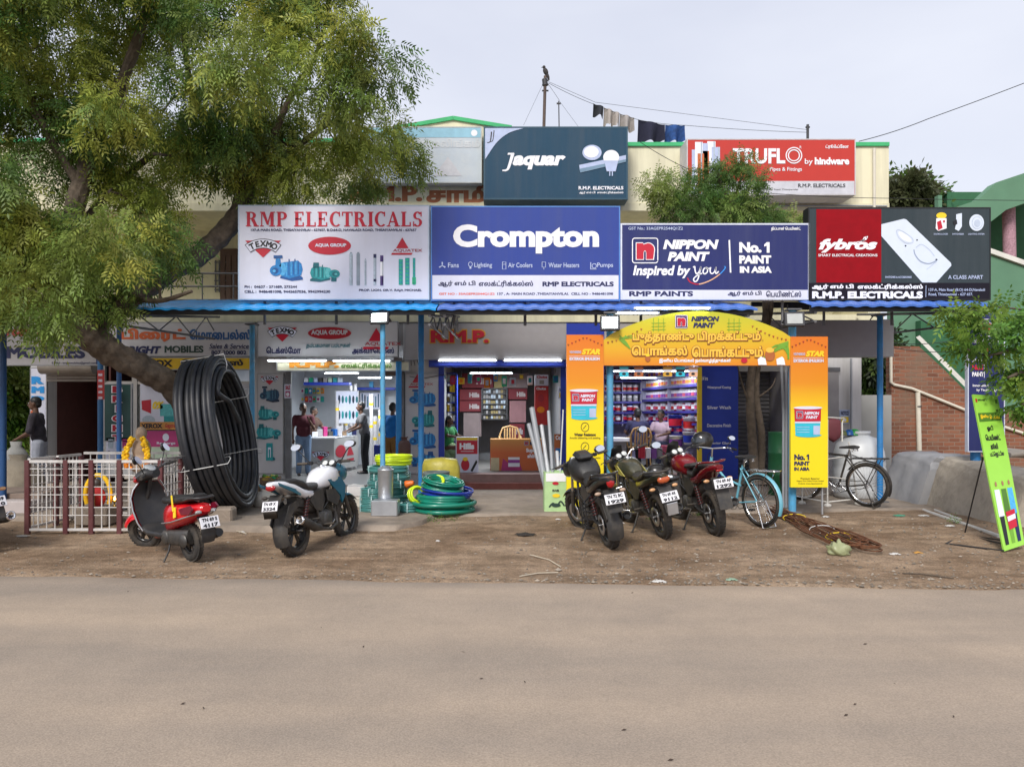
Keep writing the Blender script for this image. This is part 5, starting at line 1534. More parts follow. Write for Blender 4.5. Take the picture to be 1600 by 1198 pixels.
 w=MB();ex=st.get('exh',(-.22,.40))
 w.tube([(.80,-.06,.52),(.88,-.09,.40),(.84,-.12,.27),(.62,-.15,.23),(.40,-.15,.26)],.022,st.get('header',ENG),n=10)
 w.tube([(.40,-.15,.26),(.30,-.17,.29),(.2,-.175,.305),(ex[0]+.1,-.18,ex[1]-.03),(ex[0],-.18,ex[1])],[.025,.045,.055,.055,.046],st.get('muffler',DULL),n=14)
 w.lathe([(.052,0),(.052,-.03),(.036,-.03),(.03,-.005),(0,-.004)],(ex[0]+.005,-.18,ex[1]),st.get('tip',BLACK),axis=Vector((1,0,-.25)),n=16)
 B(w,'exhaust')
 w=MB();tk=st.get('tank',1.0);x0=.50
 w.loft([((x0,0,.80),.07,.05),((x0+.05,0,.82),.10*tk,.09),((x0+.18,0,.86),.145*tk,.125*tk),((x0+.32,0,.88),.165*tk,.135*tk),((x0+.44,0,.88),.15*tk,.12*tk),((x0+.52,0,.86),.09,.07)],body,p=2.6,n=22)
 w.lathe([(0,.01),(.03,.01),(.036,0),(.036,-.02)],(x0+.3,0,.885+.135*tk),CHR,'z',16)
 tank=B(w,'fuel_tank')
 if st.get('shroud'):
  w=MB()
  for s_ in(-1,1):
   poly=[(.66,.84),(.98,.86),(1.10,.74),(1.06,.60),(.98,.52),(.95,.62),(.80,.72)]
   w.prism(poly,(0,s_*.155+(.02 if s_<0 else .0),0),(1,0,0),(0,0,1),.02,acc)
   w.prism([(.60,.72),(.80,.72),(.92,.60),(.82,.50),(.62,.58)],(0,s_*.14,0),(1,0,0),(0,0,1),.02,DULL)
  B(w,'tank_shroud')
 if st.get('stripe'):
  w=MB()
  for s_ in(-1,1):
   for k in range(3):w.prism([(.58+k*.04,.80),(.66+k*.04,.80),(.86+k*.03,.93),(.80+k*.03,.93)],(0,s_*(.155*tk+.006)+.004,0),(1,0,0),(0,0,1),.006,st['stripe'])
  B(w,'tank_stripe',tank)
 w=MB();sh=st.get('seat_step',.05)
 w.loft([((.56,0,.80),.06,.03),((.48,0,.79),.10,.045),((.34,0,.78),.135,.045),((.20,0,.785),.14,.045),((.12,0,.80+sh*.6),.135,.05),((-.02,0,.81+sh),.125,.045),((-.16,0,.82+sh),.11,.04),((-.24,0,.82+sh),.07,.02)],st.get('seat',LEATH),p=3,n=20);B(w,'seat')
 w=MB();tl=st.get('tail',.0);tz=sh
 w.loft([((.34,0,.70),.12,.06),((.12,0,.725),.145,.065),((-.06,0,.755+tz*.7),.135,.062),((-.22,0,.79+tz),.105,.05),((-.33-tl,0,.81+tz),.065,.035),((-.37-tl,0,.815+tz),.04,.02)],st.get('tailm',body),p=2.8,n=20);tail=B(w,'tail_cowl')
 w=MB()
 for s_ in(-1,1):
  w.prism([(.30,.72),(.56,.74),(.60,.60),(.50,.47),(.36,.50),(.24,.62)],(0,s_*.12+(.02 if s_<0 else 0),0),(1,0,0),(0,0,1),.02,st.get('side',DULL))
 B(w,'side_panel')
 xt=-.34-tl
 w=MB();w.ell((xt-.005,0,.775+tz),st.get('lamp',(.03,.065,.038)),st.get('lampm',TAILR));B(w,'tail_light')
 w=MB()
 pts=[(-.12,.70+tz*.5),(-.28,.70+tz*.8),(-.38,.62),(-.43,.50),(-.45,st.get('flap',.42))]
 vs=[(x_,y_,z_)for x_,z_ in pts for y_ in(-.085,-.05,0,.05,.085)]
 w.add(vs,[(i*5+j,i*5+j+1,(i+1)*5+j+1,(i+1)*5+j)for i in range(len(pts)-1)for j in range(4)],st.get('rfend',DULL),True)
 w.add([(a-.012,b,c)for a,b,c in vs],[(i*5+j,(i+1)*5+j,(i+1)*5+j+1,i*5+j+1)for i in range(len(pts)-1)for j in range(4)],st.get('rfend',DULL),True)
 rf=B(w,'rear_mudguard')
 if st.get('silver_flap'):
  w=MB();w.box((-.462,0,.45),(.012,.14,.15),GALV,rot=Euler((0,-.1,0)),bev=.004);B(w,'mud_flap',rf)
 plate(t,(-.435 if not st.get('plate_x')else st['plate_x'],0,st.get('plate_z',.60)),st.get('plate_w',.22),st.get('plate_h',.115),st.get('plate_tilt',.35),st['plate'])
 for s_ in(-1,1):indicator(t,(-.30,s_*.05,.68+tz*.7),s_*1.0,st.get('ind'))
 if st.get('hugger'):
  w=MB();vs=[];A=[R(a)for a in range(-118,40,12)]
  for a in A:
   for j in range(7):
    y=-.10+.2*j/6;r=rad+.035-.05*(abs(y)/.1)**3;vs.append((r*math.sin(a),y,rad+r*math.cos(a)))
  w.add(vs,[(i*7+j,i*7+j+1,(i+1)*7+j+1,(i+1)*7+j)for i in range(len(A)-1)for j in range(6)],DULL,True)
  for s_ in(-1,1):w.prism([(-.33,.42),(-.2,.62),(-.02,.66),(.02,.60),(-.14,.52),(-.27,.36)],(0,s_*.1+(.01 if s_<0 else 0),0),(1,0,0),(0,0,1),.01,DULL)
  B(w,'tyre_hugger')
 if st.get('rail'):
  w=MB();z=.86+tz
  w.tube([(.02,.14,z-.06),(-.1,.15,z),(-.28,.13,z+.02),(-.36,.07,z+.02),(-.38,0,z+.02),(-.36,-.07,z+.02),(-.28,-.13,z+.02),(-.1,-.15,z),(.02,-.14,z-.06)],.013,st['rail'],n=8);B(w,'grab_rail')
 if st.get('guard'):
  w=MB()
  for s_ in(-1,1):w.tube([(.92,s_*.06,.62),(.94,s_*.22,.60),(.93,s_*.33,.48),(.90,s_*.30,.34),(.78,s_*.08,.28)],.013,CHR,n=8)
  B(w,'leg_guard')
 if st.get('saree'):
  w=MB()
  w.tube([(.12,.13,.66),(.05,.24,.60),(-.12,.25,.58),(-.2,.14,.68)],.010,BLACK,n=6)
  for z in(.50,.40,.30):w.tube([(.28,.15,z),(.2,.25,z),(-.02,.27,z),(-.1,.2,z)],.009,BLACK,n=6)
  for x_ in(.2,.07,-.05):w.tube([(x_,.26,.60),(x_,.26,.30)],.008,BLACK,n=6)
  B(w,'side_guard')
 w=MB();w.loft([((wb-.30,0,.93),.07,.08),((wb-.20,0,.92),.12,.12),((wb-.08,0,.90),.12,.11),((wb-.05,0,.89),.08,.07)],st.get('nose',acc),p=2.6)
 if st.get('visor'):w.prism([(-.12,0),(.12,0),(.09,.16),(0,.20),(-.09,.16)],(wb-.20,0,1.02),(0,1,0),(-.45,0,.9),.006,st['visor'])
 w.xform(Ms);nose=B(w,'headlight_cowl')
 w=MB();w.ell((wb-.035,0,.89),(.02,.075,.065),mat('headlamp_glass',(.7,.72,.74),.1,coat=.5));w.xform(Ms);B(w,'headlight',nose)
 w=MB();w.box((wb-.30,0,1.03),(.07,.20,.09),BLACK,rot=Euler((0,.7,0)),bev=.02)
 for y in(-.05,.05):w.lathe([(0,.002),(.034,.002),(.04,-.01)],(wb-.335,y,1.055),mat('dial_face',(.60,.62,.60),.3),axis=Vector((-.75,0,.65)),n=16)
 w.xform(Ms);B(w,'instrument_cluster')
 w=MB();hz=st.get('hz',1.03);hw=st.get('hw',.36)
 for s_ in(-1,1):
  w.tube([(wb-.33,0,.97),(wb-.33,s_*.07,.985),(wb-.36,s_*.16,hz),(wb-.44,s_*hw,hz+.0)],.011,st.get('bar',BLACK),n=8)
  w.cyl((wb-.415,s_*(hw-.10),hz),(wb-.45,s_*(hw+.03),hz),.018,RUB)
  w.tube([(wb-.34,s_*(hw-.12),hz+.005),(wb-.33,s_*(hw-.05),hz-.005),(wb-.36,s_*(hw+.05),hz-.01)],.006,BLACK,n=5)
  w.box((wb-.40,s_*(hw-.14),hz),(.05,.05,.05),BLACK,bev=.01)
  w.tube([(wb-.38,s_*(hw-.13),hz),(wb-.24,s_*.16,hz+.02),(wb-.20,s_*.05,.88)],.005,BLACK,n=5)
 w.xform(Ms);B(w,'handlebar')
 for s_ in(-1,1):
  if s_ in st.get('mirrors',(-1,1)):mirror(t,(wb-.40,s_*(hw-.12),hz+.01),(wb-.42,s_*(hw+.04),hz+st.get('mh',.17)),.078,.047,Ms)
 w=MB();w.tube([(.48,.10,.32),(.44,.20,.16),(.42,.27,.01+.27*math.tan(abs(st.get('lean',-.12))))],.012,DULL,n=6);w.box((.42,.27,.02+.27*math.tan(abs(st.get('lean',-.12)))),(.05,.03,.01),DULL);B(w,'side_stand')
 return t
def heading(a,b):
 d=b-a
 return math.atan2(d.y,d.x)
def gp_(u,v):
 p=G(u,v,0.03)
 for _ in range(6):p=G(u,v,gz(p.x,p.y))
 return p
FZW=mat('white_body_paint',(.72,.73,.76),.25,var=.03,coat=.4);FZT=mat('teal_body_paint',(.008,.12,.19),.3,var=.08,coat=.3)
a=gp_(462,868);
m1=motorcycle('white and teal motorcycle with silver exhaust tip, parked before the pump shop',a+Vector((0,0,-.005)),R(74),dict(scale=.93,body=FZW,acc=FZT,tailm=FZW,tank=1.03,tyre=.145,shroud=1,hugger=1,lean=-.10,steer=-.05,tip=CHR,muffler=DULL,plate=['TN 69 X','3324'],plate_z=.64,plate_x=-.44,plate_w=.20,exh=(-.12,.43),seat_step=.07,tail=.05,flap=.60,hz=1.06,mh=.20,ind=DULL,side=DULL,ffend=FZT))
w=MB();
for s_ in(-1,1):w.prism([(.05,.76),(-.30,.86),(-.42,.90),(-.40,.86),(-.2,.79),(.02,.71)],(0,s_*.13+(.012 if s_<0 else 0),0),(1,0,0),(0,0,1),.012,FZT)
w.build('tail_stripe',m1,local=True)
a=gp_(956,856)
m2=motorcycle('black motorcycle with black tank bag, parked before the yellow banner pillar',a,R(99),dict(scale=.95,body=BLKP,tyre=.14,hugger=1,saree=1,plate=['TN 72 BC','1929'],plate_z=.66,plate_w=.24,plate_h=.12,plate_tilt=.3,plate_x=-.46,seat_step=.06,tail=.02,lamp=(.03,.05,.06),rail=BLKP,steer=.3,lean=-.16,mirrors=(),ind=mat('dusty_cream_lens',(.42,.30,.22),.4),hw=.38,flap=.5))
w=MB();w.loft([((.46,0,.86),.10,.05),((.52,0,.90),.16,.11),((.70,0,.93),.19,.15),((.86,0,.94),.18,.14),((.98,0,.92),.10,.07)],LEATH,p=2.6,n=22)
w.box((.68,0,1.10),(.30,.22,.09),LEATH,rot=Euler((0,-.15,0)),bev=.04);w.build('tank_bag',m2,local=True)
a=gp_(1038,841)
GRY=mat('olive_body_paint',(.026,.028,.016),.3,var=.2,coat=.3,dirt=(.2,.17,.1),dirt_amt=.5)
m3=motorcycle('olive and black commuter motorcycle with round dials and chrome leg guard',a,R(101),dict(scale=.95,body=GRY,acc=BLKP,tyre=.10,rad=.30,stripe=mat('yellow_decal',(.55,.50,.15),.4),plate=['TN 69 AK','9112'],plate_z=.60,plate_w=.23,plate_h=.12,lamp=(.035,.085,.048),lampm=mat('orange_tail_lens',(.50,.10,.03),.2,coat=.4),seat_step=.03,rail=DULL,guard=1,silver_flap=1,lean=-.20,steer=.35,hz=1.06,bar=CHR,mh=.20,mirrors=(-1,1),visor=BLKP,muffler=CHR if 0 else DULL))
w=MB();w.box((.02,-.24,.60),(.30,.14,.26),DULL,bev=.04);w.box((.02,-.24,.745),(.31,.15,.04),BLKP,bev=.015);w.build('pannier',m3,local=True)
a=gp_(1119,836)
DRED=mat('dark_red_body_paint',(.16,.004,.010),.25,var=.06,coat=.4)
m4=motorcycle('dark red motorcycle with a helmet over its bar, parked beside the pale blue bicycle',a,R(97),dict(scale=.97,body=DRED,tyre=.125,tailm=DRED,plate=['TN 69 AF','1292'],plate_z=.72,plate_x=-.46,plate_w=.24,plate_h=.12,plate_tilt=.2,seat_step=.10,tail=.04,rail=DRED,lean=-.14,steer=.3,hz=1.05,mirrors=(1,),visor=BLKP,lamp=(.02,.05,.02),flap=.40,exh=(-.28,.44),nose=BLKP))
w=MB();w.box((.42,0,.885),(.30,.22,.06),LEATH,rot=Euler((0,.1,0)),bev=.03);w.build('seat_pad',m4,local=True)
def helmet(p,rz,label,m):
 t=thing('helmet',label,'helmet',p,(0,0,rz),'helmets left on the motorcycles',local=True)
 w=MB();w.lathe([(0,.245),(.05,.24),(.10,.215),(.135,.165),(.145,.11),(.14,.06),(.12,.01),(.115,.0),(.105,.01),(.0,.015)],(0,0,0),m,'z',28)
 w.v=[(x*1.14+(.02 if z<.08 else 0),y*.92,z)for x,y,z in w.v];w.build('shell',t,local=True)
 w=MB();vs=[]
 for a in range(-70,71,14):
  for z,r in((.075,.17),(.12,.172),(.165,.155)):vs.append((r*math.cos(R(a))*1.0,r*.90*math.sin(R(a)),z))
 w.add(vs,[(i*3+j,(i+1)*3+j,(i+1)*3+j+1,i*3+j+1)for i in range(10)for j in range(2)],mat('smoke_visor',(.03,.035,.04),.06,coat=1),True);w.build('visor',t,local=True)
 w=MB();w.box((.155,0,.03),(.05,.14,.06),m,bev=.02);w.build('chin_bar',t,local=True)
helmet(P(1027,752,10.35),R(200),'black helmet resting on the pannier of the olive motorcycle',BLKP)
helmet(P(1098,700,11.0),R(200),'black helmet with visor up on the bar of the dark red motorcycle',BLKP)
a=gp_(-30,862)
motorcycle('dark teal motorcycle of which only the exhaust and one mirror show',a,R(150),dict(body=FZT,tyre=.12,plate=['TN 69','4410'],tip=CHR,muffler=DULL,lean=-.1,exh=(-.34,.40),hz=1.04,mirrors=(-1,1),rail=DULL,seat_step=.05))
# red scooter
a=gp_(301,876);c=gp_(208,857)
SRED=mat('red_scooter_paint',(.58,.006,.012),.22,var=.03,coat=.5);SBLK=mat('scooter_black_plastic',(.022,.022,.024),.45,var=.1,dirt=(.10,.085,.07),dirt_amt=.35,dscale=4)
sc=thing('scooter','red and black scooter on its stand beside the white grille fence','scooter',a,(-.06,0,heading(a,c)-R(7)),'motorcycles and scooter parked before the shops',local=True)
sc.scale=(.91,)*3
B=lambda mb,n,par=None:mb.build(n,par or sc,local=True)
wb=1.18
K=Vector((.98,0,.85));Ms=Matrix.Translation(K)@Matrix.Rotation(.55,4,Vector((-.38,0,1)).normalized())@Matrix.Translation(-K)
wheel(sc,0,.225,.10,.135,5,name='wheel',disc=False);wheel(sc,wb,.225,.095,.135,5,name='wheel',disc=False,M=Ms)
w=MB();w.tube([(wb,.065,.225),(wb-.05,.07,.45),(1.0,.0,.75),(.93,0,.95)],[.025,.028,.03,.025],SBLK,n=8);w.tube([(wb,-.065,.225),(wb-.05,-.07,.45),(1.0,.0,.75)],.024,SBLK,n=8);w.xform(Ms);B(w,'fork')
w=MB();vs=[];A=[R(x)for x in range(-75,66,10)]
for x in A:
 for j in range(9):
  y=-.085+.17*j/8;r=.275-.07*(abs(y)/.085)**3;vs.append((wb+r*math.sin(x),y,.225+r*math.cos(x)))
w.add(vs,[(i*9+j,i*9+j+1,(i+1)*9+j+1,(i+1)*9+j)for i in range(len(A)-1)for j in range(8)],SRED,True);w.xform(Ms);B(w,'front_mudguard')
def shield(m,off,top,inset):
 w=MB();vs=[]
 rows=[(.86,.30,.16),(.90,.40,.20),(.95,.55,.225),(.985,.70,.225),(.985,.80,.19),(.965,.88,.13)]
 for x_,z_,hw_ in rows:
  hw_-=inset
  for j in range(11):
   y=-hw_+2*hw_*j/10;vs.append((x_+off+.11*(1-(y/max(.01,hw_))**2)*(1 if off>0 else .35),y,z_))
 w.add(vs,[(i*11+j,i*11+j+1,(i+1)*11+j+1,(i+1)*11+j)for i in range(len(rows)-1)for j in range(10)],m,True)
 return w
B(shield(SRED,.035,0,0),'front_apron');B(shield(SBLK,-.01,0,.022),'leg_shield')
w=MB();w.tube([(.85,.165,.30),(.895,.205,.40),(.945,.23,.55),(.98,.23,.70),(.98,.195,.80),(.96,.13,.89)],.011,ALU,n=6);w.tube([(.85,-.165,.30),(.895,-.205,.40),(.945,-.23,.55),(.98,-.23,.70),(.98,-.195,.80),(.96,-.13,.89)],.011,ALU,n=6);B(w,'shield_trim')
w=MB();w.loft([((.30,0,.30),.15,.05),((.45,0,.285),.17,.04),((.75,0,.285),.175,.04),((.90,0,.32),.16,.05)],SBLK,p=4);B(w,'footboard')
w=MB();w.loft([((.32,0,.29),.14,.02),((.6,0,.245),.13,.025),((.84,0,.27),.12,.02)],SRED,p=3);B(w,'under_panel')
w=MB();w.loft([((.42,0,.44),.10,.14),((.34,0,.50),.15,.17),((.18,0,.54),.175,.16),((-.02,0,.57),.175,.13),((-.20,0,.61),.145,.095),((-.34,0,.645),.09,.06),((-.38,0,.65),.05,.035)],SRED,p=2.6,n=22);body=B(w,'rear_body')
w=MB()
for s_ in(-1,1):w.prism([(-.05,.64),(-.30,.70),(-.36,.66),(-.28,.60),(-.1,.58)],(0,s_*.165+(.02 if s_<0 else 0),0),(1,0,0),(0,0,1),.02,mat('dark_red_lens',(.16,.01,.03),.2,coat=.5))
B(w,'tail_light',body)
w=MB()
for s_ in(-1,1):w.tube([(.36,s_*.165,.44),(.1,s_*.19,.48),(-.2,s_*.165,.56),(-.40,s_*.08,.62)],.009,ALU,n=6)
B(w,'side_trim',body)
w=MB();w.loft([((.46,0,.70),.08,.03),((.38,0,.705),.14,.05),((.20,0,.715),.155,.05),((.02,0,.735),.15,.05),((-.14,0,.765),.14,.045),((-.26,0,.77),.10,.03)],LEATH,p=3,n=20);B(w,'seat')
w=MB();w.tube([(-.12,.13,.74),(-.26,.14,.775),(-.38,.09,.78),(-.40,0,.78),(-.38,-.09,.78),(-.26,-.14,.775),(-.12,-.13,.74)],.016,SBLK,n=8);B(w,'grab_rail')
w=MB();w.loft([((-.06,.03,.30),.05,.09),((.10,.07,.28),.075,.10),((.34,.08,.27),.075,.085),((.44,.06,.28),.05,.06)],ENG,p=2.8);w.lathe([(0,.16),(.07,.16),(.085,.14),(.085,.1)],(.34,0,.27),ENG,'y',18);w.lathe([(0,.13),(.07,.13),(.08,.11)],(-.02,0,.26),ENG,'y',18);B(w,'engine')
w=MB();w.tube([(.34,-.1,.25),(.12,-.15,.24),(-.05,-.17,.28),(-.26,-.17,.33),(-.33,-.17,.345)],[.02,.03,.055,.06,.05],SBLK,n=12);B(w,'exhaust')
w=MB();w.loft([((-.28,0,.55),.075,.02),((-.38,0,.48),.085,.03),((-.40,0,.36),.09,.035),((-.38,0,.28),.08,.02)],SBLK,p=3);B(w,'rear_mudguard')
plate(sc,(-.435,0,.50),.23,.13,.3,['TN 69 S','4117'])
for s_ in(-1,1):indicator(sc,(-.36,s_*.04,.62),s_*.5,mat('smoke_lens',(.3,.3,.3),.2))
w=MB();w.loft([((.84,0,.98),.08,.05),((.90,0,1.0),.14,.075),((.98,0,.98),.16,.085),((1.06,0,.95),.13,.075),((1.10,0,.93),.07,.04)],SBLK,p=2.4,n=20);w.xform(Ms);hd=B(w,'handlebar_cowl')
w=MB();w.prism([(.14,-.06),(.02,.07),(-.10,.03),(-.12,-.06)],(1.01,.0,.97),(0,1,0),(-.5,0,.86),.10,SRED)if 0 else w.loft([((1.02,0,.955),.165,.06),((1.08,0,.94),.135,.06),((1.115,0,.92),.06,.03)],SRED,p=2.4);w.xform(Ms);B(w,'head_nose',hd)
w=MB();w.ell((1.125,0,.92),(.02,.055,.035),MATS['headlamp_glass']);w.xform(Ms);B(w,'headlight',hd)
w=MB();w.lathe([(0,.004),(.06,.004),(.075,-.01)],(.90,0,1.07),mat('dial_glass',(.32,.34,.35),.12,coat=.6),axis=Vector((-.5,0,.85)),n=20);w.xform(Ms);B(w,'speedometer',hd)
w=MB()
for s_ in(-1,1):
 w.tube([(.92,s_*.10,1.0),(.86,s_*.22,1.03),(.80,s_*.34,1.03)],.014,SBLK,n=8);w.cyl((.84,s_*.24,1.03),(.79,s_*.37,1.03),.019,RUB);w.tube([(.92,s_*.2,1.03),(.90,s_*.36,1.02)],.006,ALU,n=5)
w.xform(Ms);B(w,'handlebar')
for s_ in(-1,1):mirror(sc,(.88,s_*.18,1.04),(.86,s_*.29,1.22),.05,.055,Ms)
w=MB();w.tube([(.30,.10,.22),(.24,.16,.12),(.21,.24,.01)],.011,SBLK,n=6);B(w,'side_stand')
w=MB();w.box((.06,.175,.70),(.02,.012,.20),YELT,rot=Euler((.2,.5,0)));w.box((.0,.185,.60),(.05,.012,.12),YELT,rot=Euler((.2,.3,0)))
o_=tag(w.build('yellow_sash'),'yellow cloth strip tied to the seat of the red scooter','cloth');o_.location=sc.location;o_.rotation_euler=sc.rotation_euler;o_.scale=sc.scale
# bicycles
def bicycle(label,loc,head,st):
 t=thing('bicycle',label,'bicycle',loc,(st.get('lean',-.05),0,head),'bicycles parked before the shops',local=True)
 B=lambda mb,n,par=None:mb.build(n,par or t,local=True)
 f=st['frame'];wb=1.10;rad=.345
 K=Vector((.96,0,.82));Ms=Matrix.Translation(K)@Matrix.Rotation(st.get('steer',.2),4,Vector((-.32,0,1)).normalized())@Matrix.Translation(-K)
 wheel(t,0,rad,.042,rad-.035,name='wheel',wire=True,rimm=CHR);wheel(t,wb,rad,.042,rad-.035,name='wheel',wire=True,rimm=CHR,M=Ms)
 w=MB();bb=(.46,0,.28);se=(.30,0,.80);hd=(.93,0,.82);h2=(.965,0,.66)
 if st.get('ladies'):
  w.tube([h2,(.72,0,.44),bb],.019,f);w.tube([hd,(.66,0,.60),(.36,0,.52)],.017,f)
 else:
  w.tube([h2,bb],.018,f);w.tube([hd,(.31,0,.78)],.017,f)
 w.tube([bb,se],.017,f);w.tube([(.915,0,.88),(.975,0,.62)],.022,f)
 for s_ in(-1,1):w.tube([(0,s_*.06,rad),bb],.010,f,n=6);w.tube([(0,s_*.06,rad),(.32,s_*.03,.76)],.009,f,n=6)
 B(w,'frame')
 w=MB()
 for s_ in(-1,1):w.tube([(wb,s_*.05,rad),(wb-.06,s_*.05,.56),(.99,s_*.04,.66)],.012,f,n=6)
 w.xform(Ms);B(w,'fork')
 def guard(x,a0,a1,M,nm):
  w=MB();vs=[];A=[R(a0+(a1-a0)*k/18)for k in range(19)]
  for a in A:
   for j in range(5):
    y=-.032+.064*j/4;r=rad+.028-.016*(abs(y)/.032)**2;vs.append((x+r*math.sin(a),y,rad+r*math.cos(a)))
  w.add(vs,[(i*5+j,i*5+j+1,(i+1)*5+j+1,(i+1)*5+j)for i in range(18)for j in range(4)],st.get('guard',f),True)
  if M:w.xform(M)
  B(w,nm)
 guard(0,-115,55,None,'rear_mudguard');guard(wb,-75,45,Ms,'front_mudguard')
 w=MB();w.cyl((.285,0,.78),(.27,0,.88),.013,CHR)
 w.loft([((.15,0,.915),.10,.022),((.22,0,.92),.105,.028),((.30,0,.915),.06,.022),((.42,0,.905),.025,.016)],st.get('saddle',LEATH),p=2.4)
 for s_ in(-1,1):
  w.tube([Vector((.18+.022*math.cos(k*.9),s_*.06+.022*math.sin(k*.9),.85+k*.0025))for k in range(22)],.004,CHR,n=5)
 B(w,'saddle')
 w=MB();w.tube([(.90,0,.88),(.89,0,1.0)],.013,CHR)
 for s_ in(-1,1):w.tube([(.89,0,1.0),(.92,s_*.12,1.01),(.88,s_*.25,1.02),(.74,s_*.28,1.0)],.011,CHR,n=8);w.cyl((.82,s_*.27,1.01),(.72,s_*.28,1.0),.017,BLACK);w.tube([(.86,s_*.24,1.0),(.76,s_*.25,.965)],.006,CHR,n=5)
 w.tube([(.93,0,.96),(.97,.03,.90),(1.0,.02,.80)],.004,BLACK,n=5);w.xform(Ms);B(w,'handlebar')
 if st.get('mirror'):mirror(t,(.88,-.2,1.02),(.86,-.26,1.14),.05,.035,Ms)
 w=MB();w.lathe([(.085,.055),(.092,.055),(.092,.06),(.085,.06)],bb,CHR,'y',24,closed=True)
 for k in range(5):a=2*PI*k/5;w.tube([(bb[0],.057,bb[2]),(bb[0]+.088*math.cos(a),.057,bb[2]+.088*math.sin(a))],.006,CHR,n=5)
 for s_,a in((1,.6),(-1,.6+PI)):
  e=(bb[0]+.17*math.cos(a),s_*.09,bb[2]+.17*math.sin(a));w.tube([(bb[0],s_*.075,bb[2]),e],.010,CHR,n=6);w.box((e[0],s_*.135,e[2]),(.08,.08,.025),BLACK,bev=.006)
 B(w,'crank')
 w=MB()
 if st.get('case'):w.prism([(-.03,.30),(-.03,.40),(.48,.39),(.56,.29),(.48,.17),(0,.29)],(0,-.07,0),(1,0,0),(0,0,1),.03,f)
 else:w.tube([(0,-.055,rad+.045),(.46,-.057,.28+.09),(.55,-.057,.28),(.46,-.057,.19),(0,-.055,rad-.045)],.006,BLACK,n=4,closed=True)
 B(w,'chain_case' if st.get('case')else 'chain')
 w=MB();z=.76
 w.tube([(.26,.06,z-.02),(-.30,.07,z),(-.34,0,z),(-.30,-.07,z),(.26,-.06,z-.02)],.008,st.get('rack',f),n=6)
 for x_ in(-.2,-.05,.1):w.tube([(x_,.065,z),(x_,-.065,z)],.006,st.get('rack',f),n=5)
 for s_ in(-1,1):w.tube([(-.2,s_*.07,z),(0,s_*.06,rad)],.007,st.get('rack',f),n=5)
 B(w,'carrier')
 w=MB()
 for s_ in(-1,1):w.tube([(.0,s_*.08,rad),(-.14,s_*.11,.02)],.010,st.get('rack',f),n=6)
 w.tube([(-.14,.11,.02),(-.14,-.11,.02)],.010,st.get('rack',f),n=6);B(w,'stand')
 return t
CYC=mat('pale_blue_enamel',(.16,.46,.58),.35,var=.06,dirt=(.25,.3,.3),dirt_amt=.35,dscale=6)
bicycle('pale blue ladies bicycle standing between the red motorcycle and the orange pillar',gp_(1190,824),R(115),dict(frame=CYC,ladies=1,case=0,mirror=1,steer=-.3,rack=CHR))
OLDB=mat('old_black_enamel',(.022,.02,.019),.5,var=.2,dirt=(.12,.09,.06),dirt_amt=.6,dscale=6)
p=G(1356,792,.15)
bicycle('old black roadster bicycle standing in front of the white water tank',p,R(128),dict(frame=OLDB,steer=.3,rack=OLDB))
# trees and plants
def leafmat(name,col,hue=.03,val=.35,rough=.5):
 m=bpy.data.materials.new(name);m.use_nodes=True
 t=m.node_tree;b=t.nodes['Principled BSDF'];b.inputs['Roughness'].default_value=rough;b.inputs['Specular IOR Level'].default_value=.35
 g=t.nodes.new('ShaderNodeNewGeometry');h=t.nodes.new('ShaderNodeHueSaturation');h.inputs['Color'].default_value=(*col,1)
 def rng_(src,lo,hi):
  r=t.nodes.new('ShaderNodeMapRange');r.inputs['To Min'].default_value=lo;r.inputs['To Max'].default_value=hi;t.links.new(src,r.inputs['Value']);return r.outputs[0]
 t.links.new(rng_(g.outputs['Random Per Island'],1-val,1+val),h.inputs['Value'])
 co=t.nodes.new('ShaderNodeTexCoord');n=t.nodes.new('ShaderNodeTexNoise');n.inputs['Scale'].default_value=1.3;t.links.new(co.outputs['Object'],n.inputs['Vector'])
 t.links.new(rng_(n.outputs['Fac'],.5-hue*2.2,.5+hue*2.2),h.inputs['Hue'])
 t.links.new(h.outputs[0],b.inputs['Base Color'])
 tr=t.nodes.new('ShaderNodeBsdfTranslucent');t.links.new(h.outputs[0],tr.inputs['Color'])
 mx_=t.nodes.new('ShaderNodeMixShader');mx_.inputs[0].default_value=.35
 t.links.new(b.outputs[0],mx_.inputs[1]);t.links.new(tr.outputs[0],mx_.inputs[2]);t.links.new(mx_.outputs[0],t.nodes['Material Output'].inputs[0])
 MATS[name]=m
 return m
BARK=mat('neem_bark',(.12,.092,.068),.95,var=.4,scale=11,bump=1.0,bscale=16,dirt=(.05,.04,.03),dirt_amt=.7,dscale=5)
LF1=leafmat('mature_leaf',(.098,.172,.038));LF2=leafmat('young_leaf',(.34,.38,.07));LF3=leafmat('mid_leaf',(.195,.262,.056))
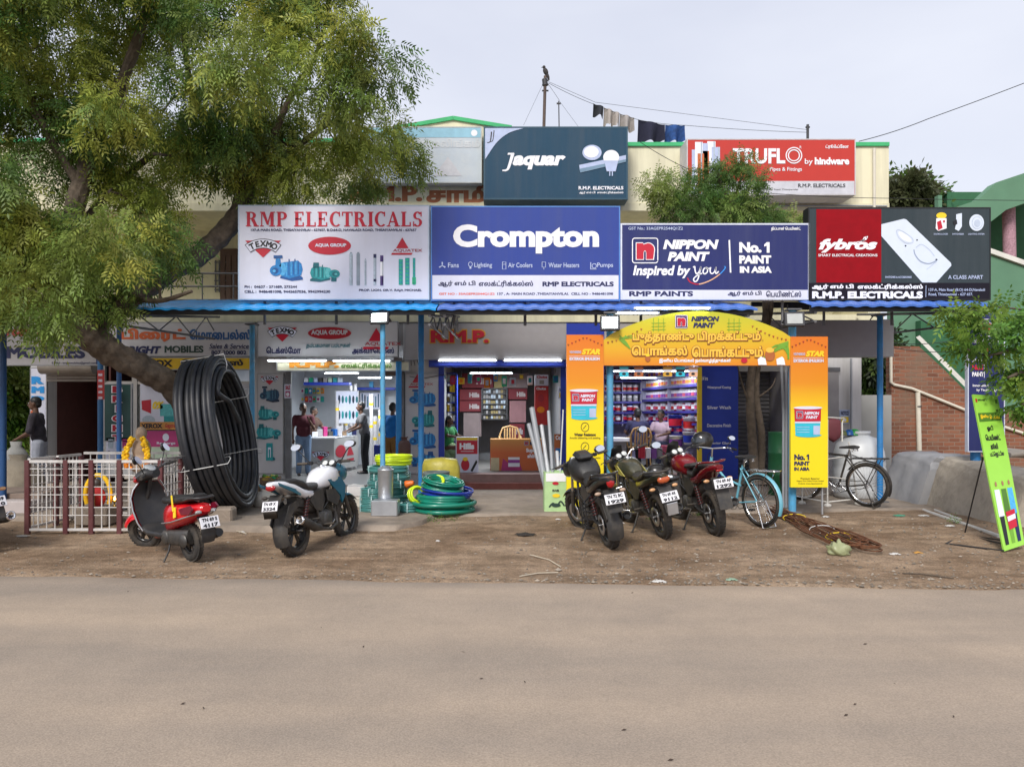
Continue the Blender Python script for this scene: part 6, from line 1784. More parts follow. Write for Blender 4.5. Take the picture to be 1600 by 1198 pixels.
def leaves(name,parent,clumps,mats_,pairs=5,L=.24,l=.062,wd=.018,droop=.5,seed=1,local_loc=None):
 """compound leaves: clumps = (centre, radius xyz, count, material index)"""
 r=np.random.default_rng(seed)
 Ps=[];Ds=[];Ms=[]
 for c,rad,n,mi in clumps:
  u=r.normal(size=(n,3));u/=np.linalg.norm(u,axis=1)[:,None]
  q=r.random(n)**.45
  p=np.array(c)+u*q[:,None]*np.array(rad)
  d=u*.8+r.normal(size=(n,3))*.55+np.array([0,0,-droop])
  d/=np.linalg.norm(d,axis=1)[:,None]
  Ps.append(p);Ds.append(d);Ms.append(np.full(n,mi))
 Pp=np.concatenate(Ps);D=np.concatenate(Ds);Mi=np.concatenate(Ms);N=len(Pp)
 rv=r.normal(size=(N,3));Sd=np.cross(D,rv);Sd/=np.linalg.norm(Sd,axis=1)[:,None]+1e-9
 Nn=np.cross(D,Sd)
 Lc=L*(.7+.6*r.random(N));V=[]
 k=pairs*2+1
 for j in range(k):
  if j<pairs*2:
   f=.18+.8*(j//2)/pairs;s_=1 if j%2 else-1
   dd=D*.55+Sd*s_*.85+np.array([0,0,-.25])
  else:f=1.0;dd=D
  dd=dd/np.linalg.norm(dd,axis=1)[:,None]
  b=Pp+D*(Lc*f)[:,None]+np.array([0,0,-1])*(droop*.35*Lc*f*f)[:,None]
  ll=l*(.75+.5*r.random(N))*(1-.25*abs(f-.5));w=np.cross(dd,Nn);w/=np.linalg.norm(w,axis=1)[:,None]+1e-9
  ww=wd*(.8+.4*r.random(N))
  V.append(np.stack([b,b+dd*(ll*.45)[:,None]+w*ww[:,None]*.5,b+dd*ll[:,None]+np.array([0,0,-1])*(ll*.12)[:,None],b+dd*(ll*.45)[:,None]-w*ww[:,None]*.5],axis=1))
 V=np.stack(V,axis=1).reshape(-1,3)
 loc=np.array(parent.location)if parent is not None else np.zeros(3)
 V=V-loc
 nf=N*k
 me=bpy.data.meshes.new(name)
 me.vertices.add(nf*4);me.vertices.foreach_set('co',V.ravel())
 me.loops.add(nf*4);me.loops.foreach_set('vertex_index',np.arange(nf*4,dtype=np.int32))
 me.polygons.add(nf);me.polygons.foreach_set('loop_start',np.arange(0,nf*4,4,dtype=np.int32));me.polygons.foreach_set('loop_total',np.full(nf,4,dtype=np.int32))
 for m in mats_:me.materials.append(m)
 me.polygons.foreach_set('material_index',np.repeat(Mi,k).astype(np.int32))
 me.update(calc_edges=True);me.validate()
 o=bpy.data.objects.new(name,me);COL.objects.link(o);o.parent=parent
 return o
def inpoly(x,y,poly):
 c=False
 for i in range(len(poly)):
  (x1,y1),(x2,y2)=poly[i-1],poly[i]
  if(y1>y)!=(y2>y)and x<(x2-x1)*(y-y1)/(y2-y1)+x1:c=not c
 return c
def limb(mb,pts,n=10,m=None):
 """pts: (u, v, depth, pixel radius) smoothed into a knobbly limb"""
 C=[P(u,v,Y)for u,v,Y,r in pts];rr=[r*Y/F for u,v,Y,r in pts]
 o=[];ro=[]
 for i in range(len(C)-1):
  p0,p1,p2,p3=[C[max(0,min(len(C)-1,i+k))]for k in(-1,0,1,2)]
  K=14 if n>11 else 6
  for k in range(K):
   s_=k/K
   o.append(.5*((2*p1)+(p2-p0)*s_+(2*p0-5*p1+4*p2-p3)*s_*s_+(3*p1-p0-3*p2+p3)*s_**3));ro.append((rr[i]*(1-s_)+rr[i+1]*s_)*(1+.05*math.sin(i*7+14*s_)))
 o.append(C[-1]);ro.append(rr[-1])
 mb.tube(o,ro,m or BARK,n=n*2 if n>11 else n,fis=.13 if n>11 else .05)
crown_poly=[(-260,-260),(520,-260),(560,-60),(565,20),(600,45),(618,75),(604,115),(632,135),(638,190),(648,215),(622,255),(590,275),(560,285),(535,285),(470,300),(420,290),(395,300),(330,296),(300,312),(288,340),(286,392),(250,418),(245,448),(195,468),(150,480),(110,478),(60,470),(-60,495),(-260,480)]
holes=[(55,285,26),(255,285,24),(300,300,20),(30,110,16),(225,130,16),(335,60,14),(415,120,12),(480,235,12),(15,240,20),(110,300,18),(545,105,14),(350,345,18),(160,300,16),(300,408,16),(345,372,20),(265,432,14)]
rs=random.Random(5);cl=[];tries=0
while len(cl)<128 and tries<6000:
 tries+=1
 u,v=rs.uniform(-250,665),rs.uniform(-250,515)
 if not inpoly(u,v,crown_poly):continue
 if any((u-a)**2+(v-b)**2<(c+22)**2 for a,b,c in holes):continue
 Y=10.7+rs.gauss(0,.85)if v<330 else 10.0+rs.gauss(0,.6)
 if u>372 and v>180:Y=max(Y,11.55)
 if any((u-a)**2+(v-b)**2<39**2 for a,b,_ in cl):continue
 cl.append((u,v,Y))
tree=thing('neem_tree','large leaning neem tree whose crown hangs over the shop signs','tree',P(318,800,11.7))
w=MB()
limb(w,[(322,806,11.75,30),(318,740,11.7,26),(305,660,11.5,23),(272,605,11.0,20),(230,580,10.75,19),(187,557,10.5,20),(152,534,10.35,22),(132,512,10.3,24),(116,480,10.3,19),(104,440,10.35,18),(108,360,10.5,15),(140,250,10.7,12),(190,130,10.9,9),(230,10,11.0,6),(250,-120,11,4)],14)
limb(w,[(135,520,10.35,20),(165,492,10.5,17),(215,458,10.8,15),(262,428,11.1,15),(310,398,11.35,15),(348,366,11.5,15),(373,330,11.65,14),(384,296,11.7,12),(372,262,11.7,9),(340,215,11.6,7),(300,140,11.5,5),(285,40,11.4,3)],12)
limb(w,[(382,300,11.7,9),(410,268,11.7,7),(460,232,11.7,5.5),(520,190,11.6,4),(580,170,11.6,2.5)],8)
limb(w,[(378,280,11.7,8),(420,225,11.5,6),(455,150,11.3,4.5),(500,70,11.2,3),(520,-40,11.1,2)],8)
limb(w,[(520,190,11.65,3.5),(570,230,11.7,2.5),(620,240,11.75,1.5)],6)
limb(w,[(108,440,10.35,12),(60,390,10.2,9),(10,330,10.1,7),(-60,240,10,5),(-140,120,10,3)],9)
limb(w,[(112,380,10.6,9),(170,300,11.0,7),(240,240,11.2,5),(290,200,11.2,3)],8)
limb(w,[(125,290,10.6,8),(70,200,10.5,6),(30,90,10.5,4),(10,-20,10.5,3)],8)
limb(w,[(120,500,10.3,8),(70,470,10.0,5),(20,450,9.8,3),(-40,440,9.7,2)],7)
limb(w,[(205,465,10.75,6),(250,470,10.4,4),(300,455,10.2,2.5)],6)
nodes=[(384,296,11.7),(372,262,11.7),(300,140,11.5),(460,232,11.7),(520,190,11.6),(455,150,11.3),(500,70,11.2),(10,330,10.1),(-60,240,10),(170,300,10.3),(240,240,10.2),(70,200,10.5),(30,90,10.5),(190,130,10.9),(140,250,10.7),(20,450,9.8),(120,420,10.4),(250,470,10.4),(285,40,11.4),(230,10,11),(104,440,10.35)]
for(u,v,Y)in cl:
 a=min(nodes,key=lambda q:(q[0]-u)**2+(q[1]-v)**2+((q[2]-Y)*60)**2)
 if(a[0]-u)**2+(a[1]-v)**2<190**2:
  limb(w,[(a[0],a[1],a[2],2.4),((a[0]+u)/2+rs.uniform(-12,12),(a[1]+v)/2+rs.uniform(-14,4),(a[2]+Y)/2,1.7),(u,v,Y,.9)],5)
w.build('trunk',tree)
C_=[]
for(u,v,Y)in cl:
 c=P(u,v,Y);r_=rs.uniform(.32,.50)
 yg=rs.random()<(.34 if v<250 else .30)
 C_.append((c,(r_,r_,r_*.82),int(375*r_),1 if yg else(2 if rs.random()<.4 else 0)))
 for _ in range(3):
  d=Vector((rs.gauss(0,1),rs.gauss(0,1),rs.gauss(-.2,.9))).normalized()*r_*rs.uniform(.8,1.25)
  C_.append((c+d,(.16,.16,.14),34,1 if rs.random()<.45 else 2))
leaves('crown',tree,C_,[LF1,LF2,LF3],seed=3,droop=.6,l=.082,wd=.024,L=.27)
yt=thing('young_neem_tree','slender young neem growing between the awnings in front of the red billboard','tree',P(1178,745,12.4))
w=MB()
limb(w,[(1180,752,12.4,8),(1176,690,12.4,7),(1172,630,12.4,6.5),(1176,570,12.4,6),(1196,500,12.4,5.5),(1190,420,12.4,5),(1165,350,12.4,4.5),(1130,300,12.4,3),(1120,262,12.4,2)],9)
limb(w,[(1188,750,12.45,7),(1190,680,12.45,6),(1182,620,12.45,5),(1186,560,12.45,4.5),(1205,480,12.45,4),(1200,400,12.4,3.5),(1178,345,12.4,3)],8)
for a in([(1168,350,12.4,3),(1150,310,12.35,2.2),(1165,265,12.3,1.2)],[(1160,350,12.4,3),(1100,320,12.4,2),(1050,300,12.4,1.2),(1015,285,12.4,.8)],[(1176,360,12.4,2.4),(1200,330,12.4,1.5),(1225,335,12.4,.8)],[(1172,350,12.4,2.4),(1185,300,12.5,1.5),(1180,270,12.5,.8)],[(1174,640,12.4,2),(1160,600,12.3,1.4),(1152,570,12.3,.8)],[(1186,620,12.4,1.6),(1205,605,12.3,1),(1212,590,12.3,.6)]):limb(w,a,6)
w.build('trunk',yt)
cc=[(1125,300,.34),(1085,300,.33),(1052,292,.28),(1022,290,.20),(1098,330,.34),(1150,325,.34),(1175,345,.30),(1060,330,.26),(1136,262,.22),(1160,258,.18),(1180,280,.14),(1210,340,.20),(1235,345,.16),(1110,275,.22),(1035,310,.18),(1130,345,.3),(1170,310,.22),(1195,335,.2)]
leaves('crown',yt,[(P(u,v,12.4+rs.gauss(0,.2)),(r_,r_,r_*.8),int(520*r_),rs.choice([0,0,0,2,2]))for u,v,r_ in cc],[LF1,LF2,LF3],seed=8,l=.065,wd=.018,L=.21,droop=.4)
LFB=leafmat('bright_leaf',(.105,.215,.030));LFB2=leafmat('fresh_leaf',(.19,.31,.055))
rt=thing('leafy_tree','bright green broad leaved tree reaching over the blue paint sign','tree',G(1700,860,.05))
w=MB()
limb(w,[(1700,880,8.9,20),(1695,760,9.0,17),(1685,660,9.1,14),(1670,590,9.2,10),(1640,540,9.3,7),(1590,515,9.3,4),(1530,508,9.3,2.5),(1480,495,9.3,1.2)],10)
for a in([(1670,590,9.2,7),(1610,580,9.0,4),(1575,590,8.9,2)],[(1680,640,9.1,6),(1630,630,8.9,3.5),(1597,632,8.8,2)],[(1640,540,9.3,4),(1590,545,9.1,2.6),(1540,555,9.0,1.6),(1500,540,9,1)],[(1640,540,9.3,4),(1610,490,9.3,2),(1560,480,9.3,1.2)]):limb(w,a,6)
w.build('trunk',rt)
cc=[(1485,492,.10),(1512,490,.13),(1545,490,.20),(1580,490,.22),(1525,515,.16),(1508,540,.10),(1545,545,.20),(1580,540,.22),(1605,515,.22),(1578,585,.13),(1600,600,.18),(1598,635,.18),(1620,580,.3),(1630,630,.3),(1640,500,.3),(1680,560,.4),(1690,480,.4),(1700,640,.4),(1720,400,.45)]
leaves('crown',rt,[(P(u,v,9.1+rs.gauss(0,.12)),(r_,r_,r_*.6),int(125*r_)+6,rs.choice([0,0,1]))for u,v,r_ in cc],[LFB,LFB2],seed=9,pairs=4,l=.085,wd=.034,L=.20,droop=.35)
def bush(name,label,cat,u0,v0,u1,v1,Y,n,r_,mats_,leaf=(.12,.05,.3),group=None,trunk=True,depth=1.0,seed=1):
 base=P((u0+u1)/2,v1,Y);base.z=.08
 t=thing(name,label,cat,base,group=group)
 q=random.Random(seed);w=MB();top=P((u0+u1)/2,(v0+v1)/2,Y)
 cl_=[]
 for k in range(n):
  c=P(q.uniform(u0,u1),v0+(v1-v0)*q.random(),Y+q.uniform(-depth,depth));cl_.append(c)
 w.tube([base,base.lerp(top,.6)+Vector((.1,0,0)),top],[.16,.11,.06],BARK,n=8)
 for c in cl_[:14]:w.tube([base.lerp(top,q.uniform(.3,.9)),c.lerp(top,.4),c],[.05,.03,.012],BARK,n=5)
 w.build('trunk',t)
 leaves('crown',t,[(c,(r_,r_,r_*.8),int(70+90*r_),q.choice([0,0,1]))for c in cl_],mats_,seed=seed,pairs=3,L=leaf[2],l=leaf[0],wd=leaf[1],droop=.3)
 return t
DKL=leafmat('dark_leaf',(.030,.052,.018));OLL=leafmat('olive_leaf',(.075,.085,.035))
bush('broadleaf_tree','olive green treetop rising behind the end of the cream parapet','tree',1392,285,1448,350,27,20,.6,[OLL,LF1],(.26,.12,.5),depth=1.5,seed=2)
bush('hedge_tree','pale green bushy tree seen past the dark blue post','tree',-60,570,40,720,19,34,.7,[LFB,LF3],(.20,.08,.4),depth=1.5,seed=3)
bush('roadside_tree','tree behind the shop row, beyond the white pillar board','tree',-300,420,-60,720,22,40,1.0,[LF3,LFB],(.26,.1,.5),depth=2,seed=4)
bush('dark_tree','dark leafy tree behind the low cement wall','tree',1352,545,1394,660,19,18,.5,[DKL,LF1],(.18,.07,.35),depth=.8,seed=5)
bush('house_tree','dark tree beyond the green house roof','tree',1620,330,1800,450,27,24,.9,[DKL,OLL],(.26,.1,.5),depth=1.5,seed=6)
for k,(u,v)in enumerate(((672,815),(708,813),(690,816),(1020,812),(1085,806),(1490,818))):
 p=gp_(u,v)
 t=thing('weed_tuft',['small weed in the dirt below the teal hose heap','small weed at the pavement edge right of the teal hose heap','smallest weed below the middle of the teal hose heap','weed beside the wheel of the olive motorcycle','weed beside the wheel of the dark red motorcycle','weed beside the white pipes'][k],'weed',p,group='weeds along the pavement')
 leaves('foliage',t,[(p+Vector((0,0,.03)),(.06,.05,.03),9,0)],[LFB],seed=20+k,pairs=2,L=.07,l=.035,wd=.013,droop=-.3)
# goods in front of the shops
def ringpts(c,r,axis='z',n=48,wob=0.0,ph=0.0,sq=1.0):
 o=[]
 for k in range(n):
  a=2*PI*k/n;rr=r*(1+wob*math.sin(3*a+ph)+wob*.6*math.sin(5*a+2*ph))
  d=(rr*math.cos(a),rr*math.sin(a)*sq)
  o.append(Vector(c)+(Vector((d[0],d[1],.35*wob*r*math.sin(2*a+ph)))if axis=='z' else Vector((.35*wob*r*math.sin(2*a+ph),d[0],d[1]))))
 return o
HDPE=mat('black_hdpe_pipe',(.014,.016,.022),.5,var=.12,dirt=(.07,.065,.06),dirt_amt=.5,dscale=3)
c0=Vector((-3.86,11.03,.18+1.13))
pc=thing('pipe_coil','huge standing coil of thick black pipe leaning by the tree trunk','pipe coil',(c0.x,c0.y,.18),(0,-R(10.5),R(5)),local=True)
w=MB();q=random.Random(2)
for lay,rr in enumerate((1.09,1.02,.95)):
 for k in range(7-lay%2):
  x=-.225+.072*k+.036*(lay%2)+q.uniform(-.012,.012)
  w.tube(ringpts((x,0,1.13),rr+q.uniform(-.016,.016),'x',72,.007,q.uniform(0,6)),.037,HDPE,n=10,closed=True)
w.tube([Vector((.26,.90*math.cos(a),1.13+.90*math.sin(a)))for a in[1.2+.1*k for k in range(14)]]+[Vector((.30,-.35,1.55)),Vector((.33,-.15,1.25))],.037,HDPE,n=10)
w.build('pipe',pc,local=True)
w=MB();TIE=mat('white_plastic_tie',(.62,.62,.60),.6)
for a in(R(-158),R(100),R(35),R(-20)):
 ca,sa=math.cos(a),math.sin(a)
 pts=[(-.30,1.132),(.31,1.132),(.32,.98),(.29,.90),(-.25,.90),(-.30,.98)]
 w.tube([Vector((x,r*ca,1.13+r*sa))for x,r in pts],.006,TIE,n=5,closed=True)
w.tube([Vector((-.3,1.132*math.cos(R(-158)),1.13+1.132*math.sin(R(-158)))),Vector((-.36,-1.12,.74)),Vector((-.33,-1.16,.80))],.006,TIE,n=5)
w.build('tie_strap',pc,local=True)
p=G(340,819,.11);w=MB();w.box(p+Vector((0,.16,.105)),(.33,.30,.21),CONC,rot=Euler((0,0,.12)),bev=.025)
single(w,'concrete_block','square concrete block chocked against the black pipe coil','block')
FP=mat('maroon_fence_post',(.10,.022,.025),.6,var=.15,dirt=(.16,.12,.1),dirt_amt=.4);FWM=mat('white_grille_paint',(.62,.60,.58),.6,var=.08,dirt=(.28,.22,.17),dirt_amt=.6,dscale=4)
fx=[PX(u,9.6)for u in(43,103,143,187,251)]
fn=thing('grille_fence','low white grille fence with maroon posts round the roadside shrine','fence',((fx[0]+fx[-1])/2,9.6,.06))
def panel(a,b):
 a=Vector(a);b=Vector(b);d=b-a;L=d.length;d.normalize();w=MB();up=Vector((0,0,1))
 ang=math.atan2(d.y,d.x)
 def bar(p0,p1,r=.011):w.cyl(p0,p1,r,FWM,n=6)
 w.box((a+b)/2+up*.925,(L,.035,.035),FWM,rot=Euler((0,0,ang)));w.box((a+b)/2+up*.06,(L,.035,.03),FWM,rot=Euler((0,0,ang)))
 for h in(.24,.34,.50,.60,.75,.83):bar(a+up*h,b+up*h,.007)
 n=max(2,int(L/.085))
 for k in range(1,n):bar(a+d*(L*k/n)+up*.06,a+d*(L*k/n)+up*.92,.008)
 w.build('grille_panel',fn)
def fpost(x,y):w=MB();w.box((x,y,.06+.47),(.062,.05,.94),FP,bev=.006);w.build('post',fn)
for i,x in enumerate(fx):
 fpost(x,9.6)
 if i:panel((fx[i-1]+.032,9.6,.06),(x-.032,9.6,.06))
for x in(fx[0],fx[-1]):
 for k in(1,2):panel((x,9.63+(k-1)*.62,.08),(x,9.63+k*.62-.06,.08));fpost(x,9.6+k*.62)
nb=3
for k in range(nb):panel((fx[0]+.03+(fx[-1]-fx[0]-.06)*k/nb,10.86,.1),(fx[0]+.03+(fx[-1]-fx[0]-.06)*(k+1)/nb,10.86,.1))
STONE=mat('grey_statue_stone',(.36,.33,.30),.9,var=.15,bump=.3);TANS=mat('tan_statue_stone',(.42,.31,.22),.8,var=.12);MARI=mat('marigold',(.85,.50,.01),.8,var=.2,island=.3);ORNG=mat('orange_marigold',(.75,.22,.01),.8,var=.2,island=.3)
sp=P(219,800,10.45);sp.z=.1
st=thing('garlanded_statue','grey stone statue hung with two yellow marigold garlands','statue',sp)
w=MB();w.box(sp+Vector((.12,.05,.30)),(.46,.40,.60),STONE,bev=.02);w.box(sp+Vector((.12,.05,.62)),(.52,.44,.05),STONE,bev=.01);w.build('pedestal',st)
b_=MB();b_.ell(sp+Vector((.02,0,1.0)),(.13,.10,.17),TANS);b_.ell(sp+Vector((.02,0,.80)),(.16,.13,.15),TANS);b_.ell(sp+Vector((.02,-.01,1.22)),(.075,.085,.095),TANS);b_.cyl(sp+Vector((.02,0,1.1)),sp+Vector((.02,0,1.2)),.045,TANS);b_.ell(sp+Vector((.02,-.09,1.21)),(.016,.02,.025),TANS)
o=bpy.data.objects.new('figure',remeshed(b_,'figure',.012));COL.objects.link(o);o.parent=st;o.data.transform(Matrix.Translation(-sp))
q=random.Random(4)
for s_ in(-1,1):
 w=MB()
 for k in range(70):
  f=k/70;c=sp+Vector((.02+s_*(.06+.09*math.sin(f*2.6)),-.13-.02*math.sin(f*3),1.16-.42*f));w.ell(c+Vector((q.uniform(-.03,.03),q.uniform(-.02,.02),0)),.026,MARI if f<.72 else ORNG,n=6,k=4)
 w.build('garland',st)
ip=P(152,800,10.2);ip.z=.1
idl=thing('shrine_idol','small red clothed shrine idol under a yellow arch behind the grille','idol',ip)
w=MB();w.box(ip+Vector((0,0,.12)),(.42,.34,.24),CONC,bev=.015);w.build('plinth',idl)
w=MB();w.ell(ip+Vector((0,0,.36)),(.11,.09,.15),mat('red_cloth',(.42,.02,.02),.8));w.ell(ip+Vector((0,-.01,.55)),(.055,.055,.065),mat('dark_idol_stone',(.05,.04,.035),.5));w.build('figure',idl)
w=MB();w.tube([ip+Vector((.17*math.cos(R(a)),.02,.40+.26*math.sin(R(a))))for a in range(-30,211,16)],.03,MARI,n=7);w.build('arch_garland',idl)
w=MB();w.box(ip+Vector((.0,-.13,.34)),(.07,.02,.2),YELT,bev=.005);w.build('yellow_sash',idl)
lp=thing('oil_lamp','small burning oil lamp beside the shrine idol','lamp',ip+Vector((.26,-.05,.24)))
w=MB();w.lathe([(0,0),(.035,.0),(.012,.02),(.012,.06),(.04,.08),(.035,.085),(0,.075)],lp.location,mat('brass',(.45,.28,.07),.35,.9),n=14);w.build('bowl',lp)
w=MB();w.lathe([(0,.0),(.014,.015),(.012,.035),(0,.07)],lp.location+Vector((0,0,.08)),emat('lamp_flame',(1,.42,.06),12),n=10);w.build('flame',lp)
w=MB();w.box((PX(8,11.6),11.6,.22),(1.5,1.3,.2),mat('pale_tile',(.46,.41,.40),.5,var=.08),bev=.01);w.box((PX(8,11.6),11.75,.36),(1.5,1.0,.08),RISER if 0 else mat('brown_step_stone',(.20,.15,.12),.8),bev=.008);single(w,'tiled_step','pale tiled step at the end of the row beside the dark blue post','step')
def sack(p,r,m,label,lean=0):
 t=MB();q=random.Random(int(p.x*100));n=14;vs=[];prof=[(0,0),(.8,.0),(1.0,.12),(1.05,.4),(.95,.7),(.6,.88),(.35,.95),(.42,1.05),(0,1.02)]
 for i in range(n):
  a=2*PI*i/n
  for(pr,ph)in prof:k=1+.08*math.sin(3*a+ph*5+p.x);vs.append(p+Vector((r[0]*pr*k*math.cos(a)+lean*ph,r[1]*pr*k*math.sin(a),r[2]*ph)))
 m_=len(prof);t.add(vs,[(i*m_+j,((i+1)%n)*m_+j,((i+1)%n)*m_+j+1,i*m_+j+1)for i in range(n)for j in range(m_-1)],m,True)
 return single(t,'sack',label,'sack')
JUTE=mat('jute_sack_cloth',(.34,.29,.22),.95,var=.15,bump=.4,bscale=50);SACKW=mat('white_woven_sack',(.52,.49,.43),.9,var=.12,bump=.3,bscale=40)
pp_=P(30,750,12.6);pp_.z=.15;sack(pp_,(.36,.28,.72),JUTE,'full beige jute sack beside the man in the dark shirt')
pp_=P(26,712,13.4);pp_.z=.15;sack(pp_,(.24,.2,.9),mat('grey_sack_cloth',(.25,.25,.24),.9),'grey rolled sack behind the beige jute sack')
pp_=P(414,785,11.7);pp_.z=.15;sack(pp_,(.18,.16,.26),SACKW,'small white woven sack below the wooden crates')
WOOD=mat('raw_crate_wood',(.26,.17,.10),.85,var=.25,scale=12,bump=.2)
def crate(p,d,label,m=WOOD,rz=0.0):
 t=thing('wooden_crate',label,'crate',p,(0,0,rz),'crates beside the pump panel',local=True)
 w=MB();x,y,z=d
 for k in range(4):
  zc=z*(k+.5)/4
  for s_ in(-1,1):w.box((0,s_*y/2,zc),(x,.012,z/4-.012),m);w.box((s_*x/2,0,zc),(.012,y-.026,z/4-.012),m)
 w.box((0,0,.01),(x-.02,y-.02,.014),m);w.build('slat_side',t,local=True)
 w=MB()
 for a in(-1,1):
  for b in(-1,1):w.box((a*(x/2-.02),b*(y/2-.02),z/2),(.024,.024,z),m)
 w.build('corner_post',t,local=True)
 return t
cp=P(424,770,12.4);cp.z=.15
crate(cp,(.34,.30,.26),'lower wooden crate beside the pump panel, under the box of green scraps');crate(cp+Vector((-.02,.02,.262)),(.30,.26,.14),'upper shallow wooden crate holding green scraps',rz=.12)
w=MB();q=random.Random(9)
for k in range(12):w.box(cp+Vector((q.uniform(-.11,.11),q.uniform(-.1,.1),.37+q.uniform(0,.07))),(.09,.05,.02),(MATS['green_print'],mat('green_scrap',(.12,.28,.06),.7),YELT)[k%3],rot=Euler((q.random(),q.random(),q.random()*3)))
single(w,'green_scraps','heap of green and yellow scraps in the upper wooden crate','scraps')
def hmat(n_,c,r_=.35):return mat(n_,c,r_,var=.1,spec=.6,coat=.2)
TEALH=hmat('teal_hose',(.06,.22,.21));CLEAR=hmat('clear_wrap',(.28,.42,.42),.2);GREENH=hmat('green_hose',(.003,.19,.125));BLUEH=hmat('blue_hose',(.01,.03,.30));NEON=hmat('neon_yellow_hose',(.62,.80,.01));GREYH=hmat('grey_hose',(.14,.17,.17))
def coil(name,label,p,r,h,tr,m,turns,group=None,tilt=None,wrap=None,seed=0,spread=0.0,wob=.012):
 t=thing(name,label,'hose coil',p,tilt,group,local=True)
 q=random.Random(seed);w=MB()
 for k in range(turns):
  z=tr+(h-2*tr)*(k/max(1,turns-1));lay=q.choice([0,1])if not spread else q.random()*spread/max(tr,.001)
  w.tube(ringpts((q.uniform(-.01,.01),q.uniform(-.01,.01),z),r-tr-lay*tr*1.2,'z',40,wob,q.uniform(0,6)),tr,m,n=7,closed=True)
 w.build('hose',t,local=True)
 if wrap:
  w=MB()
  for k in range(5):
   a=2*PI*k/5+seed;c=Vector((math.cos(a),math.sin(a),0));w.tube([c*(r+.006)+Vector((0,0,.002)),c*(r+.006)+Vector((0,0,h)),c*(r-tr*4)+Vector((0,0,h+.004))],.012,wrap,n=5)
  w.build('wrap_tie',t,local=True)
 return t
base=P(607,780,11.55);base.z=.15
for k,(lab)in enumerate(('bottom teal hose coil of the tall stack behind the tin bucket','second teal hose coil from the bottom of the tall stack','third teal hose coil from the bottom of the tall stack','fourth teal hose coil from the bottom of the tall stack','fifth teal hose coil, just under the top one of the tall stack','top teal hose coil of the tall stack, right under the neon yellow one')):
 coil('hose_coil',lab,base+Vector((.02*math.sin(k*2),.02*math.cos(k*3),k*.108)),.305,.105,.0125,TEALH,9,'teal hose coils in the tall stack',wrap=CLEAR,seed=k)
coil('hose_coil','neon yellow hose coil on top of the tall teal stack',base+Vector((.06,.12,6*.108)),.29,.16,.016,NEON,11,seed=11)
b2=P(584,790,11.2);b2.z=.15
for k,lab in enumerate(('bottom teal hose coil of the short stack beside the tin bucket','middle teal hose coil of the short stack beside the tin bucket','top teal hose coil of the short stack beside the tin bucket')):
 coil('hose_coil',lab,b2+Vector((.01*k,0,k*.115)),.20,.112,.012,TEALH,9,'teal hose coils in the short stack',wrap=CLEAR,seed=20+k)
b3=P(640,790,11.1);b3.z=.15
coil('hose_coil','small loose teal coil in clear wrap right of the tin bucket',b3,.15,.13,.012,TEALH,8,wrap=CLEAR,seed=31)
hp=P(694,800,11.15);hp.z=.15
coil('hose_coil','large green garden hose coil at the bottom of the heap',hp,.50,.26,.034,GREENH,7,'garden hoses in the heap',seed=40,spread=.10,wob=.03)
coil('hose_coil','dark blue hose coil lying in the middle of the heap',hp+Vector((.05,.05,.235)),.40,.10,.018,BLUEH,6,'garden hoses in the heap',tilt=(.05,.06,0),seed=41,spread=.06,wob=.03)
coil('hose_coil','smaller green hose coil on top of the blue one',hp+Vector((-.03,.06,.31)),.33,.17,.017,GREENH,14,'garden hoses in the heap',tilt=(.12,.16,0),seed=42,spread=.09,wob=.025)
coil('hose_coil','neon yellow hose coil leaning on edge at the left of the green heap',P(650,774,11.2),.14,.11,.014,NEON,9,tilt=(1.2,.2,.4),seed=43)
coil('hose_coil','grey hose coil on the crumpled yellow sheet, above the green heap',P(682,752,11.75),.21,.16,.013,GREYH,11,seed=44)
coil('hose_coil','small neon hose bundle between the grey coil and the green heap',P(684,754,11.4),.10,.07,.014,NEON,5,tilt=(.9,0,0),seed=45)
w=MB();bp=P(690,775,12.2);bp.z=.15
w.loft([((bp.x-.30,bp.y,bp.z+.33),.16,.30),((bp.x-.27,bp.y,bp.z+.36),.22,.35),((bp.x,bp.y+.02,bp.z+.37),.24,.365),((bp.x+.24,bp.y,bp.z+.36),.22,.35),((bp.x+.29,bp.y,bp.z+.30),.15,.28)],mat('yellow_wrap_sheet',(.42,.36,.05),.45,var=.2,scale=8,bump=.5,bscale=12),p=4,n=24);single(w,'wrapped_bale','bale wrapped in crumpled yellow plastic sheet behind the hose heap','bale')
w=MB();xb=P(556,787,11.6);xb.z=.15;w.box(xb+Vector((0,0,.085)),(.27,.24,.17),SACKW,rot=Euler((0,0,.1)),bev=.02);w.box(xb+Vector((0,0,.255)),(.26,.23,.165),mat('white_carton',(.60,.58,.57),.8),rot=Euler((0,0,.16)),bev=.015);w.tube([xb+Vector((-.1,-.13,.34)),xb+Vector((0,-.14,.37)),xb+Vector((.14,-.08,.34))],.006,TIE,n=5);single(w,'white_parcel','tied white parcel between the white motorcycle and the hose stack','parcel')
w=MB();oc=P(634,757,11.3);w.lathe([(0,0),(.055,.0),(.06,.02),(.035,.12),(.03,.13),(0,.13)],oc,mat('orange_plastic',(.75,.16,.02),.4),axis=Vector((.9,-.2,.25)),n=16);single(w,'orange_funnel','orange plastic funnel lying on the hose coils beside the tin bucket','funnel')
gb=P(868,798,11.3);gb.z=.15
gt=thing('printed_carton','pale green printed carton holding grey pipes beside the black motorcycle','carton',gb)
w=MB();GB=mat('pale_green_carton',(.42,.62,.30),.6,var=.1)
for(dx,dy,sx_,sy_)in((0,-.17,.35,.012),(0,.17,.35,.012),(-.17,0,.012,.328),(.17,0,.012,.328)):w.box(gb+Vector((dx,dy,.29)),(sx_,sy_,.58),GB)
w.box(gb+Vector((0,0,.01)),(.33,.33,.014),GB);w.build('carton_wall',gt)
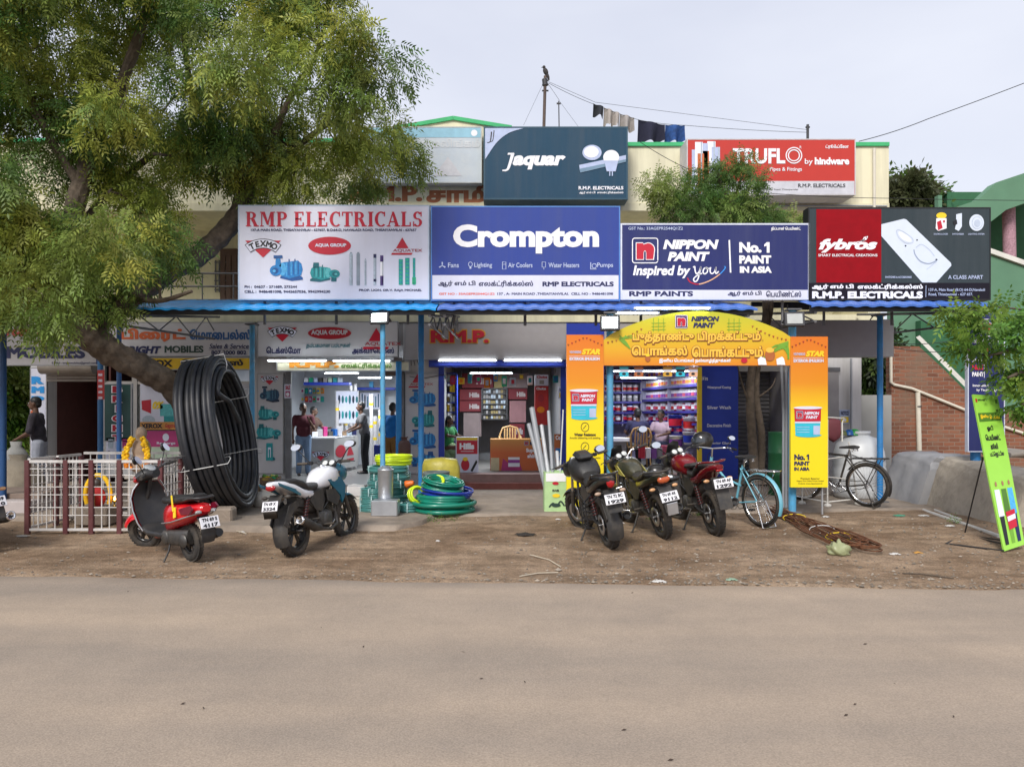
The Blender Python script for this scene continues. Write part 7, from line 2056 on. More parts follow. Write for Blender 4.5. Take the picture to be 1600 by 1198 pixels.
w=MB();Yg=gb.y-.182;flat(w,rect(853,739,884,752),Yg,WHITE);flat(w,disc(868,755,5,2.4),Yg-.002,REDT);flat(w,disc(869,774,6,3),Yg-.002,YELT);write(w,'SWR',863,874,764.5,768,Yg-.002,BLKT,.05);stroke(w,curve([(858,792),(864,786),(870,790),(876,783),(882,790)]),2.4,Yg-.002,mat('dark_green_print'));flat(w,disc(869,789,7,3),Yg-.003,MATS['dark_green_print']);w.build('lettering',gt)
PVCG=mat('grey_pvc_pipe',(.32,.34,.37),.4,var=.06);PVCL=mat('light_grey_pvc_pipe',(.50,.52,.55),.4)
for k,(u1,v1,r,m,lab)in enumerate(((831,637,.042,PVCG,'thick grey pipe leaning furthest towards the dark doorway'),(826,662,.035,PVCG,'shorter thick grey pipe with its end below the others, in the green carton'),(846,664,.030,PVCL,'light grey pipe in the middle of the green carton'),(857,642,.026,PVCG,'grey pipe leaning beside the red poster stand'),(862,700,.04,PVCG,'stubby grey pipe in the green carton'),(880,640,.012,PVCL,'thin pale rod leaning against the yellow pillar'),(838,690,.034,PVCL,'short pale pipe low in the green carton'),(870,705,.03,PVCL,'shortest pale pipe beside the yellow pillar'))):
 t=MB();a=gb+Vector((-.09+.026*k,.05*math.sin(k*2),.03));e=P(u1,v1,11.75);d=(e-a).normalized()
 t.cyl(a,e,r,m,n=14,cap=False);t.cyl(a,e,r*.86,DARKW,n=14,cap=False);x_,y_,_=basis(d)
 t.lathe([(r*.86,0),(r,0)],e,m,axis=d,n=14);single(t,'pvc_pipe',lab,'pipe','grey pipes standing in the green carton')
tb=P(963,790,12.3);tb.z=.15
for k in range(7):
 t=MB();c=tb+Vector((.01*math.sin(k*2),0,.085*k))
 for(dx,dy,a,b)in((0,-.25,.5,.014),(0,.25,.5,.014),(-.25,0,.014,.48),(.25,0,.014,.48)):t.box(c+Vector((dx,dy,.037)),(a,b,.070),DULL)
 t.box(c+Vector((0,0,.008)),(.49,.49,.012),DULL)
 for j in range(5):t.box(c+Vector((-.2+.1*j,-.259,.038)),(.02,.006,.055),BLACK)
 single(t,'plastic_tray','black plastic tray, %s of the stack behind the sky blue post'%('lowest','second from the bottom','third from the bottom','middle one','third from the top','second from the top','topmost')[k],'tray','black plastic trays in one stack')
w=MB();w.box(tb+Vector((.12,-.262,.28)),(.13,.004,.10),WHITE);w.ell(tb+Vector((.12,-.266,.28)),(.03,.002,.025),REDT,n=10,k=6);single(w,'price_card','white card with a red spot stuck on the stacked black trays','card')
dp=P(1219,766,13.4);dp.z=.15
w=MB();DG=mat('green_drum_paint',(.01,.10,.035),.45,var=.1)
w.lathe([(0,0),(.20,0),(.205,.02),(.205,.34),(.215,.36),(.205,.38),(.205,.72),(.215,.74),(.205,.76),(.205,1.10),(.21,1.115),(.19,1.115),(.185,1.10),(0,1.10)],dp,DG,n=28);single(w,'steel_drum','dark green steel drum standing behind the pale blue bicycle','drum')
for k in range(3):
 t=MB();x=PX(1220+k*4.5,11.6);t.tube([(x,11.5,.16),(x+.01,11.52,1.6),(x-.03+.03*k,11.5,2.35)],.02,PVCG,n=8);single(t,'conduit_pipe',('grey conduit standing nearest the twin stems of the young tree','middle grey conduit of the three beside the sky blue post','grey conduit standing closest to the sky blue post')[k],'pipe','grey conduits behind the right banner pillar')
tk=P(1342,782,12.95);tk.z=.15
wt=thing('water_tank','bulging white plastic water tank behind the old black bicycle','water tank',tk)
w=MB();WP=mat('white_tank_plastic',(.64,.66,.68),.4,var=.05,dirt=(.35,.34,.32),dirt_amt=.45)
w.lathe([(0,0),(.36,0),(.40,.04),(.42,.2),(.405,.24),(.42,.28),(.425,.5),(.41,.54),(.42,.58),(.40,.78),(.36,.92),(.28,1.02),(.17,1.06),(.17,1.10),(.0,1.11)],tk,WP,n=32);w.build('shell',wt)
w=MB();w.lathe([(0,.03),(.18,.03),(.19,.0),(.18,-.02)],tk+Vector((0,0,1.11)),WP,n=24);w.build('lid',wt)
w=MB();q_=[tk+Vector((.425*math.sin(a),-.425*math.cos(a),.72-.09*math.sin(a*2+1)))for a in[-.9+.2*k for k in range(10)]];w.tube(q_,.006,BLACK,n=5);single(w,'black_cord','loose black cord hanging across the white water tank','cord')
for u,v,m,lab,r in((1335,676,mat('green_plastic',(.02,.30,.06),.4),'green plastic bowl upturned on the white water tank',.10),(1327,672,mat('blue_plastic',(.01,.10,.35),.4),'blue plastic bowl behind the green one on the tank',.09),(1318,676,mat('olive_plastic',(.10,.12,.03),.5),'olive plastic bowl at the end of the row on the tank',.07)):
 t=MB();c=P(u,v,12.9);c.z=tk.z+1.08;t.lathe([(0,r*1.0),(r*.5,r*.92),(r*.9,r*.5),(r,0),(r*1.05,-.01),(r*.98,0),(0,.0)],c,m,n=20);single(t,'plastic_bowl',lab,'bowl','plastic bowls on the water tank')
ds=thing('display_stand','thin white metal display stand behind the right banner pillar','stand',G(1300,792,.15))
SW=mat('white_stand_paint',(.62,.60,.56),.5,var=.08)
A=[G(1293,791,.15),G(1341,788,.15),G(1253,787,.15),G(1318,770,.15)]
w=MB();tp=[a+Vector((0,0,h))for a,h in zip(A,(1.35,.95,1.35,1.42))]
w.tube([A[0],P(1293,655,A[0].y)],.013,SW,n=6);w.tube([A[1],P(1326,690,A[1].y)],.013,SW,n=6);w.tube([A[2],P(1257,660,A[2].y)],.013,SW,n=6);w.tube([P(1293,717,A[0].y),P(1328,712,A[1].y)],.010,SW,n=6);w.tube([P(1293,652,A[0].y),P(1318,653,A[0].y+.2),P(1316,660,A[0].y+.2),P(1316,690,A[0].y+.2)],.012,SW,n=6)
w.tube([P(1253,777,A[2].y),P(1293,784,A[0].y),P(1341,779,A[1].y),P(1312,768,A[3].y),P(1253,777,A[2].y)],.012,SW,n=6);w.tube([P(1293,745,A[0].y),P(1333,749,A[1].y)],.010,SW,n=6);w.build('tube_frame',ds)
for a in A[:3]:w=MB();w.lathe([(0,0),(.06,0),(.055,.03),(.02,.05),(0,.05)],a,SW,n=14);w.build('foot',ds)
w=MB();c=P(1302,670,12.3);w.loft([((c.x-.1,c.y,c.z),.05,.16),((c.x,c.y,c.z-.02),.08,.2),((c.x+.1,c.y,c.z),.05,.15)],mat('maroon_bag',(.14,.03,.04),.7),p=3);single(w,'maroon_bag','maroon cloth bag hanging on the white display stand','bag')
TARP=mat('grey_tarpaulin',(.32,.325,.345),.6,var=.18,scale=3,bump=.5,bscale=7,dirt=(.30,.27,.23),dirt_amt=.5,dscale=1.5);TARP2=mat('dusty_stone_slab',(.50,.44,.36),.9,var=.22,scale=2.5,bump=.9,bscale=8,dirt=(.075,.07,.065),dirt_amt=.95,dscale=1.3)
def pile(name,label,secs,m,nn=26):
 w=MB();vs=[];n=nn
 for i,(x,y,hw_,h)in enumerate(secs):
  for k in range(n):
   a=PI*k/(n-1);ca,sa=math.cos(a),math.sin(a)
   xx=hw_*math.copysign(abs(ca)**.28,ca)+.01*math.sin(k*1.7+i*.9);zz=h*abs(sa)**.22+.007*math.sin(k*.9+i*1.3)
   vs.append((x+xx+.30*max(0,zz),y+.015*math.sin(k),.08+max(0,zz)))
 N=len(secs);w.add(vs,[(i*n+k,i*n+k+1,(i+1)*n+k+1,(i+1)*n+k)for i in range(N-1)for k in range(n-1)],m,True)
 w.add(vs,[tuple(range(n)),tuple(range(N*n-1,(N-1)*n-1,-1))],m)
 return single(w,name,label,'slabs')
pile('stone_slab_pile','long low pile of dusty stone slabs beside the lime green standee',[(7.12,9.95+.2*k,.36+.008*math.sin(k*1.1),.66+.016*k+.008*math.sin(k*1.9))for k in range(12)],TARP2)
o=pile('tarpaulin','grey tarpaulin drawn over the far end of the stone slab pile',[(7.08,12.0+.15*k,.44+.02*math.sin(k*2),.84+.012*math.sin(k*1.7))for k in range(9)],TARP);o['category']='tarpaulin'
w=MB();w.loft([((7.5,11.4,.98),.35,.05),((7.75,11.6,1.0),.5,.07),((8.2,11.7,.96),.45,.06)],TARP2,p=3);single(w,'stone_slab','single broken slab lying on top of the stone slab pile','slab')
for k,(a,b,lab)in enumerate((((1384,777),(1562,838),'long white pipe on the ground nearest the road, in front of the slab pile'),((1402,776),(1500,812),'white pipe on the ground closest to the slab pile'))):
 t=MB();t.cyl(G(*a,.12),G(*b,.10),.028,SW,n=10);single(t,'white_pipe',lab,'pipe','white pipes on the ground')
RUST=mat('rusty_steel',(.135,.052,.022),.9,.1,var=.4,scale=30)
s0,s1=gp_(1203,801),gp_(1352,863);q=random.Random(6)
rb=thing('rebar_bundle','bundle of rusty reinforcing bars bent back on itself on the dirt','bars',(s0+s1)/2)
w=MB();dv=(s1-s0);L_=dv.length;dv.normalize();sv=Vector((-dv.y,dv.x,0))
for k in range(20):
 o_=-.19+.02*k;z_=.012+q.random()*.07;rl=L_-q.uniform(0,.35);pts=[]
 for i in range(9):
  f=i/8;p_=s0+dv*(rl*f)+sv*(o_*(.35+1.0*f)+.035*math.sin(f*6+k));p_.z=gz(p_.x,p_.y)+z_*(1+.5*math.sin(f*5+k))+.01;pts.append(p_)
 if k%2==0:
  e=pts[-1];wd_=q.uniform(.07,.17)*(1 if k<10 else-1)
  for a in(30,60,90,120,150,180):pts.append(e+dv*(.17*math.sin(R(a)))+sv*(wd_*(1-math.cos(R(a))))+Vector((0,0,.01)))
  pts.append(pts[-1]-dv*q.uniform(.4,1.2)+Vector((0,0,.015)))
 w.tube(pts,.0075,RUST,n=6)
w.build('bar',rb)
w=MB()
for f,m in((.32,YELT),(.62,TIE),(.78,YELT)):
 c=s0+dv*(L_*f);c.z=gz(c.x,c.y)+.03
 w.tube([c+sv*.16*math.cos(R(a))+Vector((0,0,.05*math.sin(R(a))+.02))for a in range(0,360,30)],.006,m,n=5,closed=True)
w.build('tie_wire',rb)
def scrap(name,label,p,s_,m,seed=0,cat='litter',group=None):
 q=random.Random(seed);w=MB();n=9;vs=[]
 for i in range(n):
  for j in range(n):
   x=(i/(n-1)-.5);y=(j/(n-1)-.5);f=1-2.4*(x*x+y*y)
   vs.append(p+Vector((x*s_[0]*(1+.25*math.sin(9*y+seed)),y*s_[1]*(1+.3*math.sin(8*x+seed)),max(.004,s_[2]*(f+.35*math.sin(i*2.3+seed)*math.cos(j*1.9+seed))))))
 w.add(vs,[(i*n+j,(i+1)*n+j,(i+1)*n+j+1,i*n+j+1)for i in range(n-1)for j in range(n-1)],m,True)
 return single(w,name,label,cat,group)
w=MB();w.ell(gp_(1311,866)+Vector((0,0,.05)),(.12,.09,.08),mat('pale_green_film',(.30,.32,.17),.4,var=.15),n=22,k=14)
c_=gp_(1311,866);w.v=[tuple(c_+(Vector(v)-c_)*(1+.22*math.sin(60*v[0]+41*v[2])*math.cos(52*v[1]+30*v[0])+.14*math.sin(95*v[2]+70*v[0])))for v in w.v];w.v=[(x,y,max(z,c_.z))for x,y,z in w.v];single(w,'plastic_bag','crumpled pale green plastic bag at the end of the rusty bars','bag')
scrap('dung_pat','flat dark dung pat alone on the dirt before the hose heap',gp_(821,836),(.24,.16,.03),mat('dark_dung',(.03,.026,.022),.95,bump=.6),2,'dung')
LITW=mat('white_litter',(.55,.53,.5),.6,var=.1)
for k,(u,v,sx_,m,lab)in enumerate(((1030,909,.12,LITW,'white paper scrap at the asphalt edge below the olive motorcycle'),(1143,906,.10,mat('green_litter',(.24,.34,.24),.5),'pale green wrapper near the asphalt edge below the bicycle'),(973,818,.05,LITW,'tiny white scrap beside the sky blue post foot'),(872,812,.07,LITW,'white scrap just below the green carton'),(1290,808,.10,LITW,'white film scrap in front of the display stand'),(1405,806,.16,mat('green_film',(.05,.30,.18),.4),'flat green film scrap in front of the slab pile'),(1443,806,.14,LITW,'white scrap right of the green film scrap'),(1398,866,.10,LITW,'white paper scrap right of the rusty bars'),(1434,864,.08,mat('orange_peel',(.5,.25,.05),.7),'orange peel scrap on the dirt near the wire stand'),(378,832,.07,LITW,'white scrap right of the concrete block'),(684,846,.05,LITW,'white scrap on the dirt below the hose heap'),(36,838,.16,mat('grey_rag',(.35,.33,.30),.9),'grey rag beside the first maroon fence post'),(1484,822,.12,LITW,'white film scrap under the long white pipe'))):
 scrap('litter_scrap',lab,gp_(u,v),(sx_,sx_*.6,.02),m,3+k,'litter','litter scraps on the verge')
TW=mat('bleached_twig',(.46,.40,.31),.9)
for a,b,c,lab in(((828,868),(858,876),(876,887),'pale bent twig on the dirt below the yellow pillar'),((812,902),(840,897),(872,896),'pale straight twig near the asphalt edge'),((352,826),(365,829),(385,835),'short pale stick beside the concrete block'),((1410,897),(1440,898),(1490,905),'dark thin twig at the asphalt edge under the wire stand')):
 t=MB();t.tube([gp_(*x)+Vector((0,0,.012))for x in(a,b,c)],.007,TW if 'dark' not in lab else BARK,n=5);single(t,'twig',lab,'twig','fallen twigs on the verge')
DL=mat('dry_leaf',(.055,.035,.025),.9)
q=random.Random(12)
for k,(u,v)in enumerate(((568,1010),(502,980),(752,1060),(286,1099),(318,1106),(820,1065),(1336,1100),(1322,1117),(1048,1187),(975,1140),(1490,1119),(1398,1068),(1352,1006),(200,924),(724,1018),(988,926))):
 p=G(u,v,.006);a=q.uniform(0,3);d=Vector((math.cos(a),math.sin(a),0))*q.uniform(.010,.018);e=Vector((-d.y,d.x,0))*.35;t=MB()
 t.add([p-d,p+e+Vector((0,0,.006)),p+d+Vector((0,0,.004)),p-e+Vector((0,0,.001))],[(0,1,2,3)],DL)
 single(t,'dry_leaf','small dark dry leaf lying on the asphalt','leaf','dry leaves on the road')
# roof: pole with bird, washing line, wires
YW=16.5
bp=thing('roof_pole','tall rusty pole on the roof with insulators near its top','pole',P(849,225,YW))
w=MB();w.cyl(P(849,230,YW),P(852,119,YW),.035,mat('rusty_pole',(.10,.07,.06),.8,var=.3),n=10);w.build('shaft',bp)
w=MB();
for v in(126,133,142):w.cyl(P(847,v,YW),P(857,v,YW),.018,DSTEEL,n=6)
w.cyl(P(851,124,YW),P(852,134,YW),.06,DSTEEL,n=10);w.build('insulator',bp)
bd=P(852.5,112,YW);bird=MB();BRD=mat('dark_feathers',(.045,.04,.042),.8,var=.2)
bird.ell(bd,(.055,.05,.085),BRD,rot=Euler((0,-.4,0)));bird.ell(bd+Vector((-.035,0,.095)),(.035,.034,.036),BRD);bird.cyl(bd+Vector((-.06,0,.095)),bd+Vector((-.10,0,.085)),.012,BRD,r2=.002,n=6);bird.tube([bd+Vector((.03,0,-.06)),bd+Vector((.06,0,-.13)),bd+Vector((.075,0,-.19))],[.035,.03,.015],BRD,n=6);bird.cyl(bd+Vector((0,0,-.07)),bd+Vector((0,0,-.13)),.012,BRD,n=5)
tag(bird.build('bird'),'small dark bird perched on the tip of the roof pole','bird');recentre(bpy.data.objects['bird'])
for u0,v0,u1,v1,r,lab in((874,225,873,158,.012,'thin roof rod right of the tall pole'),(1262,235,1262,195,.03,'short dark roof pole behind the red billboard')):
 t=MB();t.cyl(P(u0,v0,YW),P(u1,v1,YW),r,DSTEEL,n=8);t.box(P(u1,v1+4,YW),(.09,.03,.03),DSTEEL);single(t,'roof_rod',lab,'pole','rods on the roof')
def wire(pts,lab,r=.006,sag=.0):
 t=MB();o=[]
 for(a,b)in zip(pts,pts[1:]):
  A_,B_=P(*a),P(*b)
  for k in range(10):f=k/10;p=A_.lerp(B_,f);p.z-=sag*4*f*(1-f);o.append(p)
 o.append(P(*pts[-1]));t.tube(o,r,BLACK,n=5);return single(t,'overhead_wire',lab,'wire','wires over the roof')
wire([(857,130,YW),(925,162,YW),(1000,188,YW),(1070,196,YW),(1262,207,YW)],'washing line from the roof pole to the short roof pole',.005,.02)
wire([(857,128,YW),(930,160,YW),(1262,203,YW)],'upper thin wire from the roof pole to the short roof pole',.004)
wire([(853,126,YW),(874,157,YW)],'short stay wire between the roof pole and the thin rod',.004)
wire([(850,128,YW),(818,196,YW+.5)],'stay wire running down from the roof pole towards the gable',.003)
wire([(874,158,YW),(905,200,YW)],'stay wire running down from the thin roof rod',.003)
wire([(1342,221,15.2),(1450,186,15.2),(1760,66,15.2)],'overhead cable rising from the parapet end to the sky',.008,.03)
wire([(1000,222,14.2),(1070,262,14.2),(1200,302,14.2),(1400,310,14.2),(1750,313,14.6)],'drooping cable across the red pipe billboard',.006,.02)
wire([(1395,536,15.0),(1500,530,15.0),(1750,520,15.0)],'service cable passing in front of the green house',.007,.05)
wire([(1395,543,15.0),(1500,548,15.0),(1750,540,15.0)],'lower service cable in front of the green house',.007,.05)
wire([(60,731,9.5),(160,722,9.7),(290,712,9.75)],'black cord drawn over the grille fence to the pipe coil',.006,.01)
def cloth(u0,v0,u1,v1,vb0,vb1,m,lab,wav=3,rag=0):
 n,k_=14,9;vs=[];w=MB()
 for j in range(k_):
  g=j/(k_-1)
  for i in range(n):
   f=i/(n-1);u=u0+(u1-u0)*(f+.03*g*math.sin(f*5));vt=v0+(v1-v0)*f;vb=vb0+(vb1-vb0)*f+rag*math.sin(i*2.1)*2
   p=P(u,vt+(vb-vt)*g,YW);p.y+=(.03+.10*g)*math.sin(f*wav*PI+g);vs.append(p)
 w.add(vs,[(j*n+i,j*n+i+1,(j+1)*n+i+1,(j+1)*n+i)for j in range(k_-1)for i in range(n-1)],m,True)
 single(w,'hung_cloth',lab,'laundry','washing hung on the roof line')
cloth(927,161.5,943,167,180,184,mat('black_cloth',(.02,.022,.03),.9),'small black garment at the start of the washing line',2)
cloth(943.5,167.5,968,177,195,198,mat('stone_cloth',(.36,.32,.30),.9,var=.1),'pale stone garment next to the small black one on the line',4,1.5)
cloth(968.5,177.5,991,184,198,207,mat('grey_cloth',(.33,.30,.29),.9,var=.1),'greyish garment in the middle of the washing line',3)
cloth(997,187,1039,195,222,221,mat('midnight_cloth',(.012,.013,.035),.9),'wide midnight blue cloth on the washing line',3)
cloth(1039.5,195,1070,196,222,222,mat('blue_check_cloth',(.02,.07,.24),.9,var=.5,scale=6),'blue patterned cloth at the end of the washing line',3)
# stock and furniture inside the shops
def boxthing(name,label,cat,c,d,m,group=None,rz=0,deco=None,bev=.006):
 w=MB();w.box(c,d,m,rot=Euler((0,0,rz)),bev=bev)
 if deco is None:return single(w,name,label,cat,group)
 t=thing(name,label,cat,Vector(c)-Vector((0,0,d[2]/2)),group=group);w.build('body',t)
 q=MB();deco(q,c[1]-d[1]/2-.004);q.build('lettering',t);return t
def pxbox(u0,v0,u1,v1,Y,dep):return(Vector((PX((u0+u1)/2,Y),Y+dep/2,PZ((v0+v1)/2,Y))),((u1-u0)*Y/F,dep,(v1-v0)*Y/F))
GRC=mat('grey_counter_laminate',(.46,.45,.44),.5,var=.05)
t=thing('sales_counter','grey counter with red pump logos, behind the white motorcycle','counter',(PX(520,17.9),17.9,.17))
w=MB();x0,x1=PX(482,17.7),PX(522,17.7);bx3(w,x0,x1,17.7,18.2,.25,1.0,GRC);w.box(((x0+x1)/2,17.93,1.015),(x1-x0+.06,.56,.03),WHITE)
w.add([Vector((x1,17.702,.25)),Vector((PX(560,19.4),19.4,.25)),Vector((PX(560,19.4),19.4,1.0)),Vector((x1,17.702,1.0))],[(0,1,2,3)],GRC);w.add([Vector((x1,17.7,1.02)),Vector((PX(560,19.4),19.4,1.02)),Vector((PX(560,19.4)-.4,19.5,1.02)),Vector((x0,18.2,1.02))],[(0,1,2,3)],WHITE);w.build('counter_body',t)
w=MB();bx3(w,x0+.02,x1-.02,17.74,18.1,.17,.25,ROYAL);w.build('plinth',t)
w=MB();texmo(w,501,706,14,17.69)
pl_=lambda u,v:Vector((x1,17.69,0)).lerp(Vector((PX(560,19.4),19.39,0)),u)+Vector((.004,-.004,1.0-.75*v))
flat(w,[(.25+.2*math.cos(a*.4),.42+.2*math.sin(a*.4))for a in range(16)],0,REDT,pl_);flat(w,[(.62,.2),(.8,.6),(.5,.6)],0,REDT,pl_);flat(w,[(.5,.7),(.8,.7),(.8,.78),(.5,.78)],0,REDT,pl_);w.build('lettering',t)
q=random.Random(3)
for k in range(9):
 u=492+k*7.5;Yc=17.95+k*.14;boxthing('counter_parcel',('white carton','grey carton','pink packet','dark machine','blue packet','white folded papers','brown carton','steel fitting box','navy box')[k]+' among the goods on the pump shop counter','parcel',Vector((PX(u,Yc),Yc,1.035+.06+.03*(k%3))),(.10+.03*(k%2),.14,.11+.06*(k%3)),(WHITE,GREYW,PINK,DULL,BLUES[1],FW,WOOD,SIL,NAVYT)[k],rz=.3*k)
t=board('display_board','white board of teal pump parts on the pump shop side wall','board',524,610,560,662,18.9,.03,PW,FF,legs=False)
w=MB()
for r_ in range(2):
 for k in range(6):flat(w,disc(530+k*5.5,624+r_*24,1.9,7-(k%3)),18.89,TEALS[(k+r_)%2]if k%4 else NAVS[1])
w.build('print',t)
t=board('display_board','small board of dark pipe samples on the back wall of the pump shop','board',562,612,600,640,20.6,.03,PW,FF,legs=False)
w=MB()
for k in range(8):flat(w,rect(565+k*4.2,615+(k%3)*2,567+k*4.2,636),20.59,NAVS[k%3])
w.build('print',t)
def d_(w,Y):flat(w,disc(464,622,5,6),Y,BLKT);write(w,'TEXMO',459,474,634,638,Y,NAVYT,.04);flat(w,rect(458,606,476,612),Y,PALE)
poster('white notice sheet inside the pump shop, left of the teal display board',452,603,472,632,20.9,PW,d_)
for(u0,v0,u1,v1,Y,lab)in((474,597,545,601.5,18.4,'blue edged shelf across the pump shop'),(558,605,617,609,20.2,'blue edged shelf on the back wall of the pump shop')):
 c,d=pxbox(u0,v0,u1,v1,Y,.32);boxthing('wall_shelf',lab,'shelf',c,d,ROYAL,'shelves in the pump shop')
for k in range(9):
 u,v,Y=(478+k*7.5,590,18.45)if k<8 else(580,596,20.25)
 c,d=pxbox(u-3,v,u+3,597 if k<8 else 605,Y,.14);boxthing('stock_box','small %s box on the blue shelf of the pump shop'%('white','green','white and teal','black','grey','pale green','teal','slate','pale blue')[k],'box',c,d,(WHITE,MATS['green_print'],PALE,DULL,GREYW,MATS['pale_green_print'],TEALS[0],SIL,BLUES[2])[k])
PIPEW=mat('wrapped_white_pipe',(.55,.53,.54),.5,var=.12,scale=14)
for k,(u,v0,v1,Y)in enumerate(((527,625,690,18.9),(533,633,690,19.0),(548,602,690,19.6),(555,600,690,19.7),(540,652,692,19.2),(580,616,700,19.4),(586,650,705,19.2),(594,640,705,19.5))):
 t=thing('pipe_bundle',('wrapped white pipe bundle left of the pump shop corner','second wrapped bundle left of the pump shop corner','tallest wrapped bundle in the pump shop corner','wrapped bundle right next to the tallest one','shortest wrapped bundle in front of the corner','wrapped bundle right of the man in the grey shirt','short wrapped bundle beside the bright blue post','wrapped bundle behind the man in the blue shirt')[k],'pipe bundle',(PX(u,Y),Y,.17),group='wrapped pipe bundles in the pump shop')
 w=MB();w.cyl((PX(u,Y),Y,.17),(PX(u,Y),Y,PZ(v0,Y)),.048,PIPEW,n=14);w.build('pipe',t)
 w=MB()
 for f in(.55,.85):z=.17+(PZ(v0,Y)-.17)*f;w.cyl((PX(u,Y),Y,z),(PX(u,Y),Y,z+.07),.0495,YELT,n=14)
 w.build('yellow_band',t)
c,d=pxbox(584,695,606,713,16.6,.25);boxthing('blue_crate','royal blue plastic crate behind the neon hose coil','crate',c,d,ROYAL)
gp0=P(632,716,14.35);w=MB();w.lathe([(0,0),(.10,0),(.12,.03),(.12,.27),(.09,.33),(.05,.35),(.05,.39),(.07,.39),(.07,.41),(0,.41)],gp0,mat('brown_cylinder_paint',(.10,.045,.035),.5,var=.15),n=20);single(w,'gas_cylinder','brown gas cylinder at the foot of the pump panel','cylinder')
def dh(w,Y):flat(w,rect(713.5,688,746,709),Y,REDT);write(w,'Hills',718,741,692,702,Y-.002,WHITE,.06);stroke(w,[(720,705),(740,705)],.8,Y-.002,WHITE);flat(w,rect(713.5,683.5,746,687.5),Y,YELT);flat(w,disc(727,726,6.5,9),Y,REDT);flat(w,disc(727,717,4,3),Y-.002,YELT);flat(w,[(735,735),(744,718),(746,722),(738,737)],Y,BLKT)
c,d=pxbox(712,683,747,740,15.05,.35);boxthing('display_box','red and white standing display box in the electrical shop entrance','display',c,d,PW,deco=dh)
PG=gradient('poster_counter_print',.42,1.15,[(0,(.62,.13,.03)),(.45,(.66,.34,.08)),(1,(.62,.56,.22))])
def dp_(w,Y):flat(w,[(783,735),(786,716),(793,722),(812,722),(816,735)],Y,PINK);flat(w,rect(794,714,812,729),Y-.002,WHITE);flat(w,rect(794,718,812,723),Y-.004,mat('violet_paint_print',(.3,.04,.3),.5));write(w,'Super',822,840,700,708,Y,WHITE,.05);write(w,'shiny',824,842,709,717,Y,WHITE,.05);flat(w,[(768,726),(780,726),(778,737),(770,737)],Y,WHITE);nlogo(w,819,689,826,696,Y,MATS['purple_print']);flat(w,rect(828,690,843,695),Y,NAVYT);flat(w,rect(767,715,780,736),Y-.001,mat('cream_print',(.6,.5,.3),.5))
c,d=pxbox(766,686,848,739,15.5,.6);boxthing('poster_counter','counter fronted with a yellow and orange paint poster','counter',c,d,PG,deco=dp_)
CRT=mat('dark_red_carton',(.15,.012,.02),.7,var=.1);BUFF=mat('buff_carton',(.34,.27,.12),.8)
for k,(u0,v0,u1,v1,m,lab)in enumerate(((722,583,771,606,CRT,'wide dark red carton, top row over the dark rack'),(772,583,786,606,BUFF,'slim buff carton between the top row cartons'),(787,583,825,606,mat('grey_pack',(.22,.17,.17),.8),'greyish carton at the end of the top row'),(718,608,752,625,CRT,'dark red carton in the second row, by the blue rack'),(718,626,752,643,CRT,'dark red carton in the third row, by the blue rack'),(724,645,752,682,MATS['grey_pack'],'pale pictured carton behind the woman in green'),(794,607,824,624,CRT,'dark red carton right of the dark rack'),(796,626,822,660,mat('rose_pack',(.26,.13,.14),.8),'rosy pictured carton right of the dark rack'),(796,662,820,684,CRT,'lowest dark red carton right of the dark rack'))):
 c,d=pxbox(u0,v0,u1,v1,18.0,.5)
 def dc(w,Y,u0=u0,v0=v0,u1=u1,v1=v1):write(w,'Hills',u0+(u1-u0)*.45,u1-3,v0+(v1-v0)*.3,v0+(v1-v0)*.75,Y,mat('dim_white_print',(.4,.36,.36),.7),.05)
 boxthing('carton',lab+' in the electrical shop','carton',c,d,m,'stacked cartons in the electrical shop',deco=dc if m is CRT else None)
def rack(name,label,u0,v0,u1,v1,Y,rows,cols,fm,ms,dep=.35,seed=0):
 t=thing(name,label,'rack',P((u0+u1)/2,v1,Y));w=MB();q=random.Random(seed)
 for u in(u0,u1):c,d=pxbox(u-1,v0,u+1,v1,Y,dep);w.box(c,d,fm)
 for r_ in range(rows+1):v=v0+(v1-v0)*r_/rows;c,d=pxbox(u0+1,v-.8,u1-1,v+.8,Y,dep);w.box(c,d,fm)
 w.build('rack_frame',t);w=MB()
 for r_ in range(rows):
  for k in range(cols):
   a=u0+2+(u1-u0-4)*k/cols;h=(v1-v0)/rows;c,d=pxbox(a+.4,v0+h*(r_+1)-1-h*q.uniform(.45,.75),a+(u1-u0-4)/cols-.4,v0+h*(r_+1)-1,Y+.05,.2);w.box(c,d,q.choice(ms))
 o=w.build('small_stock',t);o['kind']='stuff'
rack('dark_rack','dark rack of small parts in the middle of the electrical shop',753,607,792,655,17.9,6,9,DSTEEL,[GREYW,DULL,BUFF,SIL],seed=1)
rack('blue_rack','tall blue rack of small stock left of the woman in green',692,583,713,690,16.4,7,4,ROYAL,[BUFF,WHITE,SIL,DULL,YELT],seed=2)
def dr(w,Y):write(w,'Choice',838,853,605,609,Y,WHITE,.05);flat(w,disc(845,622,5,6),Y,mat('maroon_print'));flat(w,disc(845,640,6,5),Y,ORNG)
c,d=pxbox(836,603,857,664,15.3,.25);boxthing('poster_stand','tall red poster stand at the blue wall of the electrical shop','stand',c,d,mat('bright_red_card',(.50,.015,.015),.5),deco=dr)
def dw(w,Y):write(w,'Choice',839,855,587,591,Y,REDT,.05);flat(w,rect(843,594,850,600),Y,GREYW)
c,d=pxbox(836,585,857,602.5,15.3,.25);boxthing('white_carton','white carton on top of the tall red poster stand','carton',c,d,PW,deco=dw)
PLC=mat('tan_chair_plastic',(.42,.25,.10),.45,var=.06)
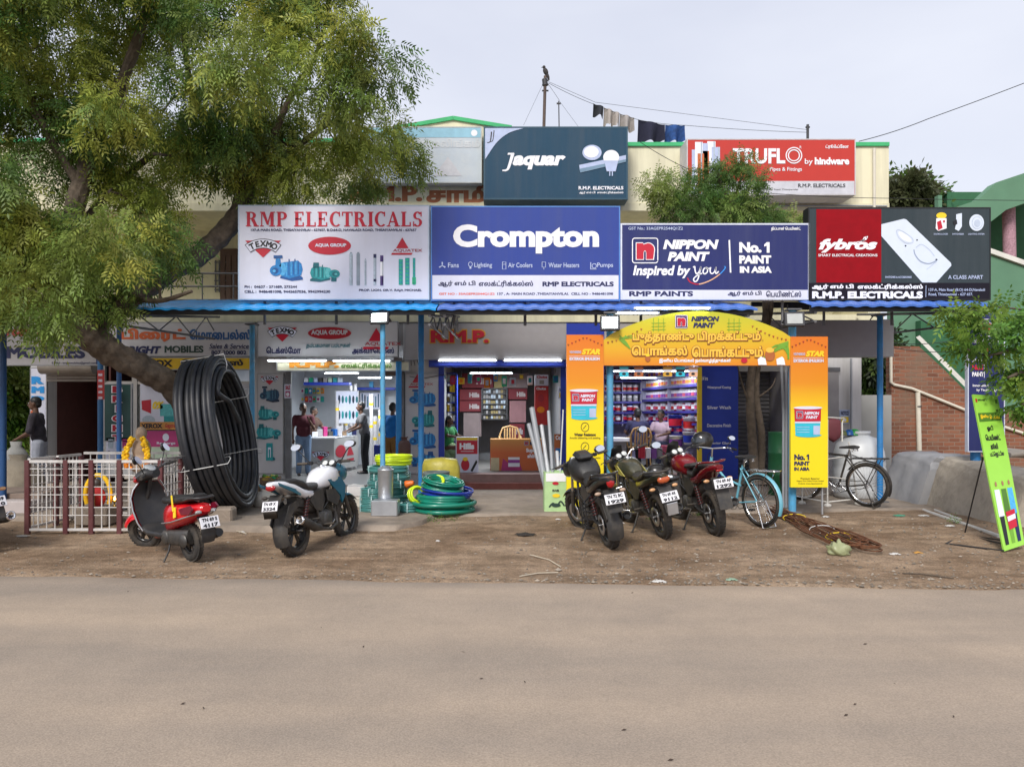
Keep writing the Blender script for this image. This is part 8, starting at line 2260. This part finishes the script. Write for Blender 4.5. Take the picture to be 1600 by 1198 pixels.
def chair(p,rz,label):
 t=thing('plastic_chair',label,'chair',p,(0,0,rz),'tan plastic chairs',local=True)
 w=MB();w.box((0,0,.43),(.44,.42,.03),PLC,bev=.012);w.build('seat',t,local=True)
 w=MB();w.tube([(-.2,.2,.43),(-.22,.26,.7),(-.16,.29,.84),(0,.30,.88),(.16,.29,.84),(.22,.26,.7),(.2,.2,.43)],.022,PLC,n=8)
 for k in range(5):x=-.12+.06*k;w.box((x,.25,.64),(.03,.015,.42),PLC,rot=Euler((-.2,0,0)))
 w.build('backrest',t,local=True)
 for s_ in(-1,1):
  w=MB();w.tube([(s_*.21,-.18,.43),(s_*.24,-.18,.64),(s_*.24,.22,.66)],.018,PLC,n=6);w.build('armrest',t,local=True)
  for y in(-.18,.2):w=MB();w.cyl((s_*.19,y,.42),(s_*.22,y*1.15,0),.02,PLC,r2=.016,n=8);w.build('leg',t,local=True)
chair(Vector((PX(797,16.9),16.9,.42)),0,'tan plastic chair behind the poster counter')
chair(Vector((PX(996,16.6),16.45,.42)),PI,'tan plastic chair under the man in navy in the paint shop')
SH=mat('violet_shelf_edge',(.04,.03,.22),.5);SHW=mat('shelf_white',(.36,.34,.46),.5)
def shelfunit(label,a,b,zs,dep):
 a,b=Vector(a),Vector(b);d=(b-a);L=d.length;d.normalize();ang=math.atan2(d.y,d.x);n_=Vector((-d.y,d.x,0));t=thing('paint_shelf',label,'shelf',(a+b)/2)
 for z in zs:w=MB();w.box((a+b)/2+n_*(dep/2)+Vector((0,0,z)),(L,dep,.05),SH,rot=Euler((0,0,ang)));w.build('shelf_board',t)
 for f in(0,.5,1):w=MB();w.box(a.lerp(b,f)+n_*(dep/2)+Vector((0,0,(zs[0]+zs[-1])/2+.1)),(.02,dep-.01,zs[-1]-zs[0]+.35),SHW,rot=Euler((0,0,ang)));w.build('upright',t)
 return a,d,L,n_
def tin(kind):
 m,lb,r,h=kind;w=MB();w.lathe([(0,0),(r,0),(r,h*.98),(r*1.03,h),(r*.9,h*1.01),(0,h*.99)],(0,0,0),m,n=12);w.lathe([(r*1.01,h*.22),(r*1.01,h*.62)],(0,0,0),lb,n=12);w.lathe([(r*1.012,h*.68),(r*1.012,h*.8)],(0,0,0),WHITE,n=12);return w.mesh('paint_tin')
VIO=mat('violet_tin_label',(.22,.06,.30),.4);ROSE=mat('rose_tin_label',(.55,.08,.16),.4);TIN=mat('tin_white',(.62,.60,.63),.35);MAR=mat('maroon_tin',(.30,.02,.05),.4)
KIND=[(TIN,MATS['bright_red_card'],.065,.17),(TIN,GREYW,.06,.15),(MAR,WHITE,.065,.17),(TIN,VIO,.065,.18),(TIN,ROSE,.065,.18),(TIN,mat('orange_tin_label',(.75,.24,.03),.4),.065,.18),(ROYAL,REDT,.075,.19)]
TM=[tin(k)for k in KIND]
def fill(a,d,n_,L,z,ks,lab,st_=.145,dep=.14):
 n=int(L/st_)
 for k in range(n):
  o=bpy.data.objects.new('paint_tin',TM[ks[k%len(ks)]]);COL.objects.link(o);o.location=a+d*(st_*(k+.5))+n_*dep+Vector((0,0,z+.026));o.rotation_euler=(0,0,k*1.3);tag(o,lab,'paint tin',lab.replace('small ','').replace('paint tin','paint tins'))
a,d,L,n_=shelfunit('violet edged shelves on the back wall of the paint shop',(PX(944,18.6),18.6,0),(PX(1002,18.6),18.6,0),(1.36,1.60,1.86,2.10,2.38),.3)
for z,ks,lab in((1.36,(6,0,2),'small dark paint tin on the lowest back shelf of the paint shop'),(1.60,(2,6,0),'small maroon or blue paint tin on the second back shelf of the paint shop'),(1.86,(1,),'small grey labelled paint tin on the middle back shelf of the paint shop'),(2.10,(0,),'small red labelled paint tin on the fourth back shelf of the paint shop'),(2.38,(2,6),'small dark paint tin on the top back shelf of the paint shop')):fill(a,d,n_,L,z,ks,lab)
a,d,L,n_=shelfunit('violet edged shelves along the side wall of the paint shop',(3.52,18.6,0),(4.12,15.7,0),(1.12,1.36,1.62,1.90,2.18,2.42),.3)
for z,ks,lab in((1.36,(2,4,6),'small paint tin on the second side shelf of the paint shop'),(1.62,(4,0,2),'small rose paint tin on the third side shelf of the paint shop'),(1.90,(3,3,4),'small violet paint tin on the fourth side shelf of the paint shop'),(2.18,(5,5,4),'small orange paint tin on the fifth side shelf of the paint shop'),(2.42,(3,5),'small paint tin on the top side shelf of the paint shop'),(1.12,(4,6,3),'small paint tin on the lowest side shelf of the paint shop')):fill(a,d,n_,L,z,ks,lab)
def tub(u,v,Y,r,h,m,lb,label):
 t=thing('paint_tub',label,'paint tub',P(u,v,Y),group='big paint tubs in the paint shop');w=MB();L_=t.location
 w.lathe([(0,0),(r*.9,0),(r,h*.95),(r*1.05,h*.96),(r*1.05,h),(0,h)],L_,m,n=22);w.build('pail',t);w=MB();w.lathe([(r*.93,h*.15),(r*1.0,h*.7)],L_,lb,n=22);w.build('label_band',t)
for k,(u,v,m,lb,lab)in enumerate(((1078,694,TIN,ROYAL,'big white paint tub with blue band, lower one of the stack by the blue panel'),(1078,672,TIN,MATS['bright_red_card'],'big white paint tub with red band on top of the stack by the blue panel'),(1056,700,TIN,VIO,'big white paint tub with violet band beside the tub stack'),(1066,725,TIN,ROSE,'big white paint tub with rose band on the floor before the tub stack'),(1100,727,TIN,MAR,'big white paint tub with maroon band at the foot of the blue panel'),(1055,668,ROYAL,REDT,'blue paint tub with red band behind the man in pink'))):tub(u,v,16.0+.1*(k%3),.145,.27,m,lb,lab)
c,d=pxbox(950,684,984,690,16.2,.6);t=thing('office_desk','white topped desk in the paint shop beside the sky blue post','desk',(c.x,c.y,.42));w=MB();w.box(c,d,WHITE,bev=.01);w.build('desk_top',t);w=MB();w.box((c.x,c.y+.1,.42+(c.z-.46)/2),(d[0]-.08,.4,c.z-.46),GREYW);w.build('desk_body',t)
q=random.Random(21)
HM=[WHITE,REDT,YELT,TEALS[0],PINK,ORNG,BLUES[0],MATS['green_print'],SIL,BUFF]
for k in range(14):
 u=694+k*13.4;v=584+(k%3)*3;Yk=15.35+.2*(k%4);h=9+(k*5)%9
 if 828<u<862:continue
 w=MB();x=PX(u,Yk);z1=PZ(v,Yk);z0=PZ(v+h,Yk);w.box((x,Yk,(z0+z1)/2),(.09+.02*(k%3),.04,z1-z0),HM[k%10],bev=.008);w.box((x,Yk-.0215,(z0+z1)/2),(.06,.003,(z1-z0)*.5),HM[(k+3)%10]);w.cyl((x,Yk,z1),(x,Yk,2.9),.004,BLACK,n=4)
 single(w,'hanging_pack','%s pack hanging in the electrical shop doorway'%('white','red','yellow','teal','pink','orange','blue','green','silver','buff')[k%10],'pack','packs hanging in the electrical shop doorway')
def small_poster(label,u0,v0,u1,v1,Y,m,tx,tm):
 def dd(w,Yd):write(w,tx,u0+2,u1-2,v0+2,v0+2+min(7,(v1-v0)*.3),Yd,tm,.05);flat(w,rect(u0+2,v0+(v1-v0)*.5,u1-2,v1-2),Yd,HM[int(u0)%10]);flat(w,disc((u0+u1)/2,v0+(v1-v0)*.72,2.5,3),Yd-.003,HM[int(v0)%10])
 poster(label,u0,v0,u1,v1,Y,m,dd)
small_poster('white notice on the royal blue pier beside the banner pillar',872,604,884,623,14.96,PW,'PAINT',NAVYT)
small_poster('orange and red paint poster low on the royal blue pier',866,678,885,722,14.96,mat('rust_orange_card',(.48,.13,.03),.5),'Color',WHITE)
small_poster('white offer sheet on the pump panel side of the pump shop wall',444,600,455,622,14.9,PW,'SALE',REDT)
small_poster('pale blue sheet on the grey wall behind the right banner pillar',1312,640,1328,662,14.98,PALE,'NOTICE',NAVYT)
for k in range(12):
 u=470+(k%6)*6.2;v=606+(k//6)*13;Yk=20.7
 w=MB();c,d=pxbox(u,v,u+4.6,v+9,Yk,.08);w.box(c,d,HM[(k*3)%10],bev=.01);w.box(c-Vector((0,.043,0)),(d[0]*.7,.004,d[2]*.4),HM[(k*3+4)%10]);single(w,'blister_pack','small coloured blister pack hung on the back wall of the pump shop','pack','small blister packs hung on the back wall of the pump shop')
for k in range(7):
 u=1000+k*9;c,d=pxbox(u,696+(k%2)*4,u+8,716,15.5+.06*k,.2);boxthing('paint_carton',('red','white','violet','grey','rose','teal','yellow')[k]+' paint carton on the paint shop floor behind the motorcycles','carton',c,d,(REDT,WHITE,VIO,GREYW,ROSE,TEALS[0],YELT)[k],'paint cartons on the floor of the paint shop')
for k,(pts,r_,m,lab)in enumerate((([(1330,560),(1330,700),(1338,720),(1338,742)],.022,PVCG,'grey service pipe on the white wall behind the water tank'),([(402,320),(402,318),(560,321),(740,322)],.014,PVCG,'thin conduit along the foot of the cream parapet'),([(1205,322),(1300,321),(1386,322)],.014,PVCG,'thin conduit along the end of the cream parapet'),([(1366,232),(1366,300),(1366,326)],.03,PVC,'cream rainwater pipe on the end of the parapet'))):
 w=MB();w.tube([P(u,v,BY-.06)for u,v in pts],r_,m,n=8);single(w,'wall_pipe',lab,'pipe')
# people
SKIN=mat('brown_skin',(.115,.056,.034),.55,var=.06);HAIR=mat('black_hair',(.010,.009,.009),.5);EYE_W=mat('eye_white',(.7,.68,.65),.3)
def person(label,p,rz,h,top,low,arms,sit=False,skirt=False,hairlong=False,lowname='trousers',topname='shirt',lean=0.0,head_turn=0.0,sleeve=.55):
 """local frame: facing -y; arms = ((elbow, hand) left, (elbow, hand) right) in a 1.72 m body"""
 t_=h/1.72;V=lambda x,y,z:Vector((x,y,z));b=MB()
 hz=.50 if sit else .93
 hip=V(0,0,hz);ch=hip+V(0,-.03-lean,.34);nk=ch+V(0,-.01-lean*.3,.19);hd=nk+V(0,-.02,.17)
 def cap(m,a,c,r0,r1,k=7):
  for i in range(k+1):f=i/k;m.ell(a.lerp(c,f),r0+(r1-r0)*f,SKIN if m is b else m.mm,n=10,k=7)
 Sh=[ch+V(s_*.19,0,.13)for s_ in(-1,1)];Hp=[hip+V(s_*.09,0,-.02)for s_ in(-1,1)]
 if sit:Kn=[hip+V(s_*.12,-.42,.02)for s_ in(-1,1)];An=[V(s_*.12,-.40,.08)for s_ in(-1,1)]
 else:Kn=[V(s_*.10,-.02,.50)for s_ in(-1,1)];An=[V(s_*.11,.01,.08)for s_ in(-1,1)]
 b.ell(hip+V(0,0,.02),(.155,.10,.12),SKIN);b.ell(hip.lerp(ch,.5),(.135,.09,.16),SKIN);b.ell(ch+V(0,0,.03),(.165,.105,.16),SKIN)
 cap(b,nk+V(0,.01,-.08),nk+V(0,0,.06),.058,.052,4)
 Rh=Matrix.Rotation(head_turn,3,'Z')
 H_=lambda x,y,z:hd+Rh@V(x,y,z)
 b.ell(H_(0,.01,.02),(.076,.095,.105),SKIN);b.ell(H_(0,-.03,-.055),(.052,.058,.055),SKIN);b.ell(H_(0,-.098,-.02),(.014,.02,.024),SKIN,n=8,k=6);b.ell(H_(0,-.08,-.062),(.026,.014,.009),SKIN,n=8,k=5)
 for s_ in(-1,1):b.ell(H_(s_*.078,.01,.0),(.014,.022,.032),SKIN,n=8,k=6)
 for i,s_ in enumerate((-1,1)):
  e,hn=Vector(arms[i][0]),Vector(arms[i][1]);cap(b,Sh[i],e,.054,.042);cap(b,e,hn,.041,.027)
  f=(hn-e).normalized();x_,y_,_=basis(f);sd=x_ if abs(x_.z)<abs(y_.z)else y_
  b.ell(hn+f*.045,.030,SKIN,n=8,k=6)
  for j in range(4):o=sd*(-.024+.016*j);cap(b,hn+f*.05+o,hn+f*(.085+.008*(1.5-abs(j-1.5)))+o,.0095,.009,3);cap(b,hn+f*.09+o,hn+f*.115+o+(y_ if sd is x_ else x_)*.012,.009,.008,2)
  cap(b,hn+f*.02+sd*.025,hn+f*.06+sd*.052,.011,.009,3)
  cap(b,Hp[i],Kn[i],.085,.058);cap(b,Kn[i],An[i],.055,.038);cap(b,An[i]+V(0,.02,-.045),An[i]+V(0,-.15,-.052),.036,.028,4)
 o=bpy.data.objects.new('person',remeshed(b,'person',.011,3));COL.objects.link(o);tag(o,label,'person');o['loc_space']=1
 o.location=p;o.rotation_euler=(0,0,rz);o.scale=(t_,)*3
 def cloth_(nm,m,fn,vx=.014):q=MB();q.mm=m;fn(q);me=remeshed(q,nm,vx,3);me.materials.clear();me.materials.append(m);c=bpy.data.objects.new(nm,me);COL.objects.link(c);c.parent=o
 def shirt(q):
  q.ell(hip.lerp(ch,.5),(.18,.13,.21),q.mm);q.ell(ch+V(0,0,.03),(.20,.135,.17),q.mm);q.ell(hip+V(0,0,.05),(.165,.12,.12),q.mm);cap(q,ch+V(-.12,0,.14),ch+V(.12,0,.14),.065,.065,5)
  for i in(0,1):e=Vector(arms[i][0]);cap(q,Sh[i],Sh[i].lerp(e,min(1,sleeve)),.076,.068);(cap(q,e,e.lerp(Vector(arms[i][1]),.8),.056,.044)if sleeve>1 else None)
 def legs(q):
  q.ell(hip,(.165,.115,.11),q.mm)
  if skirt:cap(q,hip,V(0,-.01 if not sit else-.2,.45),.15,.17);cap(q,V(0,-.01,.45),V(0,0,.13),.17,.15)
  else:
   for i in(0,1):cap(q,Hp[i],Kn[i],.108,.084);cap(q,Kn[i],An[i]+V(0,0,.02),.083,.070)
 cloth_(topname,top,shirt);cloth_(lowname,low,legs)
 def hair(q):
  q.ell(H_(0,.025,.05),(.085,.098,.09),q.mm);q.ell(H_(0,.06,.0),(.074,.06,.075),q.mm)
  if hairlong:q.ell(H_(0,.12,-.03),(.045,.05,.05),q.mm);cap(q,H_(0,.12,-.03),H_(0,.12,-.32),.03,.015)
 cloth_('hair',HAIR,hair,.010)
 w=MB()
 for s_ in(-1,1):w.ell(H_(s_*.03,-.082,.012),(.014,.010,.008),EYE_W,n=8,k=6);w.ell(H_(s_*.03,-.0905,.012),(.006,.004,.006),BLKT,n=8,k=5);w.box(H_(s_*.03,-.09,.034),(.032,.012,.007),HAIR)
 w.build('eyes',o,local=True)
 w=MB()
 for i in(0,1):w.loft([((An[i].x,An[i].y+.05,.025),.035,.022),((An[i].x,An[i].y-.05,.028),.044,.028),((An[i].x,An[i].y-.19,.02),.036,.018)],BLACK,axis='y',n=10)
 w.build('sandals',o,local=True)
 return o
DOWN=(((-.27,.02,1.12),(-.27,-.06,.88)),((.27,.02,1.12),(.27,-.06,.88)))
cl_=lambda n_,c,v=.12:mat(n_,c,.9,var=v,scale=9)
person('man in a dark checked shirt and pale trousers standing beside the hedge',Vector((PX(62,13.6),13.6,.15)),R(-75),1.70,cl_('dark_check_cloth',(.035,.03,.04),.5),cl_('pale_trouser_cloth',(.34,.36,.42)),(((-.24,-.10,1.12),(-.12,-.32,1.02)),((.24,-.10,1.12),(.14,-.32,1.0))),sleeve=.9,lean=.02)
person('man in a maroon T-shirt and blue jeans standing at the pump shop counter',Vector((PX(474,17.3),17.3,.17)),R(20),1.62,cl_('maroon_cloth',(.075,.012,.02)),cl_('blue_denim',(.17,.25,.38)),(((-.26,.0,1.12),(-.25,-.08,.88)),((.24,-.10,1.14),(.12,-.20,1.34))),head_turn=.5)
person('man behind the one in maroon, holding a phone to his ear',Vector((PX(488,18.45),18.45,.17)),R(75),1.55,cl_('brown_cloth',(.09,.05,.035)),cl_('charcoal_cloth',(.05,.05,.055)),(((-.24,-.12,1.18),(-.10,-.06,1.50)),((.22,-.22,1.16),(.14,-.44,1.18))))
person('man in a grey T-shirt and black trousers leaning to the pump shop counter',Vector((PX(571,17.9),17.9,.17)),R(-70),1.66,cl_('grey_shirt_cloth',(.11,.105,.11)),cl_('black_trouser_cloth',(.014,.014,.016)),(((-.22,-.20,1.16),(-.12,-.42,1.06)),((.22,-.16,1.14),(.12,-.38,1.04))),lean=.05)
person('man in a bright blue shirt and tan trousers beside the bright blue post',Vector((PX(612,16.6),16.6,.17)),R(155),1.62,cl_('bright_blue_cloth',(.01,.16,.50)),cl_('tan_cloth',(.26,.13,.035)),DOWN,sleeve=1.2)
person('woman in a green sari sitting beside the red and white display box',Vector((PX(700,16.0),16.0,.46)),R(60),1.40,cl_('green_sari_cloth',(.03,.20,.06),.25),cl_('pale_green_sari_cloth',(.22,.32,.16),.3),(((-.22,-.14,.82),(-.10,-.36,.78)),((.22,-.14,.82),(.10,-.36,.78))),sit=True,skirt=True,hairlong=True,lowname='sari_skirt',topname='sari_blouse')
person('man in a pale pink shirt sitting in the paint shop',Vector((PX(1034,17.0),17.0,.42)),R(-40),1.62,cl_('pale_pink_cloth',(.46,.33,.40)),cl_('dark_blue_cloth',(.02,.025,.06)),(((-.25,-.10,.78),(-.12,-.34,.72)),((.25,-.10,.78),(.12,-.34,.72))),sit=True)
person('man in navy seen from behind, sitting in the tan chair of the paint shop',Vector((PX(997,16.6),16.6,.42)),R(185),1.66,cl_('navy_cloth',(.018,.018,.06)),cl_('grey_trouser_cloth',(.08,.08,.09)),(((-.27,-.08,.80),(-.16,-.32,.74)),((.27,-.08,.80),(.16,-.32,.74))),sit=True)
